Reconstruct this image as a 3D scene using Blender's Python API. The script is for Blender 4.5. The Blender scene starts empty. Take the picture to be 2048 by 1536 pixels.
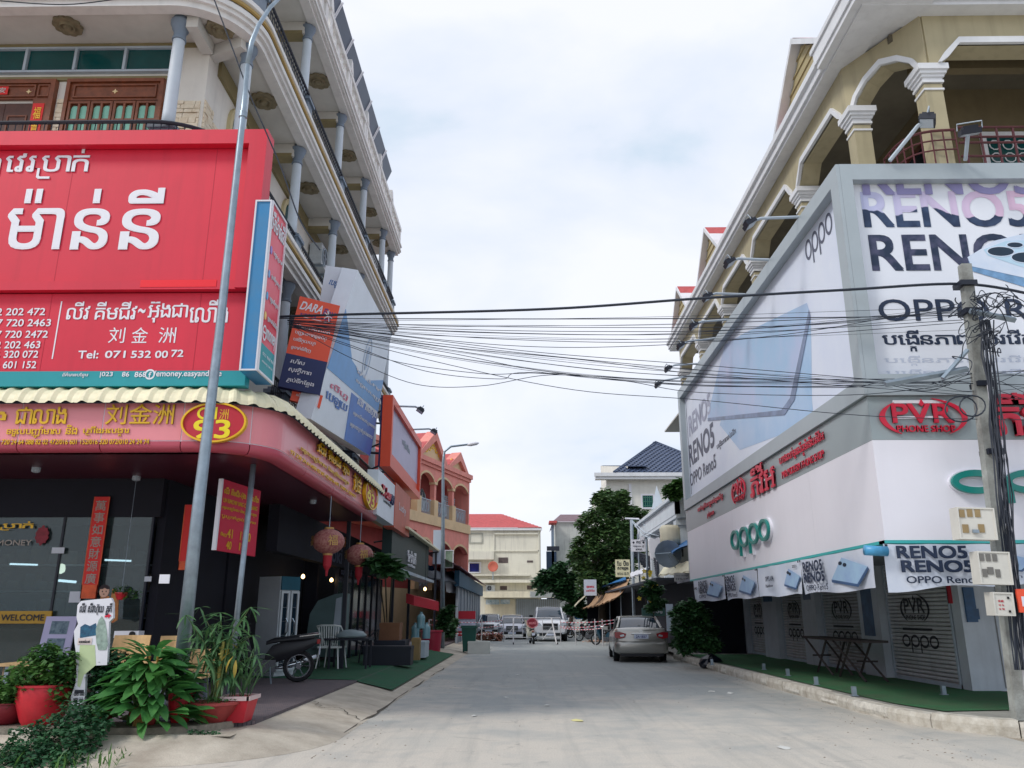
import bpy, math, random
from mathutils import Vector, Matrix
random.seed(7)
SC = bpy.context.scene
COL = SC.collection
PI = math.pi
R = math.radians

# ------------------------------------------------------------------ camera
EYE = Vector((0, 0, 1.6)); FOC = 1600.0; TILT = R(16.04); YAW = R(0.79)
cd = bpy.data.cameras.new('camera'); cd.sensor_width = 36; cd.lens = FOC / 2048 * 36
cd.clip_end = 3000; cd.clip_start = .05
cam = bpy.data.objects.new('camera', cd); COL.objects.link(cam)
cam.location = EYE; cam.rotation_euler = (PI / 2 + TILT, 0, YAW)
SC.camera = cam

# ------------------------------------------------------------------ sky
W = bpy.data.worlds.new('World'); SC.world = W; W.use_nodes = True
nt = W.node_tree; N = nt.nodes; N.clear()
def wn(t, **k):
    n = N.new(t)
    for a, b in k.items(): setattr(n, a, b)
    return n
out = wn('ShaderNodeOutputWorld'); bg = wn('ShaderNodeBackground')
sky = wn('ShaderNodeTexSky', sky_type='NISHITA', sun_disc=False); sky.sun_elevation = R(44); sky.sun_rotation = R(238)
sm = wn('ShaderNodeVectorMath', operation='SCALE'); sm.inputs[3].default_value = .10
nt.links.new(sky.outputs[0], sm.inputs[0])
tc = wn('ShaderNodeTexCoord'); mp = wn('ShaderNodeMapping'); mp.inputs['Scale'].default_value = (1, 1, 2.1); mp.inputs['Location'].default_value = (.35, .2, .62)
n1 = wn('ShaderNodeTexNoise'); n1.inputs['Scale'].default_value = 1.9; n1.inputs['Detail'].default_value = 7; n1.inputs['Roughness'].default_value = .5; n1.inputs['Distortion'].default_value = .25
cr = wn('ShaderNodeValToRGB'); e = cr.color_ramp.elements
e[0].position = .37; e[0].color = (.52, .67, .81, 1); e[1].position = .60; e[1].color = (.90, .92, 1.0, 1)
x = cr.color_ramp.elements.new(.47); x.color = (.76, .82, .93, 1)
mx = wn('ShaderNodeMix', data_type='RGBA'); mx.inputs[0].default_value = .92
nt.links.new(tc.outputs['Generated'], mp.inputs[0]); nt.links.new(mp.outputs[0], n1.inputs[0]); nt.links.new(n1.outputs[0], cr.inputs[0])
nt.links.new(sm.outputs[0], mx.inputs[6]); nt.links.new(cr.outputs[0], mx.inputs[7])
nt.links.new(mx.outputs[2], bg.inputs[0]); bg.inputs[1].default_value = .9
nt.links.new(bg.outputs[0], out.inputs[0])
sl = bpy.data.lights.new('sun', 'SUN'); sl.energy = 1.5; sl.angle = R(14); sl.color = (1, .96, .9)
so = bpy.data.objects.new('sun', sl); COL.objects.link(so); so.rotation_euler = (R(46), 0, R(-58))
so.location = (0, -5, 40)
SC.view_settings.view_transform = 'Standard'; SC.view_settings.look = 'None'; SC.view_settings.gamma = 1
SC.view_settings.exposure = 0.34
SC.view_settings.use_curve_mapping = False
SC.cycles.max_bounces = 6; SC.cycles.diffuse_bounces = 3; SC.cycles.caustics_reflective = False; SC.cycles.caustics_refractive = False

# ------------------------------------------------------------------ measuring: where a sight line meets a plane
_ct, _st, _ca, _sa = math.cos(TILT), math.sin(TILT), math.cos(YAW), math.sin(YAW)
_R = Vector((_ca, _sa, 0)); _D = Vector((-_sa * _ct, _ca * _ct, _st)); _U = Vector((_sa * _st, -_ca * _st, _ct))
def ray(px, py): return _D + _R * ((px - 1024) / FOC) + _U * ((768 - py) / FOC)
def at(px, py, X=None, Y=None, Z=None):
    r = ray(px, py)
    t = X / r.x if X is not None else Y / r.y if Y is not None else (Z - EYE.z) / r.z
    return EYE + r * t
class Pl:
    def __init__(s, o, U, V):
        s.o = Vector(o); s.U = Vector(U).normalized(); V = Vector(V); s.V = (V - s.U * V.dot(s.U)).normalized(); s.N = s.U.cross(s.V)
    def p(s, u, v, d=0): return s.o + s.U * u + s.V * v + s.N * d
    def uv(s, px, py):
        r = ray(px, py); t = (s.o - EYE).dot(s.N) / r.dot(s.N); q = EYE + r * t - s.o
        return q.dot(s.U), q.dot(s.V)
    def rect(s, x0, y0, x1, y1, x2=None, y2=None, x3=None, y3=None):
        ym = (y0 + y1) / 2; xm = (x0 + x1) / 2; a, b, c, d = s.uv(x0, ym)[0], s.uv(x1, ym)[0], s.uv(xm, y0)[1], s.uv(xm, y1)[1]; return (min(a, b), max(a, b), min(c, d), max(c, d))
def FY(Y): return Pl((0, Y, 0), (1, 0, 0), (0, 0, 1))
def FX(X): return Pl((X, 0, 0), (0, 1, 0), (0, 0, 1))
def RX(X): return Pl((X, 0, 0), (0, -1, 0), (0, 0, 1))
def P3(a, b, c): a, b, c = Vector(a), Vector(b), Vector(c); return Pl(a, b - a, c - a)

# ------------------------------------------------------------------ mesh builder
class MB:
    def __init__(s): s.v = []; s.f = []
    def add(s, vs, fs):
        n = len(s.v); s.v += [tuple(p) for p in vs]; s.f += [tuple(i + n for i in f) for f in fs]; return s
    def quad(s, a, b, c, d): return s.add([a, b, c, d], [(0, 1, 2, 3)])
    def ob(s, o, a, b, c):
        o, a, b, c = Vector(o), Vector(a), Vector(b), Vector(c)
        return s.add([o, o + a, o + a + b, o + b, o + c, o + a + c, o + a + b + c, o + b + c],
                     [(0, 3, 2, 1), (4, 5, 6, 7), (0, 1, 5, 4), (1, 2, 6, 5), (2, 3, 7, 6), (3, 0, 4, 7)])
    def box(s, x0, x1, y0, y1, z0, z1): return s.ob((x0, y0, z0), (x1 - x0, 0, 0), (0, y1 - y0, 0), (0, 0, z1 - z0))
    def pb(s, pl, u0, u1, v0, v1, d0, d1): return s.ob(pl.p(u0, v0, d0), pl.U * (u1 - u0), pl.V * (v1 - v0), pl.N * (d1 - d0))
    def pp(s, pl, poly, d0, d1):
        n = len(poly)
        return s.add([pl.p(u, v, d0) for u, v in poly] + [pl.p(u, v, d1) for u, v in poly],
                     [tuple(range(n - 1, -1, -1)), tuple(range(n, 2 * n))] + [(i, (i + 1) % n, n + (i + 1) % n, n + i) for i in range(n)])
    def ring(s, pl, outer, inner, d0, d1):
        n = len(outer); vs = []
        for d in (d0, d1):
            vs += [pl.p(u, v, d) for u, v in outer] + [pl.p(u, v, d) for u, v in inner]
        fs = []
        for i in range(n):
            j = (i + 1) % n
            fs += [(i, j, n + j, n + i)[::-1], (2 * n + i, 2 * n + j, 3 * n + j, 3 * n + i), (i, j, 2 * n + j, 2 * n + i), (n + j, n + i, 3 * n + i, 3 * n + j)]
        return s.add(vs, fs)
    def frame(s, pl, u0, u1, v0, v1, w, d0, d1):
        s.pb(pl, u0, u1, v0, v0 + w, d0, d1); s.pb(pl, u0, u1, v1 - w, v1, d0, d1)
        s.pb(pl, u0, u0 + w, v0 + w, v1 - w, d0, d1); return s.pb(pl, u1 - w, u1, v0 + w, v1 - w, d0, d1)
    def tube(s, pts, r, n=6, cap=True):
        pts = [Vector(p) for p in pts]; m = len(pts); vs = []; up = None
        for i, p in enumerate(pts):
            t = (pts[min(i + 1, m - 1)] - pts[max(i - 1, 0)]).normalized()
            if up is None: up = Vector((0, 0, 1)) if abs(t.z) < .9 else Vector((1, 0, 0))
            a = t.cross(up).normalized(); b = a.cross(t).normalized(); up = b
            rr = r[i] if isinstance(r, (list, tuple)) else r
            for k in range(n):
                an = 2 * PI * k / n; vs.append(p + a * (math.cos(an) * rr) + b * (math.sin(an) * rr))
        fs = [(i * n + k, i * n + (k + 1) % n, (i + 1) * n + (k + 1) % n, (i + 1) * n + k) for i in range(m - 1) for k in range(n)]
        if cap: fs += [tuple(range(n - 1, -1, -1)), tuple(range((m - 1) * n, m * n))]
        return s.add(vs, fs)
    def lathe(s, c, prof, n=16, axis='z', sx=1, sy=1, cap=True):
        cx, cy, cz = c; vs = []
        for r, h in prof:
            for k in range(n):
                a = 2 * PI * k / n; u, w = r * math.cos(a) * sx, r * math.sin(a) * sy
                vs.append((cx + u, cy + w, cz + h) if axis == 'z' else (cx + h, cy + u, cz + w) if axis == 'x' else (cx + u, cy + h, cz + w))
        m = len(prof)
        fs = [(i * n + k, i * n + (k + 1) % n, (i + 1) * n + (k + 1) % n, (i + 1) * n + k) for i in range(m - 1) for k in range(n)]
        if cap: fs += [tuple(range(n - 1, -1, -1)), tuple(range((m - 1) * n, m * n))]
        return s.add(vs, fs)
    def sweep(s, path, prof, closed=True):
        m, k = len(path), len(prof); vs = []
        for i, (x, y) in enumerate(path):
            ax, ay = path[max(i - 1, 0)]; bx, by = path[min(i + 1, m - 1)]
            d1 = Vector((x - ax, y - ay)); d2 = Vector((bx - x, by - y))
            if d1.length < 1e-9: d1 = d2
            if d2.length < 1e-9: d2 = d1
            d1.normalize(); d2.normalize(); t = (d1 + d2).normalized(); c = max(.4, t.dot(d1)); nx, ny = t.y / c, -t.x / c
            for o, z in prof: vs.append((x + nx * o, y + ny * o, z))
        kk = k if closed else k - 1
        fs = [(i * k + j, (i + 1) * k + j, (i + 1) * k + (j + 1) % k, i * k + (j + 1) % k) for i in range(m - 1) for j in range(kk)]
        if closed: fs += [tuple(range(k)), tuple(range((m - 1) * k, m * k))[::-1]]
        return s.add(vs, fs)
    def leaf(s, base, d, L, Wd, droop=.4, segs=3, fold=.25, twist=None):
        base = Vector(base); d = Vector(d).normalized(); p = base.copy(); vs = []
        side = d.cross(Vector((0, 0, 1)))
        if side.length < .05: side = Vector((1, 0, 0))
        side.normalize()
        if twist is not None: side = Matrix.Rotation(twist, 3, d) @ side
        for i in range(segs + 1):
            t = i / segs; w = Wd * .5 * math.sin(PI * min(1, t * .92 + .06)) ** .8
            up = side.cross(d).normalized()
            vs += [p - side * w + up * w * fold, p.copy(), p + side * w + up * w * fold]
            p = p + d * (L / segs); d = (d + Vector((0, 0, -droop / segs))).normalized()
        fs = []
        for i in range(segs):
            a = i * 3; fs += [(a, a + 1, a + 4, a + 3), (a + 1, a + 2, a + 5, a + 4)]
        return s.add(vs, fs)

def obj(name, mb, mat, parent=None, smooth=False, label=None, kind=None):
    me = bpy.data.meshes.new(name)
    if parent is not None:
        q = wloc(parent); me.from_pydata([(a - q.x, b - q.y, c - q.z) for a, b, c in mb.v], [], mb.f)
    else: me.from_pydata(mb.v, [], mb.f)
    if mat: me.materials.append(mat)
    if smooth: me.shade_smooth(); 
    if smooth == 'auto':
        try: me.set_sharp_from_angle(angle=R(40))
        except Exception: pass
    o = bpy.data.objects.new(name, me); COL.objects.link(o)
    if parent is not None: o.parent = parent
    if label: o['label'] = label
    if kind: o['kind'] = kind
    return o
def wloc(o):
    q = Vector(o.location)
    while o.parent is not None: o = o.parent; q = q + Vector(o.location)
    return q
def thing(name, label, cat, loc=(0, 0, 0), group=None, kind=None):
    o = bpy.data.objects.new(name, None); COL.objects.link(o); o.location = loc; o.empty_display_size = .1
    o['label'] = label; o['category'] = cat
    if group: o['group'] = group
    if kind: o['kind'] = kind
    return o
def tag(o, label, cat, group=None, kind=None):
    o['label'] = label; o['category'] = cat
    if group: o['group'] = group
    if kind: o['kind'] = kind
    return o
def struct(name, mb, mat, parent=None, smooth=False):
    return obj(name, mb, mat, parent, smooth, kind=None if parent else 'structure')
def dup(root, loc=None, rz=None, label=None, group=None):
    def c(o, par):
        k = o.copy(); COL.objects.link(k)
        if par is not None: k.parent = par
        for ch in list(o.children): c(ch, k)
        return k
    k = c(root, root.parent)
    if loc is not None: k.location = loc
    if rz is not None: k.rotation_euler = (0, 0, rz)
    if label: k['label'] = label
    if group: k['group'] = group
    return k
def piece(o, loc, rot=None, scale=None):     # one more alike piece sharing its mesh
    k = o.copy(); COL.objects.link(k); k.location = loc
    if rot is not None: k.rotation_euler = rot
    if scale is not None: k.scale = scale
    return k

# ------------------------------------------------------------------ materials
def lin(c):
    return tuple((v / 255 / 12.92 if v / 255 <= .04045 else ((v / 255 + .055) / 1.055) ** 2.4) for v in c) + (1,)
_M = {}
def mat(name, c, rough=.7, metal=0, var=.08, scale=1.5, c2=None, streak=0, bump=0, bscale=40, emit=0, fine=0, spec=None, coat=0):
    if name in _M: return _M[name]
    m = bpy.data.materials.new(name); m.use_nodes = True; t = m.node_tree; b = t.nodes['Principled BSDF']; L = t.links
    def nd(ty, **k):
        n = t.nodes.new(ty)
        for a, v in k.items(): setattr(n, a, v)
        return n
    b.inputs['Roughness'].default_value = rough; b.inputs['Metallic'].default_value = metal
    if spec is not None: b.inputs['Specular IOR Level'].default_value = spec
    if coat: b.inputs['Coat Weight'].default_value = coat; b.inputs['Coat Roughness'].default_value = .08
    col = lin(c); geo = nd('ShaderNodeNewGeometry')
    if var or c2:
        n = nd('ShaderNodeTexNoise'); n.inputs['Scale'].default_value = scale; n.inputs['Detail'].default_value = 6; n.inputs['Roughness'].default_value = .65
        L.new(geo.outputs['Position'], n.inputs['Vector'])
        r = nd('ShaderNodeValToRGB'); r.color_ramp.elements[0].position = .32; r.color_ramp.elements[1].position = .68
        if c2: r.color_ramp.elements[0].color = lin(c2); r.color_ramp.elements[1].color = col
        else:
            r.color_ramp.elements[0].color = tuple(v * (1 - 2 * var) for v in col[:3]) + (1,); r.color_ramp.elements[1].color = tuple(min(1, v * (1 + var)) for v in col[:3]) + (1,)
        L.new(n.outputs[0], r.inputs[0]); last = r.outputs[0]
        if streak:
            mp = nd('ShaderNodeMapping'); mp.inputs['Scale'].default_value = (2.2, 2.2, .16); L.new(geo.outputs['Position'], mp.inputs[0])
            n2 = nd('ShaderNodeTexNoise'); n2.inputs['Scale'].default_value = 2.5; n2.inputs['Detail'].default_value = 5; L.new(mp.outputs[0], n2.inputs['Vector'])
            r2 = nd('ShaderNodeValToRGB'); r2.color_ramp.elements[0].position = .5; r2.color_ramp.elements[1].position = .78
            r2.color_ramp.elements[0].color = (1, 1, 1, 1); r2.color_ramp.elements[1].color = (1 - streak, 1 - streak, 1 - streak * .95, 1)
            L.new(n2.outputs[0], r2.inputs[0]); mm = nd('ShaderNodeMix', data_type='RGBA', blend_type='MULTIPLY'); mm.inputs[0].default_value = 1
            L.new(last, mm.inputs[6]); L.new(r2.outputs[0], mm.inputs[7]); last = mm.outputs[2]
        if fine:
            n3 = nd('ShaderNodeTexNoise'); n3.inputs['Scale'].default_value = 60; n3.inputs['Detail'].default_value = 3; L.new(geo.outputs['Position'], n3.inputs['Vector'])
            r3 = nd('ShaderNodeMapRange'); r3.inputs[3].default_value = 1 - fine; r3.inputs[4].default_value = 1 + fine; r3.inputs[1].default_value = .3; r3.inputs[2].default_value = .7
            L.new(n3.outputs[0], r3.inputs[0]); mm = nd('ShaderNodeVectorMath', operation='SCALE'); L.new(last, mm.inputs[0]); L.new(r3.outputs[0], mm.inputs[3]); last = mm.outputs[0]
        L.new(last, b.inputs['Base Color'])
    else: b.inputs['Base Color'].default_value = col
    if bump:
        n = nd('ShaderNodeTexNoise'); n.inputs['Scale'].default_value = bscale; n.inputs['Detail'].default_value = 4; L.new(geo.outputs['Position'], n.inputs['Vector'])
        bp = nd('ShaderNodeBump'); bp.inputs['Strength'].default_value = bump; bp.inputs['Distance'].default_value = .02; L.new(n.outputs[0], bp.inputs['Height']); L.new(bp.outputs[0], b.inputs['Normal'])
    if emit: b.inputs['Emission Color'].default_value = col; b.inputs['Emission Strength'].default_value = emit
    _M[name] = m; return m
def leafmat(name, c, c2, trans=.25, rough=.5):
    m = mat(name, c, rough, 0, .1, 5, c2=c2); t = m.node_tree; b = t.nodes['Principled BSDF']; o = t.nodes['Material Output']
    tr = t.nodes.new('ShaderNodeBsdfTranslucent'); mx = t.nodes.new('ShaderNodeMixShader'); mx.inputs[0].default_value = trans
    src = b.inputs['Base Color'].links[0].from_socket; t.links.new(src, tr.inputs[0]); t.links.new(b.outputs[0], mx.inputs[1]); t.links.new(tr.outputs[0], mx.inputs[2]); t.links.new(mx.outputs[0], o.inputs[0]); return m
white = mat('white_paint', (226, 224, 222), .6, var=.04, streak=.12)
whiteclean = mat('white_panel', (224, 224, 232), .45, var=.02, scale=.6, streak=.05)
lightgrey = mat('light_grey_paint', (176, 188, 200), .6, var=.06)
cream = mat('cream_paint', (222, 214, 190), .7, var=.06, streak=.15)
soffit = mat('soffit_paint', (205, 203, 198), .8, var=.05, streak=0)
olive = mat('olive_trim', (140, 128, 92), .75, var=.08)
yellowwall = mat('khaki_wall', (176, 166, 136), .75, var=.06, scale=.7, streak=.18)
navyblack = mat('dark_metal', (24, 30, 46), .5, var=.1)
black = mat('black_rubber', (14, 16, 22), .8, var=.05)
cable = mat('cable_black', (34, 42, 56), .6, var=0)
steel = mat('galvanised_steel', (150, 164, 176), .38, .55, var=.1, scale=6)
red = mat('red_sign', (216, 32, 62), .5, var=.05, scale=.5, streak=.1)
darkred = mat('dark_red_sign', (190, 30, 52), .5, var=.04)
pink = mat('pink_acp', (232, 142, 150), .28, var=.03, scale=.6, streak=.06)
gold = mat('gold_letters', (236, 186, 40), .35, .2, var=.05)
teal = mat('teal_print', (22, 150, 160), .5, var=.04)
letterwhite = mat('white_letters', (232, 232, 240), .5, var=0)
redletter = mat('red_letters', (204, 28, 60), .4, var=0)
wood = mat('brown_wood', (128, 70, 42), .5, var=.18, scale=7)
glassdark = mat('dark_glass', (12, 26, 36), .06, var=0, spec=.8)
glassgreen = mat('green_glass', (14, 76, 78), .12, var=.1, spec=.7)
indark = mat('interior_shade', (17, 18, 34), .8, var=.15)  # navy near-black colour carries the deep shade of the interiors
concrete = mat('concrete', (172, 166, 154), .85, var=.12, scale=2.5, streak=.15, bump=.3)

# ------------------------------------------------------------------ lettering
_G = {}
from mathutils.geometry import tessellate_polygon
DG = bpy.context.evaluated_depsgraph_get()
def glyphs(s):
    """outline -> vertices (x, y, layer) and faces; overlapping contours are filled one by one on their own layer"""
    if s in _G: return _G[s]
    c = bpy.data.curves.new('tmp', 'FONT'); c.body = s; c.size = 1
    o = bpy.data.objects.new('tmp', c); cu_ = o.to_curve(DG); polys = []
    for sp_ in cu_.splines:
        P = []; bp = sp_.bezier_points; n = len(bp)
        if n < 3 and n < 2: continue
        for i in range(n):
            a, b = bp[i], bp[(i + 1) % n]; p0, p1, p2, p3 = a.co, a.handle_right, b.handle_left, b.co
            d = abs((p3 - p0).cross(p1 - p0).z) + abs((p3 - p0).cross(p2 - p0).z); k = 1 if d < 1e-5 else 4
            for j in range(k):
                t = j / k; q = p0 * (1 - t) ** 3 + p1 * (3 * t * (1 - t) ** 2) + p2 * (3 * t * t * (1 - t)) + p3 * t ** 3; P.append((q.x, q.y))
        if len(P) < 3: continue
        A = sum(P[i][0] * P[(i + 1) % len(P)][1] - P[(i + 1) % len(P)][0] * P[i][1] for i in range(len(P))) / 2; polys.append((A, P))
    o.to_curve_clear(); bpy.data.objects.remove(o); bpy.data.curves.remove(c)
    v = []; f = []
    if polys:
        sg = 1 if max(polys, key=lambda q: abs(q[0]))[0] > 0 else -1
        def inside(p, Q):
            r = False; x, y = p
            for i in range(len(Q)):
                (x1, y1), (x2, y2) = Q[i], Q[i - 1]
                if (y1 > y) != (y2 > y) and x < (x2 - x1) * (y - y1) / (y2 - y1) + x1: r = not r
            return r
        outs = [[P] for A, P in polys if A * sg > 0]
        for A, P in polys:
            if A * sg <= 0:
                c_ = [q for q in outs if sum(inside(p, q[0]) for p in P[::3]) > len(P[::3]) * .6]
                for q in c_: q.append(P)
        for l, grp in enumerate(outs):
            n = len(v); fl = [p for P in grp for p in P]; v += [(x, y, l % 9) for x, y in fl]
            for t in tessellate_polygon([[Vector((x, y, 0)) for x, y in P] for P in grp]):
                a, b, c2 = (fl[k] for k in t); ar = (b[0] - a[0]) * (c2[1] - a[1]) - (b[1] - a[1]) * (c2[0] - a[0])
                if abs(ar) > 1e-9: f.append(tuple(k + n for k in (t if ar > 0 else t[::-1])))
    xs = [p[0] for p in v] or [0, 0]
    r = (v, f, min(xs), max(xs)); _G[s] = r; return r
RO_SUB = ([(-.14, .12), (-.06, .12), (-.06, -.2), (.0, -.26), (.3, -.26), (.3, -.19), (.04, -.19), (.0, -.15), (.0, .12)], [(0, 1, 8), (1, 2, 7, 8), (2, 3, 6, 7), (3, 4, 5, 6)])
def layout(s):
    V = []; F = []; xc = 0
    def put(g, dx, dy=0, k=1):
        n = len(V); V.extend([(p[0] * k + dx, p[1] * k + dy, p[2] if len(p) > 2 else 0) for p in g[0]]); F.extend([tuple(i + n for i in f) for f in g[1]])
    if not any(0x1780 <= ord(ch) <= 0x17FF for ch in s):
        v, f, a, b = glyphs(s); return v, f
    cl = []; sub = False
    for ch in s:
        o = ord(ch)
        if o == 0x17D2: sub = True
        elif 0x1780 <= o <= 0x17B3:
            if sub and cl: cl[-1][2].append(ch)
            else: cl.append(['', ch, [], ''])
            sub = False
        elif o in (0x17C1, 0x17C2, 0x17C3) and cl: cl[-1][0] = ch
        elif o in (0x17BE, 0x17BF, 0x17C0, 0x17C4, 0x17C5) and cl:
            cl[-1][0] = '\u17c1'; cl[-1][3] += {0x17BE: '\u17b8', 0x17BF: '\u17b6\u17b8', 0x17C0: '\u17b6\u17b8', 0x17C4: '\u17b6', 0x17C5: '\u17b6\u17cb'}[o]
        elif 0x17B4 <= o <= 0x17DD and cl: cl[-1][3] += ch
        else: cl.append(['', ch, [], ''])
    for pre, base, subs, marks in cl:
        if base == ' ': xc += .35; continue
        if pre:
            g = glyphs(pre); put(g, xc - g[2]); xc += (g[3] - g[2]) + .04
        if '\u179a' in subs: xc += .12
        g = glyphs(base + marks); gb = glyphs(base); x0 = xc - gb[2]; put(g, x0)
        for sb in subs:
            if sb == '\u179a': put(RO_SUB, xc - .02)
            else:
                q = glyphs(sb); put(q, xc + (gb[3] - gb[2]) / 2 - (q[2] + q[3]) * .25, -.42, .5)
        xc = x0 + max(g[3], gb[3]) + .05
    return V, F
def lettering(items, pl, m, parent, d=.006, ext=0, name='lettering', label=None, clip=None):
    """items: (string, (u0,u1,v0,v1), bold[, slant])"""
    mb = MB()
    for it in items:
        s, rc, bold = it[:3]; sl_ = it[3] if len(it) > 3 else 0
        v, f = layout(s)
        if not v: continue
        x0 = min(p[0] for p in v); x1 = max(p[0] for p in v); y0 = min(p[1] for p in v); y1 = max(p[1] for p in v)
        u0, u1, v0, v1 = rc; kx = (u1 - u0) / max(1e-6, x1 - x0); ky = (v1 - v0) / max(1e-6, y1 - y0)
        bold = bold * .62
        offs = [(0, 0)] if not bold else [(a * bold, b * bold) for a in (-1, 1) for b in (-1, 1)] + ([(0, 0)] if bold > .03 else [])
        for q, (ox, oy) in enumerate(offs):
            dd = d + q * .0016
            tv = [(u0 + (a - x0 + ox) * kx + sl_ * (b - y0) * ky, v0 + (b - y0 + oy) * ky, l_ * .0004) for a, b, l_ in v]
            if ext:
                n = len(tv); ed = {}
                for fc in f:
                    for i in range(len(fc)):
                        k = (fc[i], fc[(i + 1) % len(fc)]); ed[k] = 1
                side = [(a, b) for a, b in ed if (b, a) not in ed]
                mb.add([pl.p(a, b, dd) for a, b, l_ in tv] + [pl.p(a, b, dd + ext + l_) for a, b, l_ in tv], [tuple(i + n for i in fc) for fc in f] + [(a, b, b + n, a + n) for a, b in side])
            elif clip is not None:
                for fc in f:
                    P = [tv[i] for i in fc]; Q = []
                    for i in range(len(P)):
                        a, b = P[i - 1], P[i]
                        if (a[1] <= clip) != (b[1] <= clip): t = (clip - a[1]) / (b[1] - a[1]); Q.append((a[0] + (b[0] - a[0]) * t, clip, a[2]))
                        if b[1] <= clip: Q.append(b)
                    if len(Q) > 2: mb.add([pl.p(a, b, dd + l_) for a, b, l_ in Q], [tuple(range(len(Q)))])
            else: mb.add([pl.p(a, b, dd + l_) for a, b, l_ in tv], f)
    return obj(name, mb, m, parent, label=label)
def ell(cu, cv, ru, rv, n=28, a0=0, a1=2 * PI): 
    full = abs(a1 - a0 - 2 * PI) < 1e-6; k = n if full else n + 1
    return [(cu + ru * math.cos(a0 + (a1 - a0) * i / n), cv + rv * math.sin(a0 + (a1 - a0) * i / n)) for i in range(k)]
def oppo(mb, pl, u0, u1, v0, v1, w, d0, d1):
    """four rounded letters: o p p o; bowls fill the upper part, two stems drop"""
    k = (u1 - u0) / 4; vb = v0 + (v1 - v0) * .28; cv = (vb + v1) / 2; rv = (v1 - vb) / 2
    for i in range(4):
        cu = u0 + k * (i + .5); ru = k * .46
        mb.ring(pl, ell(cu, cv, ru, rv), ell(cu, cv, ru - w, rv - w), d0, d1)
        if i in (1, 2): mb.pb(pl, cu - ru, cu - ru + w * .95, v0, cv, d0, d1 + .001)
    return mb
def rounded(x0, yf, xs, y1, r, n=10):
    p = [(x0, yf)]
    for i in range(n + 1):
        a = -PI / 2 + PI / 2 * i / n; p.append((xs - r + r * math.cos(a), yf + r + r * math.sin(a)))
    p.append((xs, y1)); return p
def subpath(path, s0, s1, step=.12):
    L = [0]
    for i in range(1, len(path)): L.append(L[-1] + math.dist(path[i], path[i - 1]))
    def f(s):
        s = max(0, min(L[-1], s))
        for i in range(1, len(L)):
            if s <= L[i] + 1e-9: t = (s - L[i - 1]) / max(1e-9, L[i] - L[i - 1]); return (path[i - 1][0] * (1 - t) + path[i][0] * t, path[i - 1][1] * (1 - t) + path[i][1] * t)
    mid = [l for l in L if s0 + 1e-4 < l < s1 - 1e-4]
    ss = sorted(set([s0, min(s1, L[-1])] + mid)); return [f(s) for s in ss]
def plen(path): return sum(math.dist(path[i], path[i - 1]) for i in range(1, len(path)))
def smooth(P, n_=8):
    out_ = []; P = [P[0]] + P + [P[-1]]
    for i in range(1, len(P) - 2):
        for j in range(n_):
            t = j / n_; a, b_, c, d = P[i - 1], P[i], P[i + 1], P[i + 2]
            out_.append(tuple(.5 * ((2 * b_[q_]) + (-a[q_] + c[q_]) * t + (2 * a[q_] - 5 * b_[q_] + 4 * c[q_] - d[q_]) * t * t + (-a[q_] + 3 * b_[q_] - 3 * c[q_] + d[q_]) * t ** 3) for q_ in (0, 1)))
    return out_ + [P[-1]]

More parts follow.
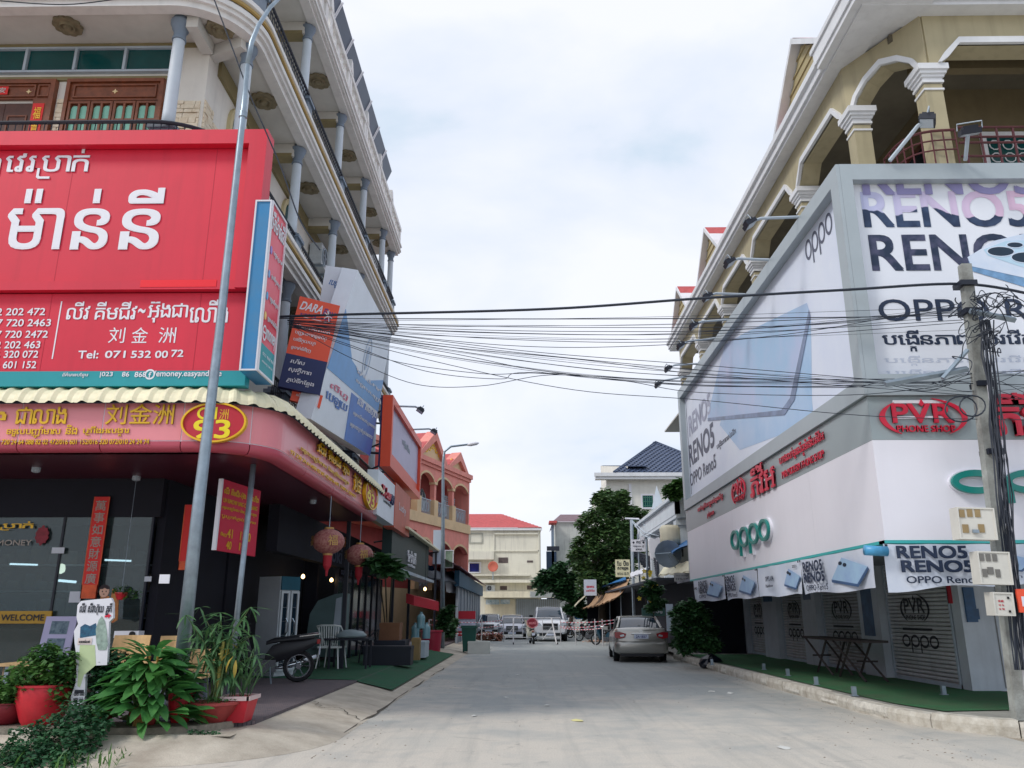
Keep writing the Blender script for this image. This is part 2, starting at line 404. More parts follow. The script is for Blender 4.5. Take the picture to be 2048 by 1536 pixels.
# ================================================================== SETTING
def groundmat(name, base, dust, scale, bricks=None, thr=(.42, .62)):
    m = mat(name, base, .9, 0, .1, scale, c2=dust, bump=.25, bscale=90, fine=.10)
    return m
def roadmat():
    m = bpy.data.materials.new('road_surface'); m.use_nodes = True; t = m.node_tree; b = t.nodes['Principled BSDF']; L = t.links
    b.inputs['Roughness'].default_value = .82
    g = t.nodes.new('ShaderNodeNewGeometry'); sp = t.nodes.new('ShaderNodeSeparateXYZ'); L.new(g.outputs['Position'], sp.inputs[0])
    def noise(sc, det=6, dist=0, src=None, ro=.6):
        n = t.nodes.new('ShaderNodeTexNoise'); n.inputs['Scale'].default_value = sc; n.inputs['Detail'].default_value = det; n.inputs['Distortion'].default_value = dist; n.inputs['Roughness'].default_value = ro
        L.new(src or g.outputs['Position'], n.inputs['Vector']); return n.outputs[0]
    def mr(src, a, b_, c=0, d=1):
        n = t.nodes.new('ShaderNodeMapRange'); n.inputs[1].default_value = a; n.inputs[2].default_value = b_; n.inputs[3].default_value = c; n.inputs[4].default_value = d; L.new(src, n.inputs[0]); return n.outputs[0]
    def mix(f, a, b_):
        n = t.nodes.new('ShaderNodeMix'); n.data_type = 'RGBA'
        if isinstance(f, float): n.inputs[0].default_value = f
        else: L.new(f, n.inputs[0])
        for s_, i in ((a, 6), (b_, 7)):
            if isinstance(s_, tuple): n.inputs[i].default_value = s_
            else: L.new(s_, n.inputs[i])
        return n.outputs[2]
    def ma(op, a, b_):
        n = t.nodes.new('ShaderNodeMath'); n.operation = op
        for s_, i in ((a, 0), (b_, 1)):
            if isinstance(s_, (int, float)): n.inputs[i].default_value = s_
            else: L.new(s_, n.inputs[i])
        return n.outputs[0]
    big = noise(.35, 5, .4); mid = noise(1.6, 8, .6); fine_ = noise(45, 3)
    # worn dust lies near the junction mouth and along both edges of the carriageway
    y = sp.outputs[1]; x = sp.outputs[0]
    dn = mr(y, 21, 9.5, 0, .95)
    xl = mr(ma('ABSOLUTE', ma('SUBTRACT', x, 1.3), 0), 2.2, 4.4, 0, .55)
    xl = mr(ma('ABSOLUTE', ma('SUBTRACT', x, 1.4), 0), 2.0, 4.2, 0, .6)
    f = ma('ADD', ma('MAXIMUM', dn, xl), mr(big, .3, .7, -.35, .35)); f = mr(ma('ADD', f, mr(mid, .3, .7, -.25, .25)), .1, .9)
    c = mix(f, lin((154, 158, 157)), lin((198, 191, 180)))
    c = mix(mr(mid, .6, .72, 0, .45), c, lin((112, 116, 116)))
    st = t.nodes.new('ShaderNodeMapping'); st.inputs['Scale'].default_value = (3.2, .14, 1); L.new(g.outputs['Position'], st.inputs[0])
    tracks = noise(1.1, 5, .3, st.outputs[0])
    c = mix(mr(tracks, .5, .72, 0, .28), c, lin((120, 126, 126)))
    patch = noise(.16, 2, .2)
    c = mix(mr(patch, .56, .60, 0, .3), c, lin((170, 172, 168)))
    v = t.nodes.new('ShaderNodeTexVoronoi'); v.feature = 'DISTANCE_TO_EDGE'; v.inputs['Scale'].default_value = .55
    wv = t.nodes.new('ShaderNodeVectorMath'); wv.operation = 'ADD'; L.new(g.outputs['Position'], wv.inputs[0])
    nn = t.nodes.new('ShaderNodeTexNoise'); nn.inputs['Scale'].default_value = 1.5; nn.inputs['Detail'].default_value = 6; L.new(g.outputs['Position'], nn.inputs['Vector'])
    L.new(nn.outputs[1], wv.inputs[1]); L.new(wv.outputs[0], v.inputs['Vector'])
    crk = ma('MULTIPLY', mr(v.outputs[0], .0, .008, 1, 0), mr(big, .52, .6, 0, .45))
    c = mix(crk, c, lin((70, 72, 72)))
    k = t.nodes.new('ShaderNodeVectorMath'); k.operation = 'SCALE'; L.new(c, k.inputs[0]); L.new(mr(fine_, .3, .7, .88, 1.1), k.inputs[3]); L.new(k.outputs[0], b.inputs['Base Color'])
    bp = t.nodes.new('ShaderNodeBump'); bp.inputs['Strength'].default_value = .5; bp.inputs['Distance'].default_value = .02
    L.new(ma('ADD', fine_, ma('MULTIPLY', mid, 1.5)), bp.inputs['Height']); L.new(bp.outputs[0], b.inputs['Normal'])
    return m
earth = groundmat('dusty_earth', (176, 166, 150), (140, 130, 116), .8)
struct('ground', MB().quad((-900, -300, -.02), (900, -300, -.02), (900, 1500, -.02), (-900, 1500, -.02)), earth)
rd = MB()
rd.quad((-60, -20, 0), (60, -20, 0), (60, 11.2, 0), (-60, 11.2, 0)); rd.quad((-3.2, 11.2, 0), (6.5, 11.2, 0), (6.5, 70, 0), (-3.2, 70, 0)); rd.quad((-40, 70, 0), (40, 70, 0), (40, 78, 0), (-40, 78, 0))
struct('road', rd, roadmat())

# right pavement: kerbstones round the corner, worn concrete top
conc2 = mat('kerb_concrete', (214, 210, 200), .85, var=.16, scale=5, c2=(172, 164, 150), bump=.5, bscale=30)
kp = [(5.5, 60), (5.54, 30), (5.62, 18), (5.68, 14.75), (5.78, 13.4), (6.02, 12.5), (6.45, 11.95), (7.2, 11.6), (9, 11.35), (16, 11.2), (30, 11.2)]
pav = MB()
pin = [(x + .17, y) if y > 12.4 else (x + .1, y + .15) for x, y in kp]
pav.add([(x, y, .19) for x, y in pin] + [(30, 60, .19)], [tuple(range(len(pin) + 1))])
rpav = struct('pavement', pav, mat('pavement_concrete', (170, 168, 160), .9, var=.1, scale=2, c2=(130, 128, 122), bump=.3))
s = 0; tot = plen(kp); krng = random.Random(3)
while s < tot - 14:
    l = 1.15 + krng.uniform(-.15, .15); a, b_ = s, s + l - .015; s += l
    if a < 28: continue   # beyond the parked car nothing of the kerb shows
    dz = krng.uniform(-.012, .02); do = krng.uniform(-.015, .02)
    obj('kerbstone', MB().sweep(subpath(kp, a, b_), [(do, -.02), (do + .012, .12), (do - .012, .19 + dz), (-.17, .2 + dz), (-.17, -.02)]), conc2, rpav)
# broken render clinging to the kerb face
for k in range(9):
    q = subpath(kp, 30 + k * 1.9 + krng.random() * .6, 30.8 + k * 1.9 + krng.random() * .5)
    h = .07 + krng.random() * .09
    obj('render_patch', MB().sweep(q, [(.022, h * .25), (.036, h * .6), (.02, h + .02), (.0, h + .03), (.0, .02)]), mat('old_render', (214, 210, 200), .9, var=.15, scale=9, bump=.6), rpav)
conc3 = mat('apron_concrete', (196, 187, 172), .88, var=.12, scale=1.8, c2=(160, 150, 136), bump=.35, bscale=50, fine=.06)
# left concrete apron that slopes from the shop floor down to the road
op = [(-22, 9.35), (-4.6, 9.35)] + [(-4.6 + 2.15 * math.sin(a), 11.5 - 2.15 * math.cos(a)) for a in [PI / 16 * i for i in range(1, 9)]] + [(-2.45, 14), (-2.42, 24), (-2.35, 34), (-2.3, 60)]
ip = [(-22, 10.35), (-5.2, 10.35)] + [(-3.9 + .35 * math.sin(a), 10.7 - .35 * math.cos(a)) for a in [PI / 16 * i for i in range(1, 9)]] + [(-3.55, 14), (-3.55, 24), (-3.55, 34), (-3.55, 60)]
ap = MB(); n = len(op); mid = [((o[0] * .45 + i[0] * .55), (o[1] * .45 + i[1] * .55)) for o, i in zip(op, ip)]
ap.add([(x, y, .002) for x, y in op] + [(x, y, .12) for x, y in mid] + [(x, y, .2) for x, y in ip], [(i, i + 1, n + i + 1, n + i) for i in range(n - 1)] + [(n + i, n + i + 1, 2 * n + i + 1, 2 * n + i) for i in range(n - 1)])
ap.quad((-5.6, 10.33, .19), (-3.52, 10.33, .19), (-3.52, 12, .19), (-5.6, 12, .19))
apron = struct('apron', ap, conc3, smooth=True)
ck = random.Random(11)
def crack(pts, w=.012):
    mb = MB(); P = []
    for i in range(len(pts) - 1):
        a, b2 = Vector(pts[i]), Vector(pts[i + 1]); m_ = 8
        for j in range(m_): P.append(a.lerp(b2, j / m_) + Vector((ck.uniform(-.05, .05), ck.uniform(-.05, .05), 0)))
    vs = []
    for i, p in enumerate(P):
        t = (P[min(i + 1, len(P) - 1)] - P[max(0, i - 1)]).normalized(); s_ = Vector((t.y, -t.x, 0)) * w * ck.uniform(.4, 1.6); vs += [p - s_, p + s_]
    mb.add(vs, [(2 * i, 2 * i + 1, 2 * i + 3, 2 * i + 2) for i in range(len(P) - 1)]); return mb
cm = mat('crack_dirt', (84, 78, 70), .95, var=.1)
cr1 = crack([(-2.44, 26, .012), (-2.5, 20, .014), (-2.46, 15, .014), (-2.55, 12, .014), (-3.2, 10.2, .012), (-4.7, 9.42, .012), (-7, 9.4, .01)], .022)
tag(obj('crack', cr1, cm), 'long ragged crack where concrete apron meets asphalt road', 'crack', kind='stuff')
crb = crack([(-3.5, 14.2, .208), (-3.2, 13.6, .168), (-3.0, 13.9, .13), (-2.5, 13.2, .015)], .01)
cv = crb.v; crb.v = [(x, y, min(z, .206) + .004) for x, y, z in cv]
obj('crack', crb, cm, apron)
# low step wall that carries the pots
stw = MB(); stw.sweep([(-22, 10.42), (-4.6, 10.42), (-4.05, 10.62), (-3.75, 11.1)], [(0, 0), (.02, .1), (0, .27), (-.55, .27), (-.55, 0)])
step = struct('step', stw, mat('step_concrete', (150, 142, 128), .9, var=.15, scale=4, c2=(104, 98, 88), bump=.6, bscale=25))
obj('nosing', MB().sweep([(-22, 10.42), (-4.6, 10.42), (-4.05, 10.62), (-3.75, 11.1)], [(.03, .11), (.035, .145), (0, .15), (0, .105)]), conc3, step)
# shop floor of small dark clay pavers
def pavermat():
    m = mat('clay_pavers', (94, 80, 86), .85, var=.12, scale=3); t = m.node_tree; b = t.nodes['Principled BSDF']
    br = t.nodes.new('ShaderNodeTexBrick'); br.inputs['Scale'].default_value = 5; br.inputs['Mortar Size'].default_value = .03
    br.inputs['Color1'].default_value = lin((112, 98, 100)); br.inputs['Color2'].default_value = lin((92, 84, 90)); br.inputs['Mortar'].default_value = lin((60, 58, 64))
    g = t.nodes.new('ShaderNodeNewGeometry'); t.links.new(g.outputs['Position'], br.inputs[0]); t.links.new(br.outputs[0], b.inputs['Base Color']); return m
fl = MB().add([(-22, 10.9, .24), (-5.2, 10.9, .24), (-3.9, 11.0, .24), (-3.56, 11.4, .24), (-3.56, 60, .24), (-22, 60, .24)], [(0, 1, 2, 3, 4, 5)])
fl.quad((-3.56, 11.4, .24), (-3.56, 60, .24), (-3.56, 60, .1), (-3.56, 11.4, .1))
fl.sweep([(-22, 10.9), (-5.2, 10.9), (-3.9, 11.0), (-3.56, 11.4)], [(0, 0), (0, .239)], False)
struct('floor', fl, pavermat())
turf = mat('green_carpet', (28, 98, 66), .95, scale=1.8, c2=(52, 88, 66), bump=.8, bscale=220, fine=.2)
cg = MB(); rows = []
for Y in [17.6, 19, 21, 24, 27, 30, 33]:
    dx = .0 if Y > 18 else .0
    rows.append([(-6.2, Y + (1.2 if Y < 18 else 0), .249), (-3.6, Y + (.5 if Y < 18 else 0), .25), (-3.5, Y + (.45 if Y < 18 else 0), .215), (-2.72, Y, .095)])
for i in range(len(rows) - 1):
    for j in range(3): cg.quad(rows[i][j], rows[i][j + 1], rows[i + 1][j + 1], rows[i + 1][j])
tag(obj('carpet', cg, turf), 'green artificial grass carpet spilling out of the dark open shops on the left', 'carpet')
mt = at(748, 1359, Z=.16)
tag(obj('door_mat', MB().ob((mt.x - .42, mt.y - .35, .15), (.95, 0, -.075), (.0, .75, 0), (0, 0, .03)), navyblack), 'flat black rectangular mat on the concrete ramp beside green carpet', 'mat')
cg2 = MB(); e2 = []
for (x, y) in subpath(kp, 29, 29 + 22): e2.append((x, y))
N2 = 40; q = [subpath(kp, 29.5 + i * .46, 29.6 + i * .46)[0] for i in range(N2)]
for i in range(N2 - 1):
    if q[i + 1][0] > 8.6: break
    (xa, ya), (xb, yb) = q[i], q[i + 1]
    fa = .3 if ya > 13 else .42
    z = .205
    cg2.quad((xa + fa, ya + (.0 if ya > 13.5 else .35), z), (xb + fa, yb + (.0 if yb > 13.5 else .35), z), (max(xb + fa, 9.0), max(yb, 13.4) + .0, z), (max(xa + fa, 9.0), max(ya, 13.4), z))
tag(obj('carpet', cg2, mat('green_turf', (48, 118, 72), .95, scale=1.6, c2=(74, 104, 72), bump=.8, bscale=200, fine=.2)), 'green artificial grass carpet along kerb before closed phone shop shutters', 'carpet')
rb = MB()
for k in range(7):
    rb.lathe((8.05 + k * .13, 12.75, .27 + .02 * math.sin(k * 2)), [(.02, -.09), (.07, -.07), (.085, 0), (.07, .06), (.02, .08)], 10, 'x', sy=1.6)
tag(obj('carpet_roll', rb, mat('green_turf_dark', (22, 60, 54), .95, var=.2, bump=.8, bscale=200), smooth=True), 'dark crumpled roll of turf carpet at kerb corner near the utility pole', 'carpet')

# ================================================================== LEFT CORNER BUILDING
LB = thing('shophouse', 'white four-storey corner shophouse with round grey columns and curved balconies', 'building', (-9, 20, .24))
pA = rounded(-22, 12.15, -5.13, 30.4, 1.35, 12)      # outer edge of the balcony slabs
def cornice(z, h, parent, gold_=True):
    """stacked mouldings of one balcony edge; bottom at z"""
    prof = [(-.02, 0), (-.02, .10), (.05, .10), (.05, .17), (.10, .17), (.10, .26), (.04, .28), (.04, .38), (.12, .42), (.12, .50), (-.25, .50), (-.25, 0)]
    prof = [(o, z + v * h / .5) for o, v in prof]
    c = obj('cornice', MB().sweep(pA, prof), white, parent, label='white stepped cornice under a balcony edge')
    if gold_: obj('gilt_moulding', MB().sweep(pA, [(.105, z + h * .56), (.135, z + h * .60), (.135, z + h * .70), (.105, z + h * .74), (.03, z + h * .65)]), mat('gilt_trim', (170, 140, 78), .6, var=.1), c)
    return c
slabpoly = lambda z0, z1, inset=.2: MB().pp(Pl((0, 0, z0), (1, 0, 0), (0, 1, 0)), [(-22, 12.15 + inset)] + [(x - (inset if y > 14 else inset * .7), y + (inset if y < 13 else 0)) for x, y in pA[1:-1]] + [(-5.13 - inset, 30.4), (-22, 30.4)], 0, z1 - z0)
for z in (8.9, 12.4, 15.9):
    obj('balcony_slab', slabpoly(z + .06, z + .3), soffit, LB)
    cornice(z, .62 if z < 15 else .42, LB, z < 15)
# recessed upper walls
wall = mat('upper_wall', (232, 228, 220), .75, var=.04, streak=.08)
wb = MB(); wb.box(-22, -6.15, 13.3, 30.38, 9.2, 12.46); obj('wall', wb, wall, LB)
obj('wall', MB().box(-22, -6.6, 13.7, 30.38, 12.7, 15.96), wall, LB)
obj('wall', MB().box(-22, -6.3, 13.5, 30.38, 5.2, 8.96), wall, LB)
# bay beams under each slab
for z in (12.4, 8.9, 15.9):
    for y in (13.3, 16.95, 20.7, 24.4, 28.15):
        if y < 14: continue
        obj('beam', MB().box(-6.6, -5.45, y - .16, y + .16, z - .28, z + .05), soffit, LB)
        obj('beam_stripe', MB().box(-6.55, -5.5, y - .165, y + .165, z - .282, z - .2), olive, LB)
    obj('wall_band', MB().box(-6.7, {12.4: -6.08, 8.9: -6.24, 15.9: -6.54}[z], 13.75, 30.3, z - .34, z + .02), olive, LB)
    z < 15 and obj('wall_band', MB().box(-22, -6.3, 13.24, 13.6, z - .02, z + .05), olive, LB)
obj('beam', MB().box(-6.3, -6.08, 12.5, 13.28, 12.2, 12.45), soffit, LB)
obj('beam', MB().ob((-6.2, 13.35, 12.2), (.75, -.3, 0), (.08, .2, 0), (0, 0, .25)), soffit, LB)
# ceiling roses
def rosette(x, y, z, r):
    mb = MB(); n = 40
    def rg(rad, amp, zz): return [(x + (rad + amp * abs(math.sin(5 * 2 * PI * k / n))) * math.cos(2 * PI * k / n), y + (rad + amp * abs(math.sin(5 * 2 * PI * k / n))) * math.sin(2 * PI * k / n), zz) for k in range(n)]
    rings = [rg(r * .9, r * .12, z), rg(r * .9, r * .1, z - .05), rg(r * .55, 0, z - .035), rg(r * .5, 0, z - .09), rg(r * .3, 0, z - .05), rg(r * .22, 0, z - .1)]
    vs = [p for q_ in rings for p in q_]; fs = [(i * n + k, i * n + (k + 1) % n, (i + 1) * n + (k + 1) % n, (i + 1) * n + k) for i in range(5) for k in range(n)] + [tuple(range(5 * n, 6 * n))]
    mb.add(vs, fs); return mb
rosm = mat('rosette_stone', (134, 124, 100), .85, var=.15, scale=8)
for x, y, r in ((-8.69, 12.72, .27), (-5.8, 12.85, .27), (-11.7, 12.72, .27), (-5.66, 15.1, .3), (-5.64, 18.85, .3), (-5.64, 22.55, .3), (-5.64, 26.3, .3)):
    obj('ceiling_rose', rosette(x, y, 12.455, r), rosm, LB)
for y in (15.3, 19.1, 22.9, 26.7, 29.3): obj('ceiling_rose', rosette(-5.68, y, 15.955, .34), rosm, LB)
for y in (18.85, 22.6, 26.2): obj('ceiling_rose', rosette(-5.7, y, 8.955, .3), rosm, LB)
# columns: one prototype, copied
colm = mat('column_paint', (196, 206, 216), .55, var=.05, streak=.12)
capm = mat('column_grey', (116, 130, 146), .6, var=.1, streak=.1)
def column(x, y, zb, zt, proto=[]):
    H_ = zt - zb
    if not proto:
        c = obj('column', MB().lathe((0, 0, 0), [(.118, .9), (.115, 1.2), (.108, 2.7), (.105, 3.0)], 20), colm, None, True)
        c.parent = LB
        k = obj('capital', MB().lathe((0, 0, 0), [(.108, 2.82), (.128, 2.83), (.128, 2.87), (.11, 2.89), (.115, 3.02), (.15, 3.07), (.15, 3.11), (.185, 3.17), (.19, 3.24), (.15, 3.26), (.15, 3.32)], 20), capm, None, 'auto'); k.parent = c
        p = obj('plinth', MB().box(-.2, .2, -.2, .2, 0, .78).box(-.25, .25, -.25, .25, .78, .86).box(-.18, .18, -.18, .18, .86, .92), capm); p.parent = c
        proto.append(c); n_ = c
    else: n_ = dup(proto[0])
    n_.location = Vector((x, y, zb)) - wloc(LB); n_.scale = (1, 1, H_ / 3.3)
    return n_
for x, y in ((-6.45, 12.62), (-12.4, 12.62), (-5.42, 13.35), (-5.4, 16.95), (-5.4, 20.7), (-5.4, 24.4), (-5.4, 28.15), (-5.4, 30.1)): column(x, y, 9.2, 12.44)
for x, y in ((-5.4, 13.3), (-5.4, 16.95), (-5.4, 20.7), (-5.4, 24.4), (-5.4, 28.15), (-5.4, 30.1)): column(x, y, 12.95, 15.94)
for x, y in ((-5.4, 16.95), (-5.4, 20.7), (-5.4, 24.4), (-5.4, 28.15), (-5.4, 30.1)): column(x, y, 5.4, 8.94)
# black balcony railings
def railing(z, path, name='railing'):
    mb = MB()
    P = [(x, y) for x, y in path]
    mb.tube([(x, y, z + .92) for x, y in P], .035, 6); mb.tube([(x, y, z + .12) for x, y in P], .018, 4); mb.tube([(x, y, z + .74) for x, y in P], .015, 4)
    L_ = plen(P); s_ = .08
    while s_ < L_:
        x, y = subpath(P, s_, s_ + .01)[0]; mb.tube([(x, y, z + .1), (x, y, z + .9)], .011, 4, False)
        if int(s_ * 8) % 3 == 0:
            mb.tube([(x, y + .07 * math.cos(a), z + .5 + .12 * math.sin(a)) for a in [2 * PI * i / 8 for i in range(9)]], .009, 4, False)
        s_ += .13
    return obj(name, mb, navyblack, LB)
pr = [(x - .12, y + (.15 if y < 13 else 0)) for x, y in pA]
railing(9.1, subpath(pr, 9, plen(pr) - .2)); railing(13.0, subpath(pr, 9, plen(pr) - .2)); railing(5.5, subpath(pr, 20, plen(pr) - .2))
# roof parapet of white baluster panels and the dark shade screen behind it
for k in range(6):
    y0 = 15.2 + k * 2.55 + (0 if k else -.2)
    hi = k % 2 == 1 or k in (4,)
    y1 = y0 + 2.5
    if y1 > 30.5: y1 = 30.5
    pn = obj('parapet_panel', MB().box(-5.32, -5.1, y0, y1, 16.32, 16.5).box(-5.34, -5.06, y0, y1, 17.0, 17.16).box(-5.32, -5.08, y0, y0 + .22, 16.5, 17.0).box(-5.32, -5.08, y1 - .22, y1, 16.5, 17.0), white, LB)
    for j in range(5):
        yy = y0 + .4 + j * (y1 - y0 - .8) / 4
        obj('baluster', MB().box(-5.27, -5.13, yy - .1, yy + .1, 16.5, 17.0), white, pn)
    obj('pier_cap', MB().pp(FX(-5.35), [(y0 - .12, 17.16), (y0 + .25, 17.16), (y0 + .06, 17.5), (y0 - .12, 17.5)], 0, .3), white, pn)
solar = mat('shade_panel', (60, 68, 90), .35, var=.1)
for k in range(9):
    y0 = 14.2 + k * 1.5
    pn = obj('roof_screen', MB().ob((-5.45, y0, 17.25), (0, 1.44, 0), (.38, 0, .95), (-.03, 0, .02)), solar, LB)
    obj('screen_frame', MB().box(-5.5, -5.44, y0 - .03, y0 + .03, 16.4, 17.3).ob((-5.47, y0 - .035, 17.22), (0, .05, 0), (.4, 0, 1.0), (.05, 0, -.02)), whiteclean, pn)
# front room: green transom panes, wooden door and window, stone cladding
FW = FY(13.3)
tr = obj('transom', MB().frame(FW, -12.1, -6.75, 11.78, 12.36, .045, 0, .09), lightgrey, LB, label='long strip of dark green transom panes')
for i in range(6):
    u = -6.8 - (i + 1) * .98
    obj('pane', MB().pb(FW, u + .03, u + .95, 11.82, 12.32, .01, .03), glassgreen, tr)
    obj('mullion', MB().pb(FW, u - .025, u + .025, 11.82, 12.32, .03, .1), lightgrey, tr)
obj('ledge', MB().pb(FW, -13, -6.75, 11.62, 11.7, 0, .05), olive, LB)
wn_ = obj('wooden_window', MB().frame(FW, -8.82, -6.92, 9.9, 11.6, .07, 0, .12), wood, LB)
obj('header_panel', MB().pb(FW, -8.75, -6.99, 11.14, 11.53, .02, .07), wood, wn_)
obj('moulding', MB().frame(FW, -8.68, -7.06, 11.19, 11.48, .03, .07, .1), wood, wn_)
def star(u, v, r): return [(u + (r if k % 2 == 0 else r * .42) * math.cos(PI * k / 4), v + (r if k % 2 == 0 else r * .42) * math.sin(PI * k / 4)) for k in range(8)]
inlay = mat('pale_inlay', (226, 200, 150), .5, var=0)
obj('inlay', MB().pp(FW, star(-7.87, 11.33, .06), .07, .085), inlay, wn_)
gp = mat('pale_green_glass', (128, 192, 170), .3, var=.05)
for i in range(4):
    u0 = -8.73 + i * .44
    sh = obj('shutter_leaf', MB().frame(FW, u0, u0 + .42, 9.95, 11.1, .045, .03, .1), wood, wn_)
    obj('stile', MB().pb(FW, u0 + .19, u0 + .23, 9.99, 11.06, .03, .1), wood, sh)
    for j in range(2):
        a = u0 + .05 + j * .175
        ar = [(a, 10.72), (a + .14, 10.72), (a + .14, 10.96)] + [(a + .07 + .07 * math.cos(t), 10.96 + .06 * math.sin(t)) for t in [PI * i_ / 6 for i_ in range(1, 6)]] + [(a, 10.96)]
        obj('pane', MB().pp(FW, ar, .04, .06), gp, sh)
        obj('pane', MB().pb(FW, a, a + .14, 10.0, 10.66, .04, .06), gp, sh)
    obj('rail', MB().pb(FW, u0 + .03, u0 + .39, 10.66, 10.72, .04, .09), wood, sh)
dr = obj('wooden_door', MB().frame(FW, -11.2, -9.04, 9.4, 11.6, .09, 0, .12), wood, LB)
obj('header_panel', MB().pb(FW, -11.1, -9.12, 11.18, 11.52, .02, .07), wood, dr)
obj('moulding', MB().frame(FW, -11.0, -9.42, 11.22, 11.49, .03, .07, .1).frame(FW, -9.38, -9.15, 11.22, 11.49, .03, .07, .1), wood, dr)
obj('inlay', MB().pp(FW, star(-9.56, 11.34, .055), .07, .085), inlay, dr)
obj('side_panel', MB().pb(FW, -9.44, -9.13, 9.45, 11.18, .02, .08), wood, dr)
for k in range(3):
    u = -11.1 + k * .55
    df = obj('door_leaf', MB().pb(FW, u, u + .54, 9.45, 11.12, .004, .02), mat('dark_wood', (84, 46, 32), .5, var=.15, scale=6), dr)
    obj('moulding', MB().frame(FW, u + .07, u + .46, 9.7, 10.85, .03, .02, .035), wood, df)
stk = mat('red_paper', (226, 52, 50), .7, var=.05)
sk = obj('red_sticker', MB().pb(FW, -9.42, -9.2, 9.9, 11.07, .085, .09), stk, dr)
lettering([('福', (-9.38, -9.24, 10.72, 10.98), .01), ('貴', (-9.38, -9.24, 10.4, 10.66), .01)], FW, gold, sk, d=.094)
sk = obj('red_sticker', MB().pb(FW, -10.6, -9.95, 11.26, 11.44, .105, .11), stk, dr)
lettering([('四季平安', (-10.56, -9.99, 11.29, 11.41), .01)], FW, mat('silver_letters', (200, 196, 190), .4, .2, var=0), sk, d=.113)
stone = mat('cream_stone', (224, 206, 178), .8, var=.12, scale=6, c2=(240, 228, 206), bump=.5, bscale=20)
rs = random.Random(5)
def stones(pl, u0, u1, v0, v1, d0):
    v = v0
    while v < v1:
        h = rs.uniform(.085, .12); u = u0 - rs.random() * .15
        while u < u1:
            w = rs.uniform(.14, .3); a, b_ = max(u, u0), min(u + w, u1)
            top = v1 - (.0 if u1 - b_ < .25 or True else 0)
            if b_ - a > .03: obj('stone', MB().pb(pl, a, b_ - .012, v, v + h - .012, d0, d0 + rs.uniform(.02, .045)), stone, LB)
            u += w
        v += h
stones(FW, -6.9, -6.2, 10.2, 11.15, 0); stones(FW, -9.0, -8.85, 10.2, 11.2, 0)
SWl = FX(-6.15)
stones(SWl, 13.32, 13.75, 10.2, 11.15, 0); stones(SWl, 13.75, 14.2, 10.2, 10.9, 0)
# arched side windows, air conditioner
gt = mat('cream_arch', (206, 192, 150), .7, var=.05)
for yc, z0 in ((15.0, 10.4), (18.85, 10.4), (22.5, 10.4), (26.3, 10.4)):
    ou = [(yc - .55, z0), (yc + .55, z0)] + [(yc + .55 * math.cos(t), z0 + 1.1 + .55 * math.sin(t)) for t in [PI * i / 10 for i in range(11)]]
    inn = [(yc - .42, z0 + .1), (yc + .42, z0 + .1)] + [(yc + .42 * math.cos(t), z0 + 1.1 + .42 * math.sin(t)) for t in [PI * i / 10 for i in range(11)]]
    fr = obj('arched_window', MB().ring(SWl, ou, inn, 0, .08), gt, LB)
    obj('pane', MB().pp(SWl, inn, .005, .02), glassgreen, fr)
    obj('mullion', MB().pb(SWl, yc - .02, yc + .02, z0 + .1, z0 + 1.5, .02, .05), lightgrey, fr)
def aircon(loc, U=(0, 1, 0), label='', group=None, sc=1):
    t = thing('air_conditioner', label, 'air conditioner', loc, group)
    pl = Pl((loc[0], loc[1], loc[2]), U, (0, 0, 1)); q = pl
    obj('casing', MB().pb(q, -.4 * sc, .4 * sc, 0, .55 * sc, 0, .3 * sc), mat('aircon_casing', (190, 196, 200), .5, var=.08, scale=5), t)
    obj('fan_grille', MB().ring(q, ell(-.1 * sc, .28 * sc, .23 * sc, .23 * sc), ell(-.1 * sc, .28 * sc, .2 * sc, .2 * sc), .3 * sc, .33 * sc).pb(q, -.32 * sc, .12 * sc, .27 * sc, .29 * sc, .3 * sc, .33 * sc).pb(q, -.11 * sc, -.09 * sc, .08 * sc, .48 * sc, .3 * sc, .33 * sc), lightgrey, t)
    obj('fan', MB().pp(q, ell(-.1 * sc, .28 * sc, .2 * sc, .2 * sc), .3 * sc, .31 * sc), navyblack, t)
    obj('bracket', MB().pb(q, -.3 * sc, -.26 * sc, -.05 * sc, 0, -.1, .35 * sc).pb(q, .26 * sc, .3 * sc, -.05 * sc, 0, -.1, .35 * sc), steel, t)
    return t
aircon((-6.1, 21.4, 11.25), label='boxy air conditioner on the side wall between grey balcony columns', sc=1.15)
# ------------------------------------------------------------------ canopy with pink fascia
FA = rounded(-22, 12.0, -3.95, 21.7, .95, 12)
CN = thing('canopy', 'deep shop canopy with dark soffit and pink metal fascia round the corner', 'canopy', (-5, 13, 4))
obj('soffit', MB().pp(Pl((0, 0, 4.0), (1, 0, 0), (0, 1, 0)), [(-22, 12.25)] + [(x - .22, y + .1) for x, y in FA[1:-1]] + [(-4.17, 21.7), (-22, 21.7)], 0, .12), mat('maroon_soffit', (84, 34, 52), .35, var=.06), CN)
obj('backing', MB().sweep(FA, [(-.03, 4.15), (-.008, 4.15), (-.008, 4.92), (-.03, 4.92)]), whiteclean, CN, label='white joint strips between the fascia panels')
LFA = plen(FA); s_ = 22 - 5.0 - 1.27 * 3 - 1.27 * 9; cuts = []
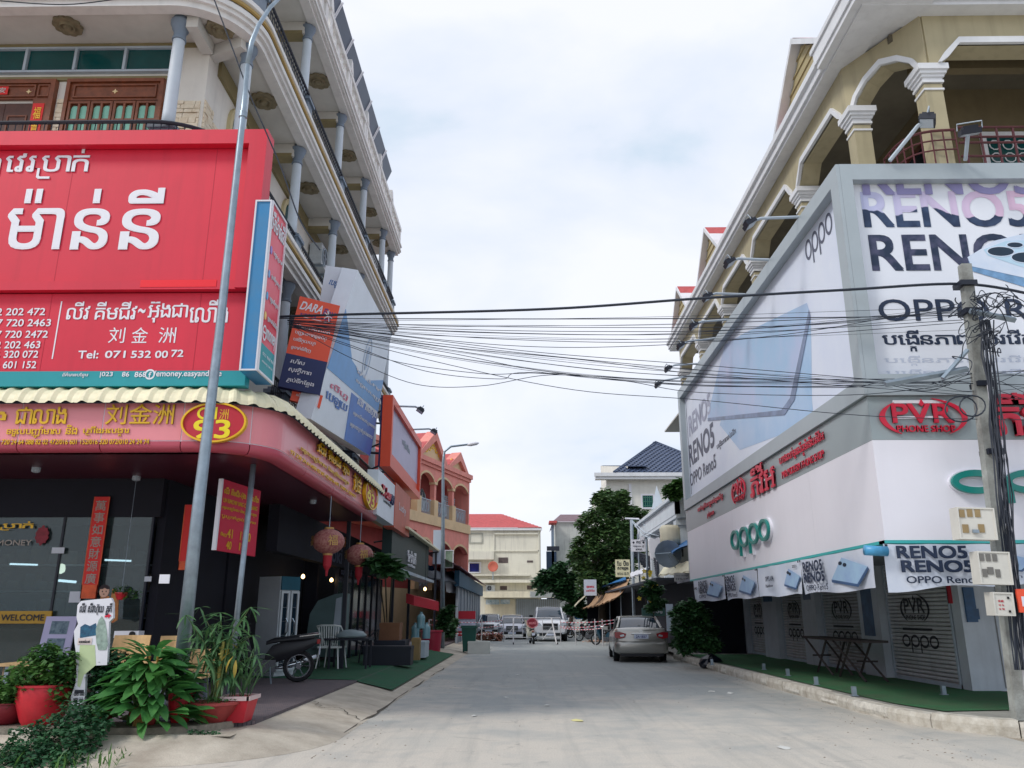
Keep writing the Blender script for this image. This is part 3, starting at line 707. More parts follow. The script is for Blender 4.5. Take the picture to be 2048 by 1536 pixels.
# fascia joints: measured on the front, about 1.27 m apart, then round the corner and along the side
js = [at(x, 850, Y=12).x + 22 for x in (40, 205, 365, 500)]
js = [js[0] - 1.27 * k for k in range(8, 0, -1)] + js + [js[-1] + 1.12 + 1.1, js[-1] + 1.12 + 1.1 + 2.2, js[-1] + 5.6, js[-1] + 7.9, LFA]
pinkb = mat('pink_bullnose', (186, 78, 96), .3, var=.04)
for a, b_ in zip(js[:-1], js[1:]):
    if b_ - a < .1: continue
    sp_ = subpath(FA, a + .008, b_ - .008)
    obj('fascia_panel', MB().sweep(sp_, [(-.02, 4.17), (0, 4.17), (0, 4.88), (-.02, 4.88)]), pink, CN)
    obj('bullnose', MB().sweep(sp_, [(-.02, 4.155), (.004, 4.155)] + [(-.12 + .124 * math.cos(t), 4.1 - .1 * math.sin(t)) for t in [PI / 2 * i / 6 for i in range(7)]] + [(-.25, 4.0), (-.25, 4.155)]), pinkb, CN, smooth='auto')
# corrugated cream awning over it
AW = thing('awning', 'cream corrugated metal awning strip curving above the pink fascia', 'awning', (-5, 13, 4.8))
awm = mat('cream_sheet', (238, 230, 196), .5, var=.05, streak=.1)
FB = subpath(FA, 6, LFA - .0); P2 = []; L2 = plen(FB); s_ = 0
while s_ < L2: P2.append(subpath(FB, s_, s_ + .001)[0]); s_ += .0315
prof = [(.17, 4.73), (.155, 4.80), (.11, 4.88), (.03, 4.96), (-.09, 5.02), (-.28, 5.06)]
i = 0
while i < len(P2) - 2:
    seg = P2[i:i + 25]; vs = []; k = len(prof)
    for j, (x, y) in enumerate(seg):
        g = i + j; a = P2[max(0, g - 1)]; b_ = P2[min(len(P2) - 1, g + 1)]
        t = Vector((b_[0] - a[0], b_[1] - a[1])).normalized(); nx, ny = t.y, -t.x
        w = [.0, .0, .0, .014, .028, .028, .014, .0][g % 8]
        for o, z in prof: vs.append((x + nx * (o + w * .8), y + ny * (o + w * .8), z + w + (.006 if j in (0,) else 0)))
    obj('sheet', MB().add(vs, [(a * k + b2, (a + 1) * k + b2, (a + 1) * k + b2 + 1, a * k + b2 + 1) for a in range(len(seg) - 1) for b2 in range(k - 1)]), awm, AW)
    i += 24
obj('edge_flashing', MB().sweep(FB, [(.15, 4.72), (.16, 4.735), (0, 4.9), (-.02, 4.885)]), navyblack, AW)
# fascia lettering (front)
CF = FY(12.0)
khg = []
def R_(pl, *a): return pl.rect(*a)
lettering([('ង', R_(CF, -22, 822, 14, 841), .02), ('ជាលាង', R_(CF, 33, 815, 135, 848), .015), ('刘金洲', R_(CF, 214, 809, 349, 849), .01)], CF, gold, CN, d=.008, ext=.015, label='raised gold letters')
lettering([('ទទួលបញ្ចាំមាស', R_(CF, 14, 853, 122, 876), .02), ('និង', R_(CF, 133, 850, 156, 869), .02), ('គ្រឿងអលង្ការ', R_(CF, 166, 853, 259, 873), .02),
           ('93 720 24 64 088 82 02 472/016 601 152/016 320 072/010 24 24 74', R_(CF, -10, 879, 299, 889), .02)], CF, gold, CN, d=.008, ext=.006)
# oval house-number badge
def badge(pl, u0, u1, v0, v1, label):
    t = thing('number_badge', label, 'sign', pl.p((u0 + u1) / 2, v0))
    cu, cv = (u0 + u1) / 2, (v0 + v1) / 2; ru, rv = (u1 - u0) / 2, (v1 - v0) / 2
    obj('rim', MB().ring(pl, ell(cu, cv, ru, rv, 40), ell(cu, cv, ru * .94, rv * .91, 40), 0, .09), gold, t)
    obj('face', MB().pp(pl, ell(cu, cv, ru * .95, rv * .92, 40), 0, .06), darkred, t)
    lettering([('C1', (cu - ru * .54, cu + ru * .06, cv + rv * .16, cv + rv * .76), .02), ('93', (cu - ru * .6, cu + ru * .5, cv - rv * .78, cv + rv * .12), .025)], pl, mat('yellow_digits', (244, 222, 30), .4, var=0), t, d=.062)
    lettering([('洲', (cu + ru * .14, cu + ru * .42, cv + rv * .16, cv + rv * .66), .0)], pl, gold, t, d=.062)
    return t
a = R_(FY(11.97), 366, 807, 496, 887)
badge(FY(11.97), *a, label='red and gold oval badge reading 93 on the front pink fascia')
SF = FX(-3.93)
a = SF.uv(726, 955)[0], SF.uv(754, 955)[0]; vz = SF.uv(740, 950)[1], SF.uv(740, 1015)[1]
badge(SF, a[0], a[1] - .15, 4.15, 4.88, label='red and gold oval badge at the far end of the side fascia')
def side(pl, x0, x1, v0, v1, ym): return (pl.uv(x0, ym)[0], pl.uv(x1, ym)[0], v0, v1)
lettering([('លីវ គីមជីវ អ៊ុង', side(SF, 633, 698, 4.52, 4.8, 900), .025), ('刘金', side(SF, 707, 722, 4.35, 4.75, 930), .02)], SF, gold, CN, d=.01, ext=.03)
lettering([('ទទួលបញ្ចាំមាស និងគ្រឿងអលង្ការ', side(SF, 600, 700, 4.34, 4.47, 900), .02), ('93 720 24 64 088 82 02 472/016 601 152/016 320 072', side(SF, 580, 715, 4.2, 4.27, 900), .02)], SF, gold, CN, d=.008, ext=.01)
# ------------------------------------------------------------------ big red billboard
BB = thing('billboard', 'huge crimson money-shop billboard with white Khmer lettering above the canopy', 'billboard', (-7, 11.95, 5.07))
X1 = -4.32; zt = at(545, 262, Y=11.9).z; zm = at(400, 578, Y=11.9).z; zb = at(300, 768, Y=11.9).z; zteal = at(300, 738, Y=11.9).z
BP = FY(11.9)
obj('panel', MB().pb(BP, -16, X1 - .3, zm + .02, zt - .28, -.25, -.1), red, BB, label='upper crimson face')
obj('frame', MB().pb(BP, -16, X1, zt - .27, zt, -.3, .06).pb(BP, X1 - .3, X1, zm, zt - .27, -.3, .06).pb(BP, -16, X1 - .3, zm - .0, zm + .15, -.3, .0), red, BB)
obj('panel', MB().pb(BP, -16, X1 - .06, zteal, zm - .02, -.3, -.12), red, BB, label='lower crimson face with names and numbers')
obj('strip', MB().pb(BP, -16, X1 - .04, zb, zteal, -.3, -.1), teal, BB, label='teal strip along the bottom')
for k in range(4): obj('seam', MB().pb(BP, X1 - .9 - 2.44 * k, X1 - .888 - 2.44 * k, zm + .16, zt - .28, -.1, -.098).pb(BP, X1 - .9 - 2.44 * k, X1 - .888 - 2.44 * k, zteal, zm - .03, -.12, -.117), mat('seam_red', (190, 28, 56), .6, var=0), BB)
obj('patch', MB().pb(BP, *R_(BP, 281, 560, 433, 574), .002, .006), mat('bright_red', (240, 20, 40), .4, var=0), BB, label='brighter red repair patch')
pb_ = FY(12.0)   # face plane is .1 behind
lettering([('វេរប្រាក់', R_(pb_, 12, 297, 178, 358), .01), ('ា', R_(pb_, -14, 318, 1, 350), .018)], pb_, letterwhite, BB, d=.0, ext=.012, label='white raised letters')
lettering([('ម៉ា', R_(pb_, 17, 380, 128, 498), .016), ('ន់', R_(pb_, 151, 380, 220, 498), .016), ('នី', R_(pb_, 247, 378, 322, 498), .016)], pb_, letterwhite, BB, d=.0, ext=.012, label='largest white raised letters')
pc = FY(12.02)
lettering([('លីវ', R_(pc, 135, 604, 180, 639), .012), ('គីមជីវ', R_(pc, 192, 604, 274, 639), .012), ('~', R_(pc, 277, 618, 291, 626), .02), ('អ៊ុងជា', R_(pc, 297, 604, 376, 645), .012), ('លៀង', R_(pc, 380, 600, 457, 645), .012),
           ('刘', R_(pc, 218, 655, 250, 686), 0), ('金', R_(pc, 264, 655, 296, 686), 0), ('洲', R_(pc, 318, 655, 352, 686), 0),
           ('Tel:', R_(pc, 157, 702, 197, 717), .03), ('071', R_(pc, 211, 702, 251, 716), .03), ('532', R_(pc, 263, 702, 302, 716), .03), ('00', R_(pc, 311, 702, 336, 716), .03), ('72', R_(pc, 343, 700, 367, 714), .03),
           ('012 202 472', R_(pc, -30, 617, 91, 631), .025), ('017 720 2463', R_(pc, -30, 639, 102, 653), .025), ('097 720 2472', R_(pc, -30, 662, 96, 676), .025), ('012 202 463', R_(pc, -30, 683, 81, 697), .025), ('016 320 072', R_(pc, -30, 702, 77, 716), .025), ('016 601 152', R_(pc, -30, 723, 73, 737), .025)],
          pc, letterwhite, BB, d=.004)
rl_ = R_(pc, 113, 603, 125, 718); obj('rule', MB().pb(pc, rl_[0], rl_[0] + .02, rl_[2], rl_[3], .002, .006), letterwhite, BB)
lettering([('ព័ត៌មានបន្ថែម', R_(pc, 127, 746, 178, 757), .015), ('|023', R_(pc, 202, 745, 227, 756), .03), ('86', R_(pc, 246, 745, 260, 754), .03), ('868', R_(pc, 271, 745, 294, 755), .03), ('f', R_(pc, 299, 745, 304, 756), .05), ('/emoney.easyandsafe', R_(pc, 309, 742, 444, 757), .03)], pc, letterwhite, BB, d=.024)
obj('round_logo', MB().ring(pc, ell(*[(lambda r: ((r[0] + r[1]) / 2, (r[2] + r[3]) / 2))(R_(pc, 294, 742, 308, 757))][0], .085, .085), ell(*[(lambda r: ((r[0] + r[1]) / 2, (r[2] + r[3]) / 2))(R_(pc, 294, 742, 308, 757))][0], .06, .06), .02, .024), letterwhite, BB)
# ------------------------------------------------------------------ blue-edged light box
LX = thing('light_box', 'tall blue-edged pink light box sign reading money beside the red billboard', 'sign', (-4.2, 11.75, 5.1))
xs = -4.09
obj('casing', MB().box(xs - .27, xs - .012, 11.72, 12.52, 5.20, 8.12), mat('blue_print', (74, 130, 172), .4, var=.25, scale=1.2, c2=(20, 130, 190)), LX)
obj('edge_trim', MB().frame(FX(xs - .01), 11.72, 12.52, 5.20, 8.12, .035, 0, .03).frame(FY(11.72), xs - .27, xs, 5.20, 8.12, .025, 0, .02), whiteclean, LX)
obj('face', MB().pb(FX(xs - .012), 11.75, 12.49, 5.70, 8.09, 0, .01), mat('pink_print', (232, 84, 112), .4, var=.05, scale=.8, c2=(214, 32, 58)), LX)
obj('face', MB().pb(FX(xs - .012), 11.75, 12.49, 5.23, 5.70, 0, .01), teal, LX, label='teal foot of the sign')
fx_ = FX(xs)
lettering([('អ៊ីម៉ាន់នី', (11.8, 12.46, 7.66, 7.99), .02), ('money', (12.0, 12.46, 5.75, 5.98), .03), ('ផ្ទេរប្រាក់', (11.98, 12.5, 7.24, 7.36), .01), ('ទូទាត់វិក្កយបត្រ', (11.98, 12.44, 6.82, 6.95), .01), ('បញ្ចូលទឹកប្រាក់', (11.98, 12.44, 6.44, 6.57), .01), ('ទូទាត់ទំនិញ', (11.98, 12.55, 6.11, 6.22), .01), ('023 868 868', (11.9, 12.5, 5.52, 5.57), .0), ('emoney.com.kh', (11.9, 12.44, 5.39, 5.45), 0)], fx_, letterwhite, LX, d=.006)
obj('round_logo', MB().ring(fx_, ell(11.9, 5.88, .09, .13), ell(11.9, 5.88, .065, .1), .003, .008).pb(fx_, 11.83, 11.98, 5.87, 5.90, .003, .008), letterwhite, LX)
for k, c_ in enumerate(((150, 130, 210), (120, 170, 220), (90, 170, 220), (240, 200, 120))): obj('icon', MB().pp(fx_, ell(11.87, [7.30, 6.88, 6.50, 6.16][k], .05, .07, 14), .003, .008), mat('icon_%d' % k, c_, .5, var=0), LX)
# ------------------------------------------------------------------ orange pay sign
def quadsign(pts, depth, Yd=None, Xd=None):
    a, b_, c = [at(x, y, Y=Yd, X=Xd) for x, y in pts]; return P3(a, b_, c)
DP = P3(at(556, 772, Y=15), at(640, 790, Y=15.25), at(581, 588, Y=15)); w_ = DP.uv(640, 790)[0]; h_ = DP.uv(583, 588)[1]
DS = thing('hanging_sign', 'orange and navy pay sign with DARA lettering leaning over the canopy corner', 'sign', DP.p(0, 0))
nv = mat('navy_print', (26, 40, 92), .5, var=.05); org = mat('orange_print', (232, 84, 52), .45, var=.03)
obj('panel', MB().pb(DP, 0, w_, h_ * .36, h_, -.2, 0), org, DS); obj('panel', MB().pb(DP, 0, w_, 0, h_ * .36, -.2, 0), nv, DS, label='navy lower part'); 
obj('bar', MB().pb(DP, .02, w_ - .02, h_ * .78, h_ * .785, .001, .005), letterwhite, DS)
lettering([('DARA', (w_ * .06, w_ * .6, h_ * .86, h_ * .95), .03, .25), ('មានប្រាក់-ដាក់ប្រាក់', (w_ * .08, w_ * .9, h_ * .65, h_ * .7), .008, .1), ('បញ្ជូលកាតទូរស័ព្ទ', (w_ * .08, w_ * .85, h_ * .57, h_ * .63), .008, .1), ('បង់វិក្កយបត្រ', (w_ * .08, w_ * .62, h_ * .49, h_ * .55), .008, .1), ('ទូទាត់ទំនិញ', (w_ * .08, w_ * .55, h_ * .41, h_ * .46), .008, .1),
           ('រហ័ស', (w_ * .14, w_ * .48, h_ * .27, h_ * .32), .01, .1), ('សុវត្ថិភាព', (w_ * .14, w_ * .68, h_ * .16, h_ * .23), .01, .1), ('គ្រប់ទីកន្លែង', (w_ * .14, w_ * .8, h_ * .05, h_ * .12), .01, .1)], DP, letterwhite, DS, d=.004)
lettering([('Pay', (w_ * .62, w_ * .9, h_ * .83, h_ * .93), .02, .2), ('ដារ៉ា ភេ', (w_ * .12, w_ * .85, h_ * .8, h_ * .83), .02)], DP, mat('purple_print', (110, 60, 130), .5, var=0), DS, d=.004)
# small orange name board under it
q = P3(at(580, 800, Y=15.2), at(640, 815, Y=15.4), at(582, 772, Y=15.2)); u = q.uv(640, 815)[0]; v = q.uv(582, 775)[1]
sb = thing('name_board', 'small orange name board tucked under the leaning pay sign', 'sign', q.p(0, 0))
obj('panel', MB().pb(q, 0, u, 0, v, -.12, 0), org, sb); lettering([('ឈឹម សុវណ្ណ ភ.ភ', (u * .15, u * .85, v * .35, v * .7), .01)], q, letterwhite, sb, d=.004)
# ------------------------------------------------------------------ tall blue and white leaning sign box
pT0 = at(722, 545, Y=16.2); 
wp = P3(at(628, 850, X=-4.15), at(745, 910, X=-4.15), at(716, 540, X=-3.55))
H0, H1 = wp.uv(628, 850)[0], wp.uv(745, 910)[0]
WS = thing('sign_box', 'big leaning blue and white sign box with pale bottle artwork above side fascia', 'sign', wp.p(H0, 0))
pts = [wp.uv(*p_) for p_ in ((622, 838), (740, 912), (783, 668), (716, 540))]
bl = mat('blue_sign', (10, 112, 204), .4, var=.08, scale=.7, c2=(8, 84, 172)); pw = mat('pale_sign', (224, 232, 244), .4, var=.03)
def lerp(a, b_, t): return (a[0] + (b_[0] - a[0]) * t, a[1] + (b_[1] - a[1]) * t)
BL, BR, TR, TL = pts
obj('casing', MB().pp(wp, pts, -.35, -.004), pw, WS)
obj('face', MB().pp(wp, [lerp(BL, BR, .45), BR, lerp(BR, TR, .36), lerp(BL, TL, .32), lerp(lerp(BL, TL, .32), lerp(BR, TR, .36), .0), lerp(BL, BR, .45)][:4][::1] if False else [lerp(BL, BR, .48), BR, lerp(BR, TR, .34), lerp(lerp(BL, TL, .3), lerp(BR, TR, .34), .42)], 0, .004), bl, WS)
obj('face', MB().pp(wp, [lerp(BL, TL, .32), lerp(BR, TR, .36), lerp(BR, TR, .62)] + [lerp(lerp(BL, TL, .62), lerp(BR, TR, .64), t) for t in ()] + [lerp(lerp(BL, TL, .44), lerp(BR, TR, .5), .62), lerp(lerp(BL, TL, .5), lerp(BR, TR, .5), .3), lerp(BL, TL, .72)], 0, .004), mat('blue_sign_pale', (76, 148, 212), .4, var=.08), WS, label='upper blue swoosh')
def sub(a0, a1, b0, b1):
    x0 = BL[0] + (BR[0] - BL[0]) * a0; x1 = BL[0] + (BR[0] - BL[0]) * a1; y0 = BL[1]; y1 = TL[1]; sk = (TL[0] - BL[0]) / (TL[1] - BL[1])
    return (x0 + sk * (y1 - y0) * b0, x1 + sk * (y1 - y0) * b0, y0 + (y1 - y0) * b0, y0 + (y1 - y0) * b1)
lettering([('លីវ គីមហ៊ុយ', sub(.52, .95, .24, .31), .03), ('ទទួលបើកសេវាហ្វ្រេនឆាយ', sub(.5, .95, .16, .2), .015), ('ទទួលវេរប្រាក់គ្រប់ធនាគារ', sub(.5, .95, .08, .12), .015), ('ប្តូរប្រាក់', sub(.35, .9, .44, .48), .015), ('ទទួលបញ្ចាំ', sub(.4, .92, .37, .41), .015)], wp, letterwhite, WS, d=.008)
lettering([('បេឡុយ', sub(.08, .4, .14, .2), .02)], wp, bl, WS, d=.008)
lettering([('លីហួ', sub(.1, .36, .22, .27), .02)], wp, mat('pink_letters', (226, 120, 150), .5, var=0), WS, d=.008)
cb = lerp(lerp(BL, TL, .62), lerp(BR, TR, .62), .55)
obj('emblem', MB().ring(wp, ell(cb[0], cb[1], .36, .5), ell(cb[0], cb[1], .32, .45), .004, .008).pp(wp, ell(cb[0], cb[1], .14, .3), .004, .008), mat('faded_print', (176, 196, 222), .5, var=0), WS)
q = P3(at(640, 620, Y=16.0), at(700, 640, Y=16.0), at(652, 531, Y=16.0)); uw, vh = q.uv(716, 545)[0], q.uv(652, 531)[1]
wt = thing('narrow_sign', 'narrow white sign panel with small blue script above the orange sign', 'sign', q.p(0, 0))
v2 = q.uv(600, 830); v3 = q.uv(648, 840)
poly = [q.uv(598, 830), q.uv(622, 836), q.uv(716, 540), q.uv(652, 531)]
obj('panel', MB().pp(q, poly, -.3, 0), pw, wt)
obj('panel', MB().pp(q, [q.uv(598, 830), q.uv(618, 836), q.uv(689, 622), q.uv(668, 618), q.uv(650, 690)], .002, .006), mat('bright_blue', (20, 110, 180), .4, var=.05), wt, label='bright blue lower part')
lettering([('បេឡុយ', q.rect(655, 563, 689, 577), .02, .1)], q, mat('blue_letters', (60, 120, 190), .5, var=0), wt, d=.004)
# ------------------------------------------------------------------ further signs down the left side
OX = -3.75; op_ = FX(OX)
def ub(x, y): return op_.uv(x, y)
A0, A1 = ub(783, 800)[0], ub(841, 900)[0]; Z0_, Z1_ = ub(800, 975)[1], ub(783, 789)[1]
print('orange bb', A0, A1, Z0_, Z1_)
OB = thing('billboard', 'orange framed billboard with washed-out lilac poster further down the left side', 'billboard', (OX, A0, Z0_))
z0, z1 = ub(775, 930)[1], ub(783, 789)[1]
obj('frame', MB().frame(op_, A0, A1, z0, z1, .22, -.25, .04), org, OB)
obj('poster', MB().pb(op_, A0 + .2, A1 - .2, z0 + .5, z1 - .2, -.2, -.06), mat('lilac_print', (190, 180, 210), .45, var=.06, scale=.6), OB)
obj('strip', MB().pb(op_, A0 + .2, A1 - .2, z0 + .2, z0 + .5, -.2, -.05), org, OB)
obj('side_panel', MB().box(OX - .3, OX - .26, A0, A1, z0, z1), nv, OB)
lettering([('ការ៉ូលីន', (A0 + (A1 - A0) * .4, A0 + (A1 - A0) * .65, z0 + (z1 - z0) * .55, z0 + (z1 - z0) * .68), .02)], op_, lightgrey, OB, d=-.05)
br = MB()
for (dy, dz) in ((.2, .4), (.2, 2.0), (3.5, .4), (3.5, 2)): br.tube([(OX - .2, A0 + dy, z0 + dz), (-5.3, A0 + dy, z0 + dz + .1)], .035, 5); br.tube([(OX - .2, A0 + dy, z0 + dz - .3), (-5.3, A0 + dy, z0 + dz - .9)], .03, 5)
obj('bracket', br, navyblack, OB)
def flood(base, tip, label, group='floodlights on sign arms', sc=1.0, rz=0):
    """arm from the sign to a tilted lamp head"""
    b_, t_ = Vector(base), Vector(tip); t = thing('floodlight', label, 'floodlight', b_, group)
    mid = b_.lerp(t_, .75) + Vector((0, 0, .06))
    obj('arm', MB().tube([b_, mid, t_], .03 * sc, 6), lightgrey, t)
    d = (t_ - b_).normalized(); sidev = d.cross(Vector((0, 0, 1))).normalized(); dn = Vector((0, 0, -1)) - d * .6; dn.normalize(); u_ = sidev; v_ = dn.cross(u_)
    k = sc
    obj('head', MB().ob(t_ - u_ * .14 * k - v_ * .11 * k - dn * .0, u_ * .28 * k, v_ * .22 * k, dn * .08 * k).ob(t_ - u_ * .1 * k - v_ * .08 * k - dn * .05 * k, u_ * .2 * k, v_ * .16 * k, dn * .05 * k), navyblack, t)
    obj('lens', MB().ob(t_ - u_ * .12 * k - v_ * .09 * k + dn * .08 * k, u_ * .24 * k, v_ * .18 * k, dn * .008), mat('lamp_glass', (190, 200, 210), .15, var=0), t)
    obj('yoke', MB().tube([t_ - u_ * .17 * k, t_ - u_ * .17 * k - dn * .1 * k, t_ + u_ * .17 * k - dn * .1 * k, t_ + u_ * .17 * k], .012, 5), lightgrey, t)
    return t
flood(op_.p(ub(797, 815)[0], z1), at(842, 819, Y=ub(797, 815)[0] + .2), 'silver floodlight on a straight arm above near end of the orange billboard')
flood(op_.p(ub(825, 862)[0], z1), at(869, 862, Y=ub(825, 862)[0] + .2), 'silver floodlight on a straight arm above far end of the orange billboard')
# white and orange light box under it, then dark green fascia
sp2 = FX(-3.85)
a0, a1 = sp2.uv(757, 950)[0], sp2.uv(790, 960)[0]; zz = sp2.uv(758, 940)[1], sp2.uv(790, 1042)[1]
a1 = sp2.uv(789, 1000)[0]; a2 = sp2.uv(819, 1010)[0]; z1 = sp2.uv(757, 938)[1]; z0 = sp2.uv(756, 1030)[1]
print('mlav', a0, a1, a2, z0, z1)
ML = thing('light_box', 'white light box with red and blue raised letters beside pink fascia end', 'sign', (-3.85, a0, z0))
obj('panel', MB().pb(sp2, a0, a1, z0, z1, -.3, 0), pw, ML)
lettering([('K-Lav', (a0 + .5, a0 + 1.9, z0 + (z1 - z0) * .5, z0 + (z1 - z0) * .72), .05)], sp2, redletter, ML, d=.004, ext=.05)
lettering([('99', (a0 + 1.95, a0 + 2.5, z0 + (z1 - z0) * .46, z0 + (z1 - z0) * .68), .05)], sp2, nv, ML, d=.004, ext=.05)
lettering([('ហាងកាហ្វេ', (a0 + .9, a0 + 2.2, z0 + (z1 - z0) * .34, z0 + (z1 - z0) * .44), .01)], sp2, navyblack, ML, d=.004)
OL = thing('light_box', 'plain rusty orange light box hanging next to the white one', 'sign', (-3.85, a1, z0))
obj('panel', MB().pb(sp2, a1, a2, z0 - .05, z1 + .1, -.3, .02), mat('rusty_orange', (206, 98, 76), .5, var=.06, streak=.15), OL)
lettering([('Lucky', (a1 + .8, a1 + 2.2, z0 + .5, z0 + .8), .0)], sp2, pw, OL, d=.03)
G0, G1 = a2 + .05, FX(-4.0).uv(858, 1090)[0]
gx = FX(-4.0); gz1 = 3.95; gz0 = gx.uv(800, 1110)[1]
print('green', G0, G1, gz0)
GF = thing('shop_sign', 'dark green shop fascia with white bottle-shaped lettering', 'sign', (-4, G0, gz0))
obj('panel', MB().pb(gx, G0 - 2.5, G1, 2.95, gz1 + .5, -.3, 0), mat('dark_green', (14, 46, 48), .5, var=.1), GF)
lettering([('កែវ៉ាភី', (G0 + .8, G0 + 3.0, 3.35, 3.75), .03), ('coffee', (G0 + 1.0, G0 + 2.8, 3.2, 3.3), .02)], gx, letterwhite, GF, d=.004, ext=.03)
obj('ledge', MB().box(-4.3, -3.75, G0 - 2.5, G1, 2.85, 2.95), lightgrey, GF)
CA = thing('awning', 'pale awning edge sloping over the dark green shop fascia', 'awning', (-3.9, G0, 4.4))
obj('sheet', MB().ob((-3.7, G0 - 1, 4.25), (0, G1 - G0 + 3.5, 0), (-1.6, 0, .45), (0, 0, .07)), awm, CA)
obj('support', MB().tube([(-3.8, G1 + 1, 4.2), (-3.8, G1 + 1, .25)], .05, 6).tube([(-5.2, G1 + 1, 4.0), (-3.7, G1 + 1, 4.2)], .03, 5).tube([(-3.8, G0 + 1, 4.2), (-5.2, G0 + 1, 4.0)], .03, 5), navyblack, CA)
# ------------------------------------------------------------------ left ground floor: dark glass shopfront and deep open shops
SH = thing('shopfront', 'dark glazed money-shop front in the shade under the pink canopy', 'shopfront', (-9, 15, .24))
GP = FY(14.6)
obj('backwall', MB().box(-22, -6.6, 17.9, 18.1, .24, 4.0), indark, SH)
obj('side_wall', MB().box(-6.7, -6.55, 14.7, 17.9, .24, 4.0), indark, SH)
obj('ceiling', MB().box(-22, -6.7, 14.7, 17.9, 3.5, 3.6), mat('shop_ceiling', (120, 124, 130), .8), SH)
ic = mat('shop_clutter', (150, 128, 104), .7, scale=3, c2=(70, 96, 110))
cnt = obj('counter', MB().box(-13.5, -8.6, 16.3, 16.8, .24, 1.25).box(-13.6, -8.5, 16.25, 16.85, 1.25, 1.3), wood, SH)
rgi = random.Random(12)
for k in range(3):
    sh_ = obj('shelf', MB().box(-13, -7.2, 17.5, 17.88, 1.5 + k * .55, 1.53 + k * .55), lightgrey, SH); bxs = MB(); u = -12.9
    while u < -7.4: w = rgi.uniform(.12, .35); bxs.box(u, u + w, 17.55, 17.8, 1.53 + k * .55, 1.53 + k * .55 + rgi.uniform(.15, .42)); u += w + rgi.uniform(.02, .3)
    obj('shelf_goods', bxs, ic, sh_, kind='stuff')
gm_ = mat('shop_glass', (150, 178, 182), .03, var=0, spec=.4); gm_.node_tree.nodes['Principled BSDF'].inputs['Transmission Weight'].default_value = .9
for k in range(7):
    u1 = -6.75 - k * 1.62
    pn = obj('glass_pane', MB().pb(GP, u1 - 1.58, u1, .3, 3.3, -.01, .01), mat('shop_glass', (12, 44, 56), .07, var=0, spec=.28), SH)
    obj('mullion', MB().pb(GP, u1, u1 + .04, .26, 3.45, -.03, .03), navyblack, pn)
obj('fascia_beam', MB().pb(GP, -22, -6.6, 3.3, 4.0, -.1, .05), indark, SH)
obj('tile_skirt', MB().pb(GP, -22, -6.6, .24, .4, -.05, .04), mat('brown_tile', (96, 66, 60), .4, var=.1), SH)
silver = mat('silver_ink', (170, 158, 150), .5, .1, var=0)
g2 = FY(14.55)
lettering([('ប្តូរប្រាក់', g2.rect(-40, 1043, 67, 1063), .02)], g2, gold, SH, d=.01)
lettering([('CHANGING MONEY', g2.rect(-120, 1080, 64, 1091), .02)], g2, silver, SH, d=.01)
# couplets
def couplet(pl, x0, y0, x1, y1, txt, label):
    u0, u1, v0, v1 = pl.rect(x0, y0, x1, y1); t = thing('couplet', label, 'paper banner', pl.p(u0, v0, .03))
    w = u1 - u0
    obj('paper', MB().pb(pl, u0, u1, v0, v1, .02, .03), stk, t)
    obj('border', MB().pb(pl, u0, u0 + .015, v0, v1, .031, .034).pb(pl, u1 - .015, u1, v0, v1, .031, .034).pb(pl, u0, u1, v0, v0 + (v1 - v0) * .13, .031, .034), mat('orange_paper', (230, 96, 50), .6, var=.15, scale=8), t)
    n_ = len(txt); H_ = (v1 - v0) * .84; top = v1 - (v1 - v0) * .03
    lettering([(c_, (u0 + w * .17, u1 - w * .17, top - H_ * (i + .92) / n_, top - H_ * (i + .08) / n_), .012) for i, c_ in enumerate(txt)], pl, silver, t, d=.036)
    return t
couplet(FY(14.5), 176, 994, 208, 1197, '萬事如意財源廣', 'long red paper couplet with silver Chinese characters on dark shop glass')
couplet(FY(14.62), 364, 1010, 381, 1140, ' ', 'partly hidden red couplet beside the lamp post')
# welcome board with money pictures behind the glass line
wb_ = thing('welcome_board', 'yellow WELCOME board on the dark shop glass behind the plants', 'sign', g2.p(-11, 1.9))
rc = g2.rect(-30, 1222, 105, 1247)
obj('board', MB().pb(g2, *rc, .02, .05), mat('mustard', (190, 146, 40), .5, var=.08), wb_)
lettering([('WELCOME', g2.rect(6, 1229, 92, 1241), .03)], g2, navyblack, wb_, d=.055)
for k, (x0, y0, x1, y1, lb) in enumerate(((140, 1183, 163, 1205, 'small white notice taped on the glass left of red couplet'), (290, 1153, 304, 1163, 'tiny white notice on glass right of the red couplet'), (105, 1095, 130, 1107, 'small pale card stuck on the glass under gold lettering'))):
    tag(obj('notice', MB().pb(g2, *g2.rect(x0, y0, x1, y1), .02, .026), mat('paper_white', (206, 210, 220), .7, var=.03)), lb, 'notice')
# mascot-free red paper figure
pg_ = g2.rect(70, 1050, 100, 1092)
tag(obj('paper_cutout', MB().pp(g2, [(pg_[0] + (pg_[1] - pg_[0]) * (.5 + .5 * math.cos(t) * (1 - .25 * math.cos(5 * t) ** 2)), pg_[2] + (pg_[3] - pg_[2]) * (.5 + .5 * math.sin(t) * (1 - .25 * math.sin(4 * t) ** 2))) for t in [2 * PI * i / 30 for i in range(30)]], .01, .02), mat('faded_red', (150, 44, 60), .6, var=.2, scale=12)), 'faded red paper cutout stuck beside the gold window lettering', 'decoration')
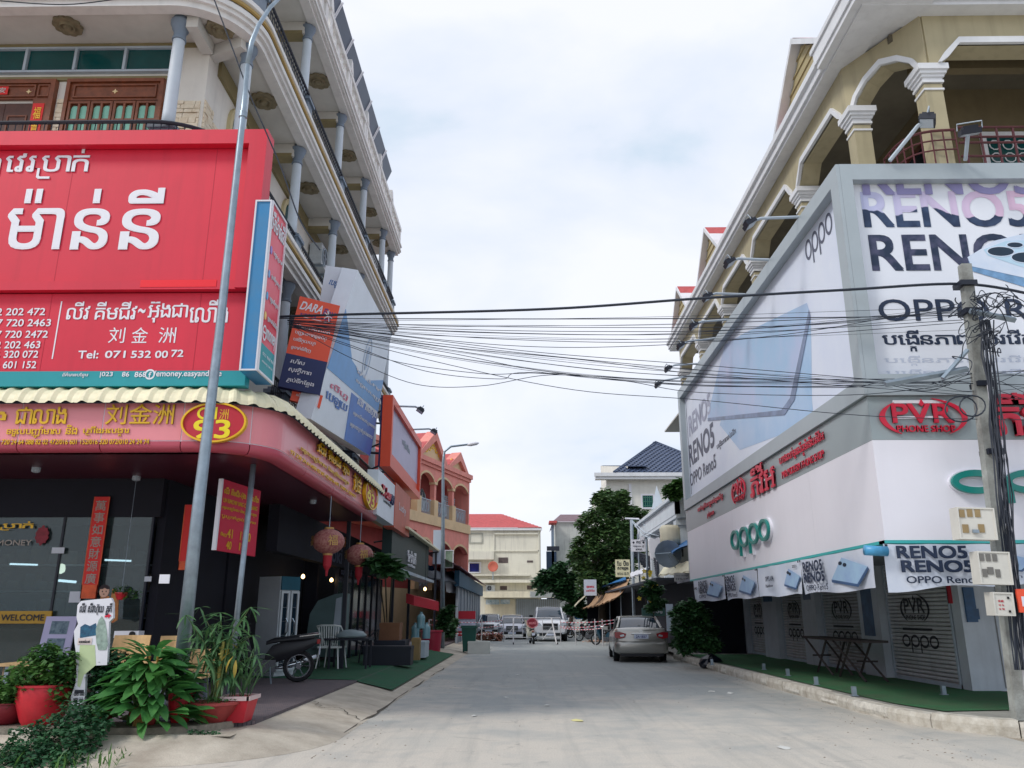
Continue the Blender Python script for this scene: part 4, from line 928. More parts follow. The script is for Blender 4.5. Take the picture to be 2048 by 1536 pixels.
# money poster stand
ps = g2.rect(96, 1224, 158, 1310)
po = thing('poster_stand', 'leaning poster of banknote pictures behind the bushy potted plants', 'poster', g2.p(ps[0], .24))
PP = Pl((ps[0], 14.2, .3), (1, 0, 0), (0, .18, 1)); pw_ = ps[1] - ps[0]
obj('board', MB().pb(PP, 0, pw_, 0, 1.28, -.03, 0), mat('poster_lilac', (186, 180, 214), .5, var=.04), po)
for k in range(4): obj('banknote_picture', MB().pb(PP, .12, pw_ - .12, .98 - k * .29, 1.2 - k * .29, .002, .006), mat('banknote', (130, 150, 160), .6, var=.3, scale=14, c2=(60, 84, 104)), po)
# open shops along the side, their deep shade painted on a shallow back wall
SD = thing('shop_row', 'dark open shop interiors with steel posts along the left pavement', 'shop', (-6.5, 20, .24))
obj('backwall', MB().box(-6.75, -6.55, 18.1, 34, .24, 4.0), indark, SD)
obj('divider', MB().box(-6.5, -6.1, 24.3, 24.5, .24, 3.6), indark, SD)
gl2 = mat('cafe_glass', (20, 34, 50), .08, var=.1, scale=1.5, spec=.9)
for k in range(7):
    y = 24.7 + k * 1.15
    pn = obj('glass_pane', MB().box(-5.62, -5.6, y, y + 1.1, .3, 2.9), gl2, SD); obj('mullion', MB().box(-5.66, -5.56, y - .05, y, .24, 3.0), navyblack, pn)
    if k % 2: obj('shelf', MB().box(-6.4, -5.7, y + .1, y + 1.0, 1.2, 1.24).box(-6.4, -5.7, y + .1, y + 1.0, 1.7, 1.74).box(-5.9, -5.8, y + .2, y + .4, 1.24, 1.5).box(-5.9, -5.8, y + .6, y + .75, 1.74, 1.95), lightgrey, SD)
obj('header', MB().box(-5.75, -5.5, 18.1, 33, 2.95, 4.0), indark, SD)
kx = FX(-5.49)
lettering([('koki', (22.8, 24.6, 3.05, 3.5), .03), ('coffee &', (24.6, 26.2, 2.75, 2.95), .02)], kx, mat('dim_letters', (74, 80, 100), .6, var=0), SD, d=.01)
for k, y in enumerate((21.7, 29.6, 33.8)): obj('post', MB().box(-4.75, -4.65, y, y + .1, .25, 4.0), navyblack, SD)
# bulbs that are lit inside
warm = mat('warm_bulb', (255, 210, 140), .5, var=0, emit=5)
for i, (px_, py_, Y_) in enumerate(((606, 1153, 22.5), (663, 1160, 24.5), (850, 1178, 29))):
    c_ = at(px_, py_, Y=Y_); t = thing('pendant_bulb', ['lit warm bulb hanging beside tall fridge', 'smaller lit bulb hanging right of the first bulb', 'small glowing bulb far inside the row of shops'][i], 'lamp', c_)
    obj('bulb', MB().lathe((0 + c_.x, c_.y, c_.z), [(.01, -.06), (.05, -.03), (.05, .02), (.02, .06)], 10), warm, t, True); obj('cord', MB().tube([c_ + Vector((0, 0, .05)), (c_.x, c_.y, 3.98)], .006, 4), black, t)
for i, (px_, py_) in enumerate(((400 / 3.135, 1130 / 3.135 + 0 + 0),)): pass
for i, (x0_, y0_, lb) in enumerate(((20, 1128, 'lit tube light near ceiling at far left of the dark shop'), (210, 1120, 'lit tube light deep in the shop behind the red couplet'))):
    q = at(x0_, y0_, Y=16.6); tt_ = thing('ceiling_tube', lb, 'lamp', q); obj('tube', MB().tube([q, q + Vector((.4, .3, 0))], .02, 6), mat('tube_white', (235, 240, 250), .5, var=0, emit=2.2), tt_)
tube_l = thing('ceiling_tube', 'reflected white tube light glowing inside the dark shop', 'lamp', (-10, 17, 2.4))
obj('tube', MB().tube([at(118, 1161, Y=17.2), at(152, 1164, Y=17.2)], .03, 6), mat('tube_white', (235, 240, 250), .5, var=0, emit=3), tube_l)
gb = thing('globe_lamp', 'small round white lamp glowing inside dark shop window', 'lamp', at(123, 1137, Y=17.2))
obj('globe', MB().lathe(at(123, 1137, Y=17.2), [(.01, -.11), (.07, -.07), (.08, 0), (.06, .08), (.01, .1)], 10), mat('globe_white', (250, 236, 214), .5, var=0, emit=2), gb, True)
# canopy downlights
for i, (x, y) in enumerate(((-8.3, 13.4), (-7.0, 14.3), (-4.6, 17.5))):
    t = obj('downlight', MB().lathe((x, y, 3.93), [(.04, -.015), (.07, 0), (.07, .07)], 12), lightgrey); tag(t, ['small round downlight in the canopy ceiling above WELCOME board', 'small round downlight in the canopy ceiling above the red couplet', 'small round downlight in the canopy ceiling left of the larger lantern'][i], 'downlight', 'downlights in the canopy ceiling')
# lanterns
lant = mat('lantern_paper', (128, 52, 60), .7, var=.25, scale=20, c2=(176, 128, 118)); lgold = mat('lantern_gold', (190, 150, 90), .5, .3, var=.1)
def lantern(c, r, label):
    x, y, z = c; t = thing('lantern', label, 'lantern', c, 'red lanterns under the canopy'); n_ = 24; rows_ = 9; vs = []
    for i in range(rows_):
        a = -PI / 2 + .28 + (PI - .56) * i / (rows_ - 1)
        for k in range(n_):
            rr = r * math.cos(a) * (1 + .03 * abs(math.cos(12 * PI * 2 * k / n_ / 2))) * (1 if k % 2 else .955)
            vs.append((x + rr * math.cos(2 * PI * k / n_), y + rr * math.sin(2 * PI * k / n_), z + r * .78 * math.sin(a)))
    obj('shade', MB().add(vs, [(i * n_ + k, i * n_ + (k + 1) % n_, (i + 1) * n_ + (k + 1) % n_, (i + 1) * n_ + k) for i in range(rows_ - 1) for k in range(n_)]), lant, t, 'auto')
    obj('rim', MB().lathe((x, y, z), [(r * .26, r * .72), (r * .3, r * .76), (r * .3, r * .86)], 16), lgold, t)
    obj('rim', MB().lathe((x, y, z - r * 1.6), [(r * .3, r * .75), (r * .3, r * .86), (r * .26, r * .9)], 16), lgold, t)
    obj('tassel', MB().lathe((x, y, z), [(r * .1, -r * 1.75), (r * .26, -r * 1.5), (r * .28, -r * .85)], 12).lathe((x, y, z), [(r * .06, -r * 2.1), (r * .1, -r * 1.75)], 6), mat('tassel_red', (170, 30, 48), .7, var=.1), t)
    obj('hanging_wire', MB().tube([(x, y, z + r * .85), (x, y, 4.0)], .01, 4), steel, t)
    for q_ in range(4):
        a = q_ * PI / 2 + .5
        pl = Pl((x + (r * 1.005) * math.cos(a), y + (r * 1.005) * math.sin(a), z), (-math.sin(a), math.cos(a), 0), (0, 0, 1))
        lettering([('福', (-r * .3, r * .3, -r * .3, r * .32), .01)], pl, lgold, t, d=.004, name='character')
    return t
lantern(at(657, 1083, Y=16.9), .335, 'larger red lantern nearest the street corner, hanging under canopy')
lantern(at(719, 1110, Y=19.8), .335, 'smaller looking red lantern hanging further along under the canopy')
# ------------------------------------------------------------------ street lamp, sign pole
lp = thing('street_lamp', 'tall tapering galvanised street lamp rising before the red billboard', 'street lamp', (-4.98, 11.55, .27))
pts_ = [Vector((at(353, 1420, Y=11.3).x, 11.3, .27)), at(398, 1000, Y=11.3), at(437, 680, Y=11.3), at(485, 240, Y=11.3), at(495, 130, Y=11.3)]
bend = [at(503, 85, Y=11.32), at(517, 50, Y=11.4), at(540, 15, Y=11.6), at(580, -25, Y=12)]
obj('pole', MB().tube(pts_, [.1, .084, .066, .05, .044], 14), steel, lp, True)
obj('arm', MB().tube([pts_[-1]] + bend, [.044, .042, .038, .034, .03], 10), steel, lp, True)
obj('base_plate', MB().box(-5.2, -4.76, 11.1, 11.5, .25, .29), steel, lp)
obj('collar', MB().lathe(pts_[3] + Vector((0, 0, .1)), [(.055, -.06), (.066, -.05), (.066, .05), (.054, .06)], 12), steel, lp)
obj('label_plate', MB().box(-4.97, -4.83, 11.16, 11.18, 2.0, 2.12), whiteclean, lp)
sp_pole = thing('sign_pole', 'slim galvanised post holding the canopy beside the red price sign', 'post', (-4.6, 13.3, .24))
obj('pole', MB().tube([(-4.62, 13.3, .24), (-4.5, 13.15, 4.02)], .045, 10), steel, sp_pole, True)
obj('base_plate', MB().box(-4.75, -4.48, 13.18, 13.44, .24, .27), steel, sp_pole)
ql = P3(at(430, 1100, Y=13.3), at(510, 1113, Y=14.6), at(444, 957, Y=13.3)); wq, hq = ql.uv(510, 1113)[0], ql.uv(444, 957)[1]
RS = thing('price_sign', 'red sign board with yellow Khmer prices fixed to the slim post', 'sign', ql.p(0, 0))
obj('board', MB().pb(ql, .03, wq, 0, hq, -.05, 0), mat('crimson_board', (196, 24, 60), .5, var=.05), RS); obj('edge', MB().pb(ql, -.01, .03, 0, hq, -.06, .01), whiteclean, RS)
lettering([('លីវ គីមជីវ-អ៊ុង ជាលៀង', (wq * .07, wq * .95, hq * .78, hq * .9), .02), ('LIV KIMCHIV UNG CHEALEANG', (wq * .07, wq * .93, hq * .68, hq * .74), .02), ('ទទួលបញ្ចាំមាស និងគ្រឿងអលង្ការ', (wq * .06, wq * .93, hq * .57, hq * .64), .01), ('ប្តូរប្រាក់គ្រប់ប្រភេទ', (wq * .06, wq * .93, hq * .45, hq * .52), .01),
           ('ទិញ', (wq * .08, wq * .22, hq * .2, hq * .26), .01), ('41', (wq * .24, wq * .36, hq * .2, hq * .32), .03), ('40', (wq * .24, wq * .36, hq * .04, hq * .15), .03), ('1300', (wq * .56, wq * .82, hq * .2, hq * .32), .03), ('125', (wq * .56, wq * .76, hq * .05, hq * .16), .03)], ql, gold, RS, d=.004)

# ================================================================== RIGHT CORNER BUILDING
RB = thing('corner_building', 'khaki corner building with white arcade arches and gabled dormers on the right', 'building', (12, 20, .2))
SX = 6.75   # outer face of the arcade on the street side
RXP = RX(SX); FYP = FY(12.95)
whitetrim = mat('white_trim', (222, 224, 228), .6, var=.04, streak=.1)
colY = [14.5, 17.7, 21.8, 25.4, 29.1, 32.8]
zcap, zsprT, zsof = 11.6, 12.1, 12.66
def arch_wall(pl, u0, u1, name='arch_wall'):
    """spandrel of one bay with a chamfered flat arch cut out of it"""
    z0, z1 = zcap - .02, zsof; c = .38
    outer = [(u0, z0), (u0 + .22, z0), (u0 + .22, z0), (u0 + .22 + c * .35, z0 + .12), (u0 + .22 + c, z0 + .42), (u1 - .22 - c, z0 + .42), (u1 - .22 - c * .35, z0 + .12), (u1 - .22, z0), (u1, z0), (u1, z1), (u0, z1)]
    w = obj(name, MB().pp(pl, [outer[0]] + outer[2:], -.45, 0), yellowwall, RB)
    path = [(u0 + .2, z0), (u0 + .22 + c * .35, z0 + .12), (u0 + .22 + c, z0 + .42), (u1 - .22 - c, z0 + .42), (u1 - .22 - c * .35, z0 + .12), (u1 - .2, z0)]
    up = [(a, b + .13) if i not in (0, len(path) - 1) else (a - (.06 if i == 0 else -.06), b) for i, (a, b) in enumerate(path)]
    up[1] = (path[1][0] - .07, path[1][1] + .09); up[4] = (path[4][0] + .07, path[4][1] + .09)
    mb = MB()
    for i in range(len(path) - 1): mb.pp(pl, [path[i], path[i + 1], up[i + 1], up[i]], -.03, .07)
    obj('arch_moulding', mb, whitetrim, w)
    return w
def pillar(x, y):
    p = obj('pillar', MB().box(x - .17, x + .17, y - .17, y + .17, 9.35, 11.2), yellowwall, RB)
    mb = MB()
    for o, a, b_ in ((.2, 11.22, 11.27), (.185, 11.27, 11.33), (.215, 11.33, 11.39), (.25, 11.39, 11.46), (.285, 11.46, 11.58)): mb.box(x - o, x + o, y - o, y + o, a, b_)
    obj('capital', mb, whitetrim, p); obj('collar', MB().box(x - .19, x + .19, y - .19, y + .19, 11.06, 11.1), whitetrim, p)
for y in colY: pillar(SX + .2, y)
for a, b_ in zip(colY[:-1], colY[1:]): arch_wall(RXP, -b_, -a)
C2 = (7.75, 13.2); pillar(*C2)
pd_ = P3((SX, colY[0], 0), (C2[0] - .1, C2[1] - .25, 0), (SX, colY[0], 1)); dl = math.dist((SX, colY[0]), (C2[0] - .1, C2[1] - .25))
# corner bay with a taller pointed arch
z0 = zcap - .02; c = .3; U0, U1 = .0, dl
o2 = [(0, z0), (.2, z0), (.3, z0 + .2), (.55, z0 + .42), (dl / 2, z0 + .56), (dl - .55, z0 + .42), (dl - .3, z0 + .2), (dl - .2, z0), (dl, z0), (dl, zsof), (0, zsof)]
cwl = obj('corner_arch_wall', MB().pp(pd_, o2, -.4, 0), yellowwall, RB)
mb = MB(); pth = o2[1:8]; ctr = (dl / 2, z0 - .1)
upp = [(ctr[0] + (a - ctr[0]) * 1.12, ctr[1] + (b - ctr[1]) * 1.2) for a, b in pth]; upp[0] = (.1, z0); upp[-1] = (dl - .1, z0)
for i in range(6): mb.pp(pd_, [pth[i], pth[i + 1], upp[i + 1], upp[i]], -.03, .07)
obj('arch_moulding', mb, whitetrim, cwl)
FR = FY(12.95)
arch_wall(FR, C2[0] - .05, 12.3); pillar(12.2, 13.2); arch_wall(FR, 12.3, 17)
# upper wall over corner up to soffit, loggia interior
lc = mat('loggia_wall', (116, 104, 78), .8, var=.08, streak=.1)  # wall colour darkened to hold the shade of the recess
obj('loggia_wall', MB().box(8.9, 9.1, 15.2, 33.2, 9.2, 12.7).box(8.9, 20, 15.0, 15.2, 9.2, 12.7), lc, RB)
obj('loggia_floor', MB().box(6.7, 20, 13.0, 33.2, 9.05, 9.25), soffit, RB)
obj('loggia_ceiling', MB().box(7.3, 20, 13.45, 33.2, 12.5, 12.66), mat('loggia_ceiling', (104, 98, 84), .8, var=.1), RB)  # ceiling painted dark, recess shade included in its colour
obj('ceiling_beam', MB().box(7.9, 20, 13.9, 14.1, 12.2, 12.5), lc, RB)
for k, y in enumerate((16.4, 20, 23.6, 27.3, 31)):
    dd = obj('loggia_door', MB().box(8.86, 8.9, y - 1.2, y + 1.2, 9.25, 11.6), glassdark, RB); obj('frame', MB().frame(RX(8.86), -y - 1.2, -y + 1.2, 9.25, 11.6, .08, 0, .05), mat('dark_wood', (84, 46, 32), .5, var=.15, scale=6), dd)  # assumed doors, put in with dark glass to deepen the recess
lw = obj('balcony_window', MB().frame(FY(15.0), 9.7, 12.4, 9.9, 11.4, .1, 0, .08), whitetrim, RB, label='white framed balcony window with green patterned glass')
for k in range(2):
    pn = obj('pane', MB().pb(FY(15), 9.82 + k * 1.25, 10.98 + k * 1.25, 10.0, 11.3, .01, .03), glassgreen, lw)
    g_ = MB()
    for i in range(4):
        for j in range(4): cx_, cz_ = 9.97 + k * 1.25 + i * .28, 10.2 + j * .3; g_.ring(FY(14.96), ell(cx_, cz_, .12, .12, 10), ell(cx_, cz_, .1, .1, 10), 0, .015)
    obj('grille', g_, whitetrim, pn, kind='stuff')
obj('mullion', MB().pb(FY(15), 10.98, 11.07, 9.95, 11.35, .01, .07), mat('tan_mullion', (170, 150, 120), .6), lw)
# eaves: stepped white cornice along the side, round the corner and along the front
eave = [(6.42, 33.4), (6.42, 13.0), (6.42, 12.62), (8.0, 12.62), (20, 12.62)]
ep = MB().sweep([(6.75, 33.4), (6.75, 12.95), (20, 12.95)], [(-.02, 12.66), (.3, 12.66), (.3, 12.74), (.36, 12.74), (.36, 12.9), (.43, 12.94), (.43, 13.04), (.36, 13.1), (.36, 13.22), (-.3, 13.22), (-.3, 12.66)])
obj('eaves', ep, whitetrim, RB, label='stepped white eaves along the roof edge')
cg_ = MB().ob((6.28, 12.45, 12.7), (1.5, 0, 0), (0, 2.1, 0), (0, 0, .12)).ob((6.24, 12.41, 12.82), (1.6, 0, 0), (0, 2.2, 0), (0, 0, .3)).ob((6.2, 12.37, 13.12), (1.7, 0, 0), (0, 2.3, 0), (0, 0, .1))
obj('corner_eaves', cg_, whitetrim, RB, label='heavier white eaves block at the corner')
gr_ = mat('grey_siding', (178, 164, 124), .7, var=.05)
redroof = mat('red_roof_tile', (188, 84, 84), .75, var=.12, scale=5, bump=.6, bscale=12)
obj('attic_wall', MB().box(7.2, 20, 13.4, 33.2, 13.2, 13.5), yellowwall, RB)
rf = MB(); rf.quad((6.5, 12.8, 13.24), (20, 12.8, 13.24), (20, 18.5, 16.2), (10.5, 18.5, 16.2)); rf.quad((6.5, 33.4, 13.24), (6.5, 12.8, 13.24), (10.5, 18.5, 16.2), (10.5, 33.4, 16.2))
obj('roof', rf, redroof, RB)
for yc, hw, zp in ((16.1, 1.75, 14.55), (25.7, 1.5, 14.5), (31, 1.5, 14.5), (21.2, .01, 13.3)):
    if hw < .1: continue
    gpl = RX(6.5); tri = [(-yc - hw, 13.2), (-yc + hw, 13.2), (-yc, zp)]
    g_ = obj('gable', MB().pp(gpl, tri, -.5, -.12), gr_, RB, label='sided gable dormer on the eaves')
    sd = MB()
    for k in range(5):
        f = k / 5; sd.pb(gpl, -yc - hw * (1 - f) * .9, -yc + hw * (1 - f) * .9, 13.25 + (zp - 13.2) * f, 13.29 + (zp - 13.2) * f, -.13, -.09)
    obj('siding', sd, gr_, g_, kind='stuff')
    tk = MB(); t = .16
    for sgn in (-1, 1): tk.pp(gpl, [(-yc + sgn * (hw + .12), 13.1), (-yc + sgn * (hw + .3), 13.1), (-yc, zp + .2), (-yc, zp + .04)], -.5, .1)
    obj('bargeboard', tk, whitetrim, g_)
    rr = MB()
    for sgn in (-1, 1): rr.add([(6.45, yc + sgn * (hw + .2), 13.15), (6.45, yc, zp + .22), (9.6, yc, zp + .22), (9.6, yc + sgn * (hw + .2), 13.15)], [(0, 1, 2, 3)])
    obj('dormer_roof', rr, redroof, g_)
# corner balcony railing, red brown, bowed
rr = mat('rust_rail', (88, 38, 44), .5, var=.15)
def arc3(z): return [(7.05 + .1 * math.cos(t) - .1 + (1 - math.cos(t)) * .0 + .0, 0, z) for t in (0,)]
rl = MB()
p0, p1 = Vector((7.1, 13.95, 0)), Vector((7.95, 12.95, 0))
bow = [p0.lerp(p1, t) + Vector((-.28, -.3, 0)) * math.sin(PI * t) for t in [i / 8 for i in range(9)]]
for z in (10.15, 9.95, 9.75): rl.tube([(p.x, p.y, z) for p in bow], .025 if z > 10 else .015, 6)
for p in bow: rl.tube([(p.x, p.y, 9.4), (p.x, p.y, 10.15)], .014, 5)
obj('railing', rl, rr, RB, label='bowed rust red corner balcony railing')
rl = MB()
for z in (10.2, 10.0, 9.88, 9.6): rl.tube([(8.0, 12.95, z), (12, 12.95, z)], .022, 6)
for k in range(14): rl.box(8.1 + k * .3, 8.13 + k * .3, 12.94, 12.97, 9.3, 10.2)
obj('railing', rl, rr, RB)
# inner ground floor: side wall of shutters at X = 8.5
obj('core_wall', MB().box(8.75, 20, 16.9, 33.2, .2, 9.1), yellowwall, RB)
obj('core_wall', MB().box(6.0, 20, 12.75, 33.2, 9.0, 9.06), soffit, RB)
# ------------------------------------------------------------------ clad sign box (fascia + billboards)
FXR = 5.5; FYR = 12.42
SBX = thing('cladding', 'grey and white metal clad shop fascia wrapping the phone shop corner', 'shop fascia', (FXR, FYR, 2.68))
y_far = 27.2
sideP = RX(FXR); frontP = FY(FYR)
zT, zG, zW, zB = 9.1, 4.94, 4.23, 2.68
acpw = mat('white_acp', (232, 231, 240), .35, var=.02, scale=.5, streak=.03); acpg = mat('grey_acp', (150, 162, 166), .35, var=.03, scale=.6); frm = mat('frame_grey', (168, 178, 184), .4, .1, var=.03)
for k in range(5):
    a = -FYR - (y_far - FYR) * (k + 1) / 5; b_ = -FYR - (y_far - FYR) * k / 5
    obj('white_panel', MB().pb(sideP, a + .004, b_ - .004, zB, zW, -.3, 0), acpw, SBX); obj('grey_panel', MB().pb(sideP, a + .004, b_ - .004, zW + .004, zG, -.3, 0), acpg, SBX)
for k in range(4):
    a = FXR + .305 + k * 3.0; obj('white_panel', MB().pb(frontP, a - (.305 if k == 0 else 0) + .002, a + 2.99, zB, zW, -.3, 0), acpw, SBX); obj('grey_panel', MB().pb(frontP, a - (.305 if k == 0 else 0) + .002, a + 2.99, zW + .004, zG, -.3, 0), acpg, SBX)
obj('teal_edge', MB().pb(sideP, -y_far, -FYR, zB - .05, zB - .003, -.2, .01).pb(frontP, FXR - .01, 18, zB - .05, zB - .003, -.2, .01), mat('teal_edge', (60, 178, 178), .4, var=0), SBX)
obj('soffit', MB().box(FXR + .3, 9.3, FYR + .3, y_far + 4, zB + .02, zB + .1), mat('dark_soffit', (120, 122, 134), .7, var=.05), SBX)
obj('end_panel', MB().box(FXR, 8.7, y_far, y_far + .1, zB, zT), acpg, SBX)
# side billboard and front billboard
BS = thing('billboard', 'long white phone billboard along street side of the corner shop', 'billboard', (FXR, 20, zG))
obj('face', MB().pb(sideP, -y_far + .3, -FYR - .24, zG + .35, zT - .3, -.25, -.12), mat('sky_print', (230, 236, 248), .4, var=.03, scale=.4, c2=(214, 222, 242)), BS)
obj('frame', MB().pb(sideP, -y_far, -FYR - .26, zT - .3, zT, -.3, .06).pb(sideP, -y_far, -FYR - .26, zG + .01, zG + .31, -.3, .06).pb(sideP, -y_far, -y_far + .3, zG + .31, zT - .3, -.3, .06).pb(sideP, -FYR - .26, -FYR, zG + .01, zT, -.11, .06), frm, BS)
BF = thing('billboard', 'white front billboard with huge RENO5 lettering facing the junction', 'billboard', (9, FYR, zG))
obj('face', MB().pb(frontP, FXR + .2, 17.5, zG + .35, zT - .3, -.25, -.12), mat('white_print', (230, 234, 244), .4, var=.02, scale=.4), BF)
obj('frame', MB().pb(frontP, FXR, 18, zT - .3, zT, -.3, .06).pb(frontP, FXR, 18, zG + .01, zG + .36, -.3, .06).pb(frontP, FXR, FXR + .2, zG + .36, zT - .3, -.3, .06), frm, BF)
obj('corner_strip', MB().pb(frontP, FXR - .06, FXR - .003, zG + .012, zT - .002, .002, .058), frm, BF)
# print of the front billboard
def printmat(name, z_split, top, bot, blot):
    m = bpy.data.materials.new(name); m.use_nodes = True; t = m.node_tree; b = t.nodes['Principled BSDF']; L = t.links; b.inputs['Roughness'].default_value = .45
    g = t.nodes.new('ShaderNodeNewGeometry'); sp = t.nodes.new('ShaderNodeSeparateXYZ'); L.new(g.outputs['Position'], sp.inputs[0])
    n = t.nodes.new('ShaderNodeTexNoise'); n.inputs['Scale'].default_value = 1.6; n.inputs['Detail'].default_value = 3; L.new(g.outputs['Position'], n.inputs['Vector'])
    a = t.nodes.new('ShaderNodeMath'); a.operation = 'MULTIPLY_ADD'; a.inputs[1].default_value = .9; L.new(n.outputs[0], a.inputs[0]); L.new(sp.outputs[2], a.inputs[2])
    r = t.nodes.new('ShaderNodeMapRange'); r.inputs[1].default_value = z_split + .44; r.inputs[2].default_value = z_split + .46; L.new(a.outputs[0], r.inputs[0])
    n2 = t.nodes.new('ShaderNodeTexNoise'); n2.inputs['Scale'].default_value = 5; n2.inputs['Detail'].default_value = 6; L.new(g.outputs['Position'], n2.inputs['Vector'])
    c1 = t.nodes.new('ShaderNodeValToRGB'); E_ = c1.color_ramp.elements; E_[0].position = .44; E_[0].color = lin(bot); E_[1].position = .62; E_[1].color = lin(blot); L.new(n2.outputs[0], c1.inputs[0])
    mp = t.nodes.new('ShaderNodeMapRange'); mp.inputs[1].default_value = 6; mp.inputs[2].default_value = 9.5; L.new(sp.outputs[0], mp.inputs[0])
    c2 = t.nodes.new('ShaderNodeValToRGB'); E_ = c2.color_ramp.elements; E_[0].color = lin(top); E_[1].color = lin((236, 190, 214)); L.new(mp.outputs[0], c2.inputs[0])
    x = t.nodes.new('ShaderNodeMix'); x.data_type = 'RGBA'; L.new(r.outputs[0], x.inputs[0]); L.new(c1.outputs[0], x.inputs[6]); L.new(c2.outputs[0], x.inputs[7]); L.new(x.outputs[2], b.inputs['Base Color'])
    return m
bp2 = FY(FYR + .12)
navy = mat('navy_letters', (30, 46, 74), .5, var=.05)
r1 = bp2.rect(1720, 300, 2065, 369); r2 = bp2.rect(1726, 384, 2057, 453); r3 = bp2.rect(1742, 470, 2085, 540)
zt_ = zT - .3
# top row is cut off by the frame: only its feet show
rh_ = r2[3] - r2[2]; lettering([('RENO5', (r1[0], r1[1], zt_ - rh_ * .3, zt_ + rh_ * .7), .03)], bp2, mat('violet_print', (146, 142, 190), .5, var=.06, scale=.8), BF, d=.016, label='feet of a violet letter row cut off by the frame', clip=zt_ - .006)
zs = bp2.uv(1800, 428)[1]
lettering([('RENO5', r2, .03)], bp2, printmat('mountain_print', zs, (190, 194, 228), (28, 48, 82), (50, 70, 104)), BF, d=.004, label='letters filled lilac above and dark mountains below')
lettering([('RENO5', r3, .03)], bp2, printmat('city_print', 50, (190, 194, 228), (24, 42, 70), (74, 76, 106)), BF, d=.004, label='letters filled with a dark lake photograph')
lettering([('OPPO Reno5', bp2.rect(1757, 598, 2225, 641), .01), ('បង្កើនភាពរស់រវើកជាមួយ', bp2.rect(1765, 660, 2190, 702), .018)], bp2, navy, BF, d=.004)
lettering([('បង្កើនភាពរស់រវើកជាមួយ', bp2.rect(1768, 711, 2190, 731), .0), ('បង្កើនភាពរស់រវើកជាមួយ', bp2.rect(1771, 738, 2190, 752), .0)], bp2, mat('ghost_letters', (196, 204, 222), .5, var=0), BF, d=.004, label='faded repeats of the Khmer line')
# phone picture with camera bump, a thin print proud of the face
pu = lambda x, y: bp2.uv(x, y)
ph = mat('phone_print', (222, 230, 244), .3, var=.06, scale=1.2, c2=(196, 214, 238)); pe = mat('phone_edge_print', (124, 168, 212), .3, var=.2, scale=3)
obj('phone_picture', MB().pp(bp2, [pu(1936, 520), pu(1990, 484), pu(2048, 470), pu(2200, 470), pu(2200, 640), pu(2048, 574), pu(1942, 542)], .007, .010), pe, BF)
obj('phone_picture', MB().pp(bp2, [pu(1934, 515), pu(1988, 482), pu(2048, 468), pu(2200, 468), pu(2200, 610), pu(2048, 556), pu(1942, 533)], .011, .014), ph, BF)
obj('camera_bump', MB().pp(bp2, [pu(1966, 500), pu(2010, 483), pu(2100, 480), pu(2100, 545), pu(2040, 534), pu(1975, 512)], .015, .018), mat('bump_print', (186, 216, 236), .3, var=.03), BF)
lens_m = mat('lens_print', (20, 44, 64), .3, var=.1)
for (x0, y0, x1, y1) in ((1974, 495, 2026, 513), (2013, 486, 2044, 496), (2022, 506, 2075, 526)):
    a_, b_, c_, d_ = bp2.rect(x0, y0, x1, y1); cu_, cv_ = (a_ + b_) / 2, (c_ + d_) / 2
    ln = obj('lens', MB().pp(bp2, ell(cu_, cv_, (b_ - a_) / 2, (d_ - c_) / 2), .019, .022), lens_m, BF); obj('lens_rim', MB().ring(bp2, ell(cu_, cv_, (b_ - a_) / 2 + .015, (d_ - c_) / 2 + .015), ell(cu_, cv_, (b_ - a_) / 2, (d_ - c_) / 2), .0185, .023), ph, ln)
# print of the side billboard
sp1 = RX(FXR + .12); su = lambda x, y: sp1.uv(x, y)
lt = mat('slate_print', (88, 92, 112), .5, var=0)
olm = MB(); 
a_, b_ = su(1610, 470), su(1665, 440)
oppo(olm, sp1, su(1608, 480)[0], su(1665, 440)[0], su(1640, 500)[1] - .1, su(1640, 447)[1], .055, .004, .008)
obj('lettering', olm, lt, BS, label='slate grey oppo lettering')
gm = lambda nm, c1, c2: mat(nm, c1, .4, var=0, scale=.35, c2=c2)
obj('phone_picture', MB().pp(sp1, [su(1622, 640), su(1624, 800), su(1627, 835), su(1560, 870), su(1480, 900), su(1440, 850), su(1480, 700), su(1590, 640)], .002, .004), gm('pool_print', (150, 190, 228), (196, 212, 238)), BS, label='pale blue swirl behind the phone')
body = [su(1614, 606), su(1619, 622), su(1606, 690), su(1583, 795), su(1566, 822), su(1416, 838), su(1418, 822), su(1450, 690), su(1486, 668)]
obj('phone_picture', MB().pp(sp1, body, .006, .010), gm('phone_body_print', (190, 194, 226), (150, 192, 226)), BS, label='big lilac phone back picture')
obj('phone_picture', MB().pp(sp1, [su(1619, 620), su(1622, 634), su(1590, 800), su(1570, 830), su(1416, 842), su(1416, 836), su(1564, 820), su(1581, 796), su(1604, 690)], .011, .014), mat('phone_rim_print', (120, 136, 170), .4, var=.2, scale=2), BS, label='dark shiny phone rim picture')
def sr(x0, x1, ym, z0, z1): return (su(x0, ym)[0], su(x1, ym)[0], z0, z1)
lettering([('RENO5', sr(1378, 1424, 850, 7.35, 8.0), .04)], sp1, mat('ghost_slate', (170, 174, 196), .5, var=0), BS, d=.004)
lettering([('RENO5', sr(1378, 1430, 900, 6.35, 7.05), .04), ('OPPO Reno5', sr(1380, 1434, 950, 5.7, 6.1), .02), ('បង្កើនភាពរស់រវើក', sr(1434, 1475, 900, 6.1, 6.35), .01)], sp1, lt, BS, d=.004)
obj('inner_line', MB().pb(sp1, -y_far + .45, -y_far + .5, zG + .5, zT - .5, .002, .006), lt, BS)
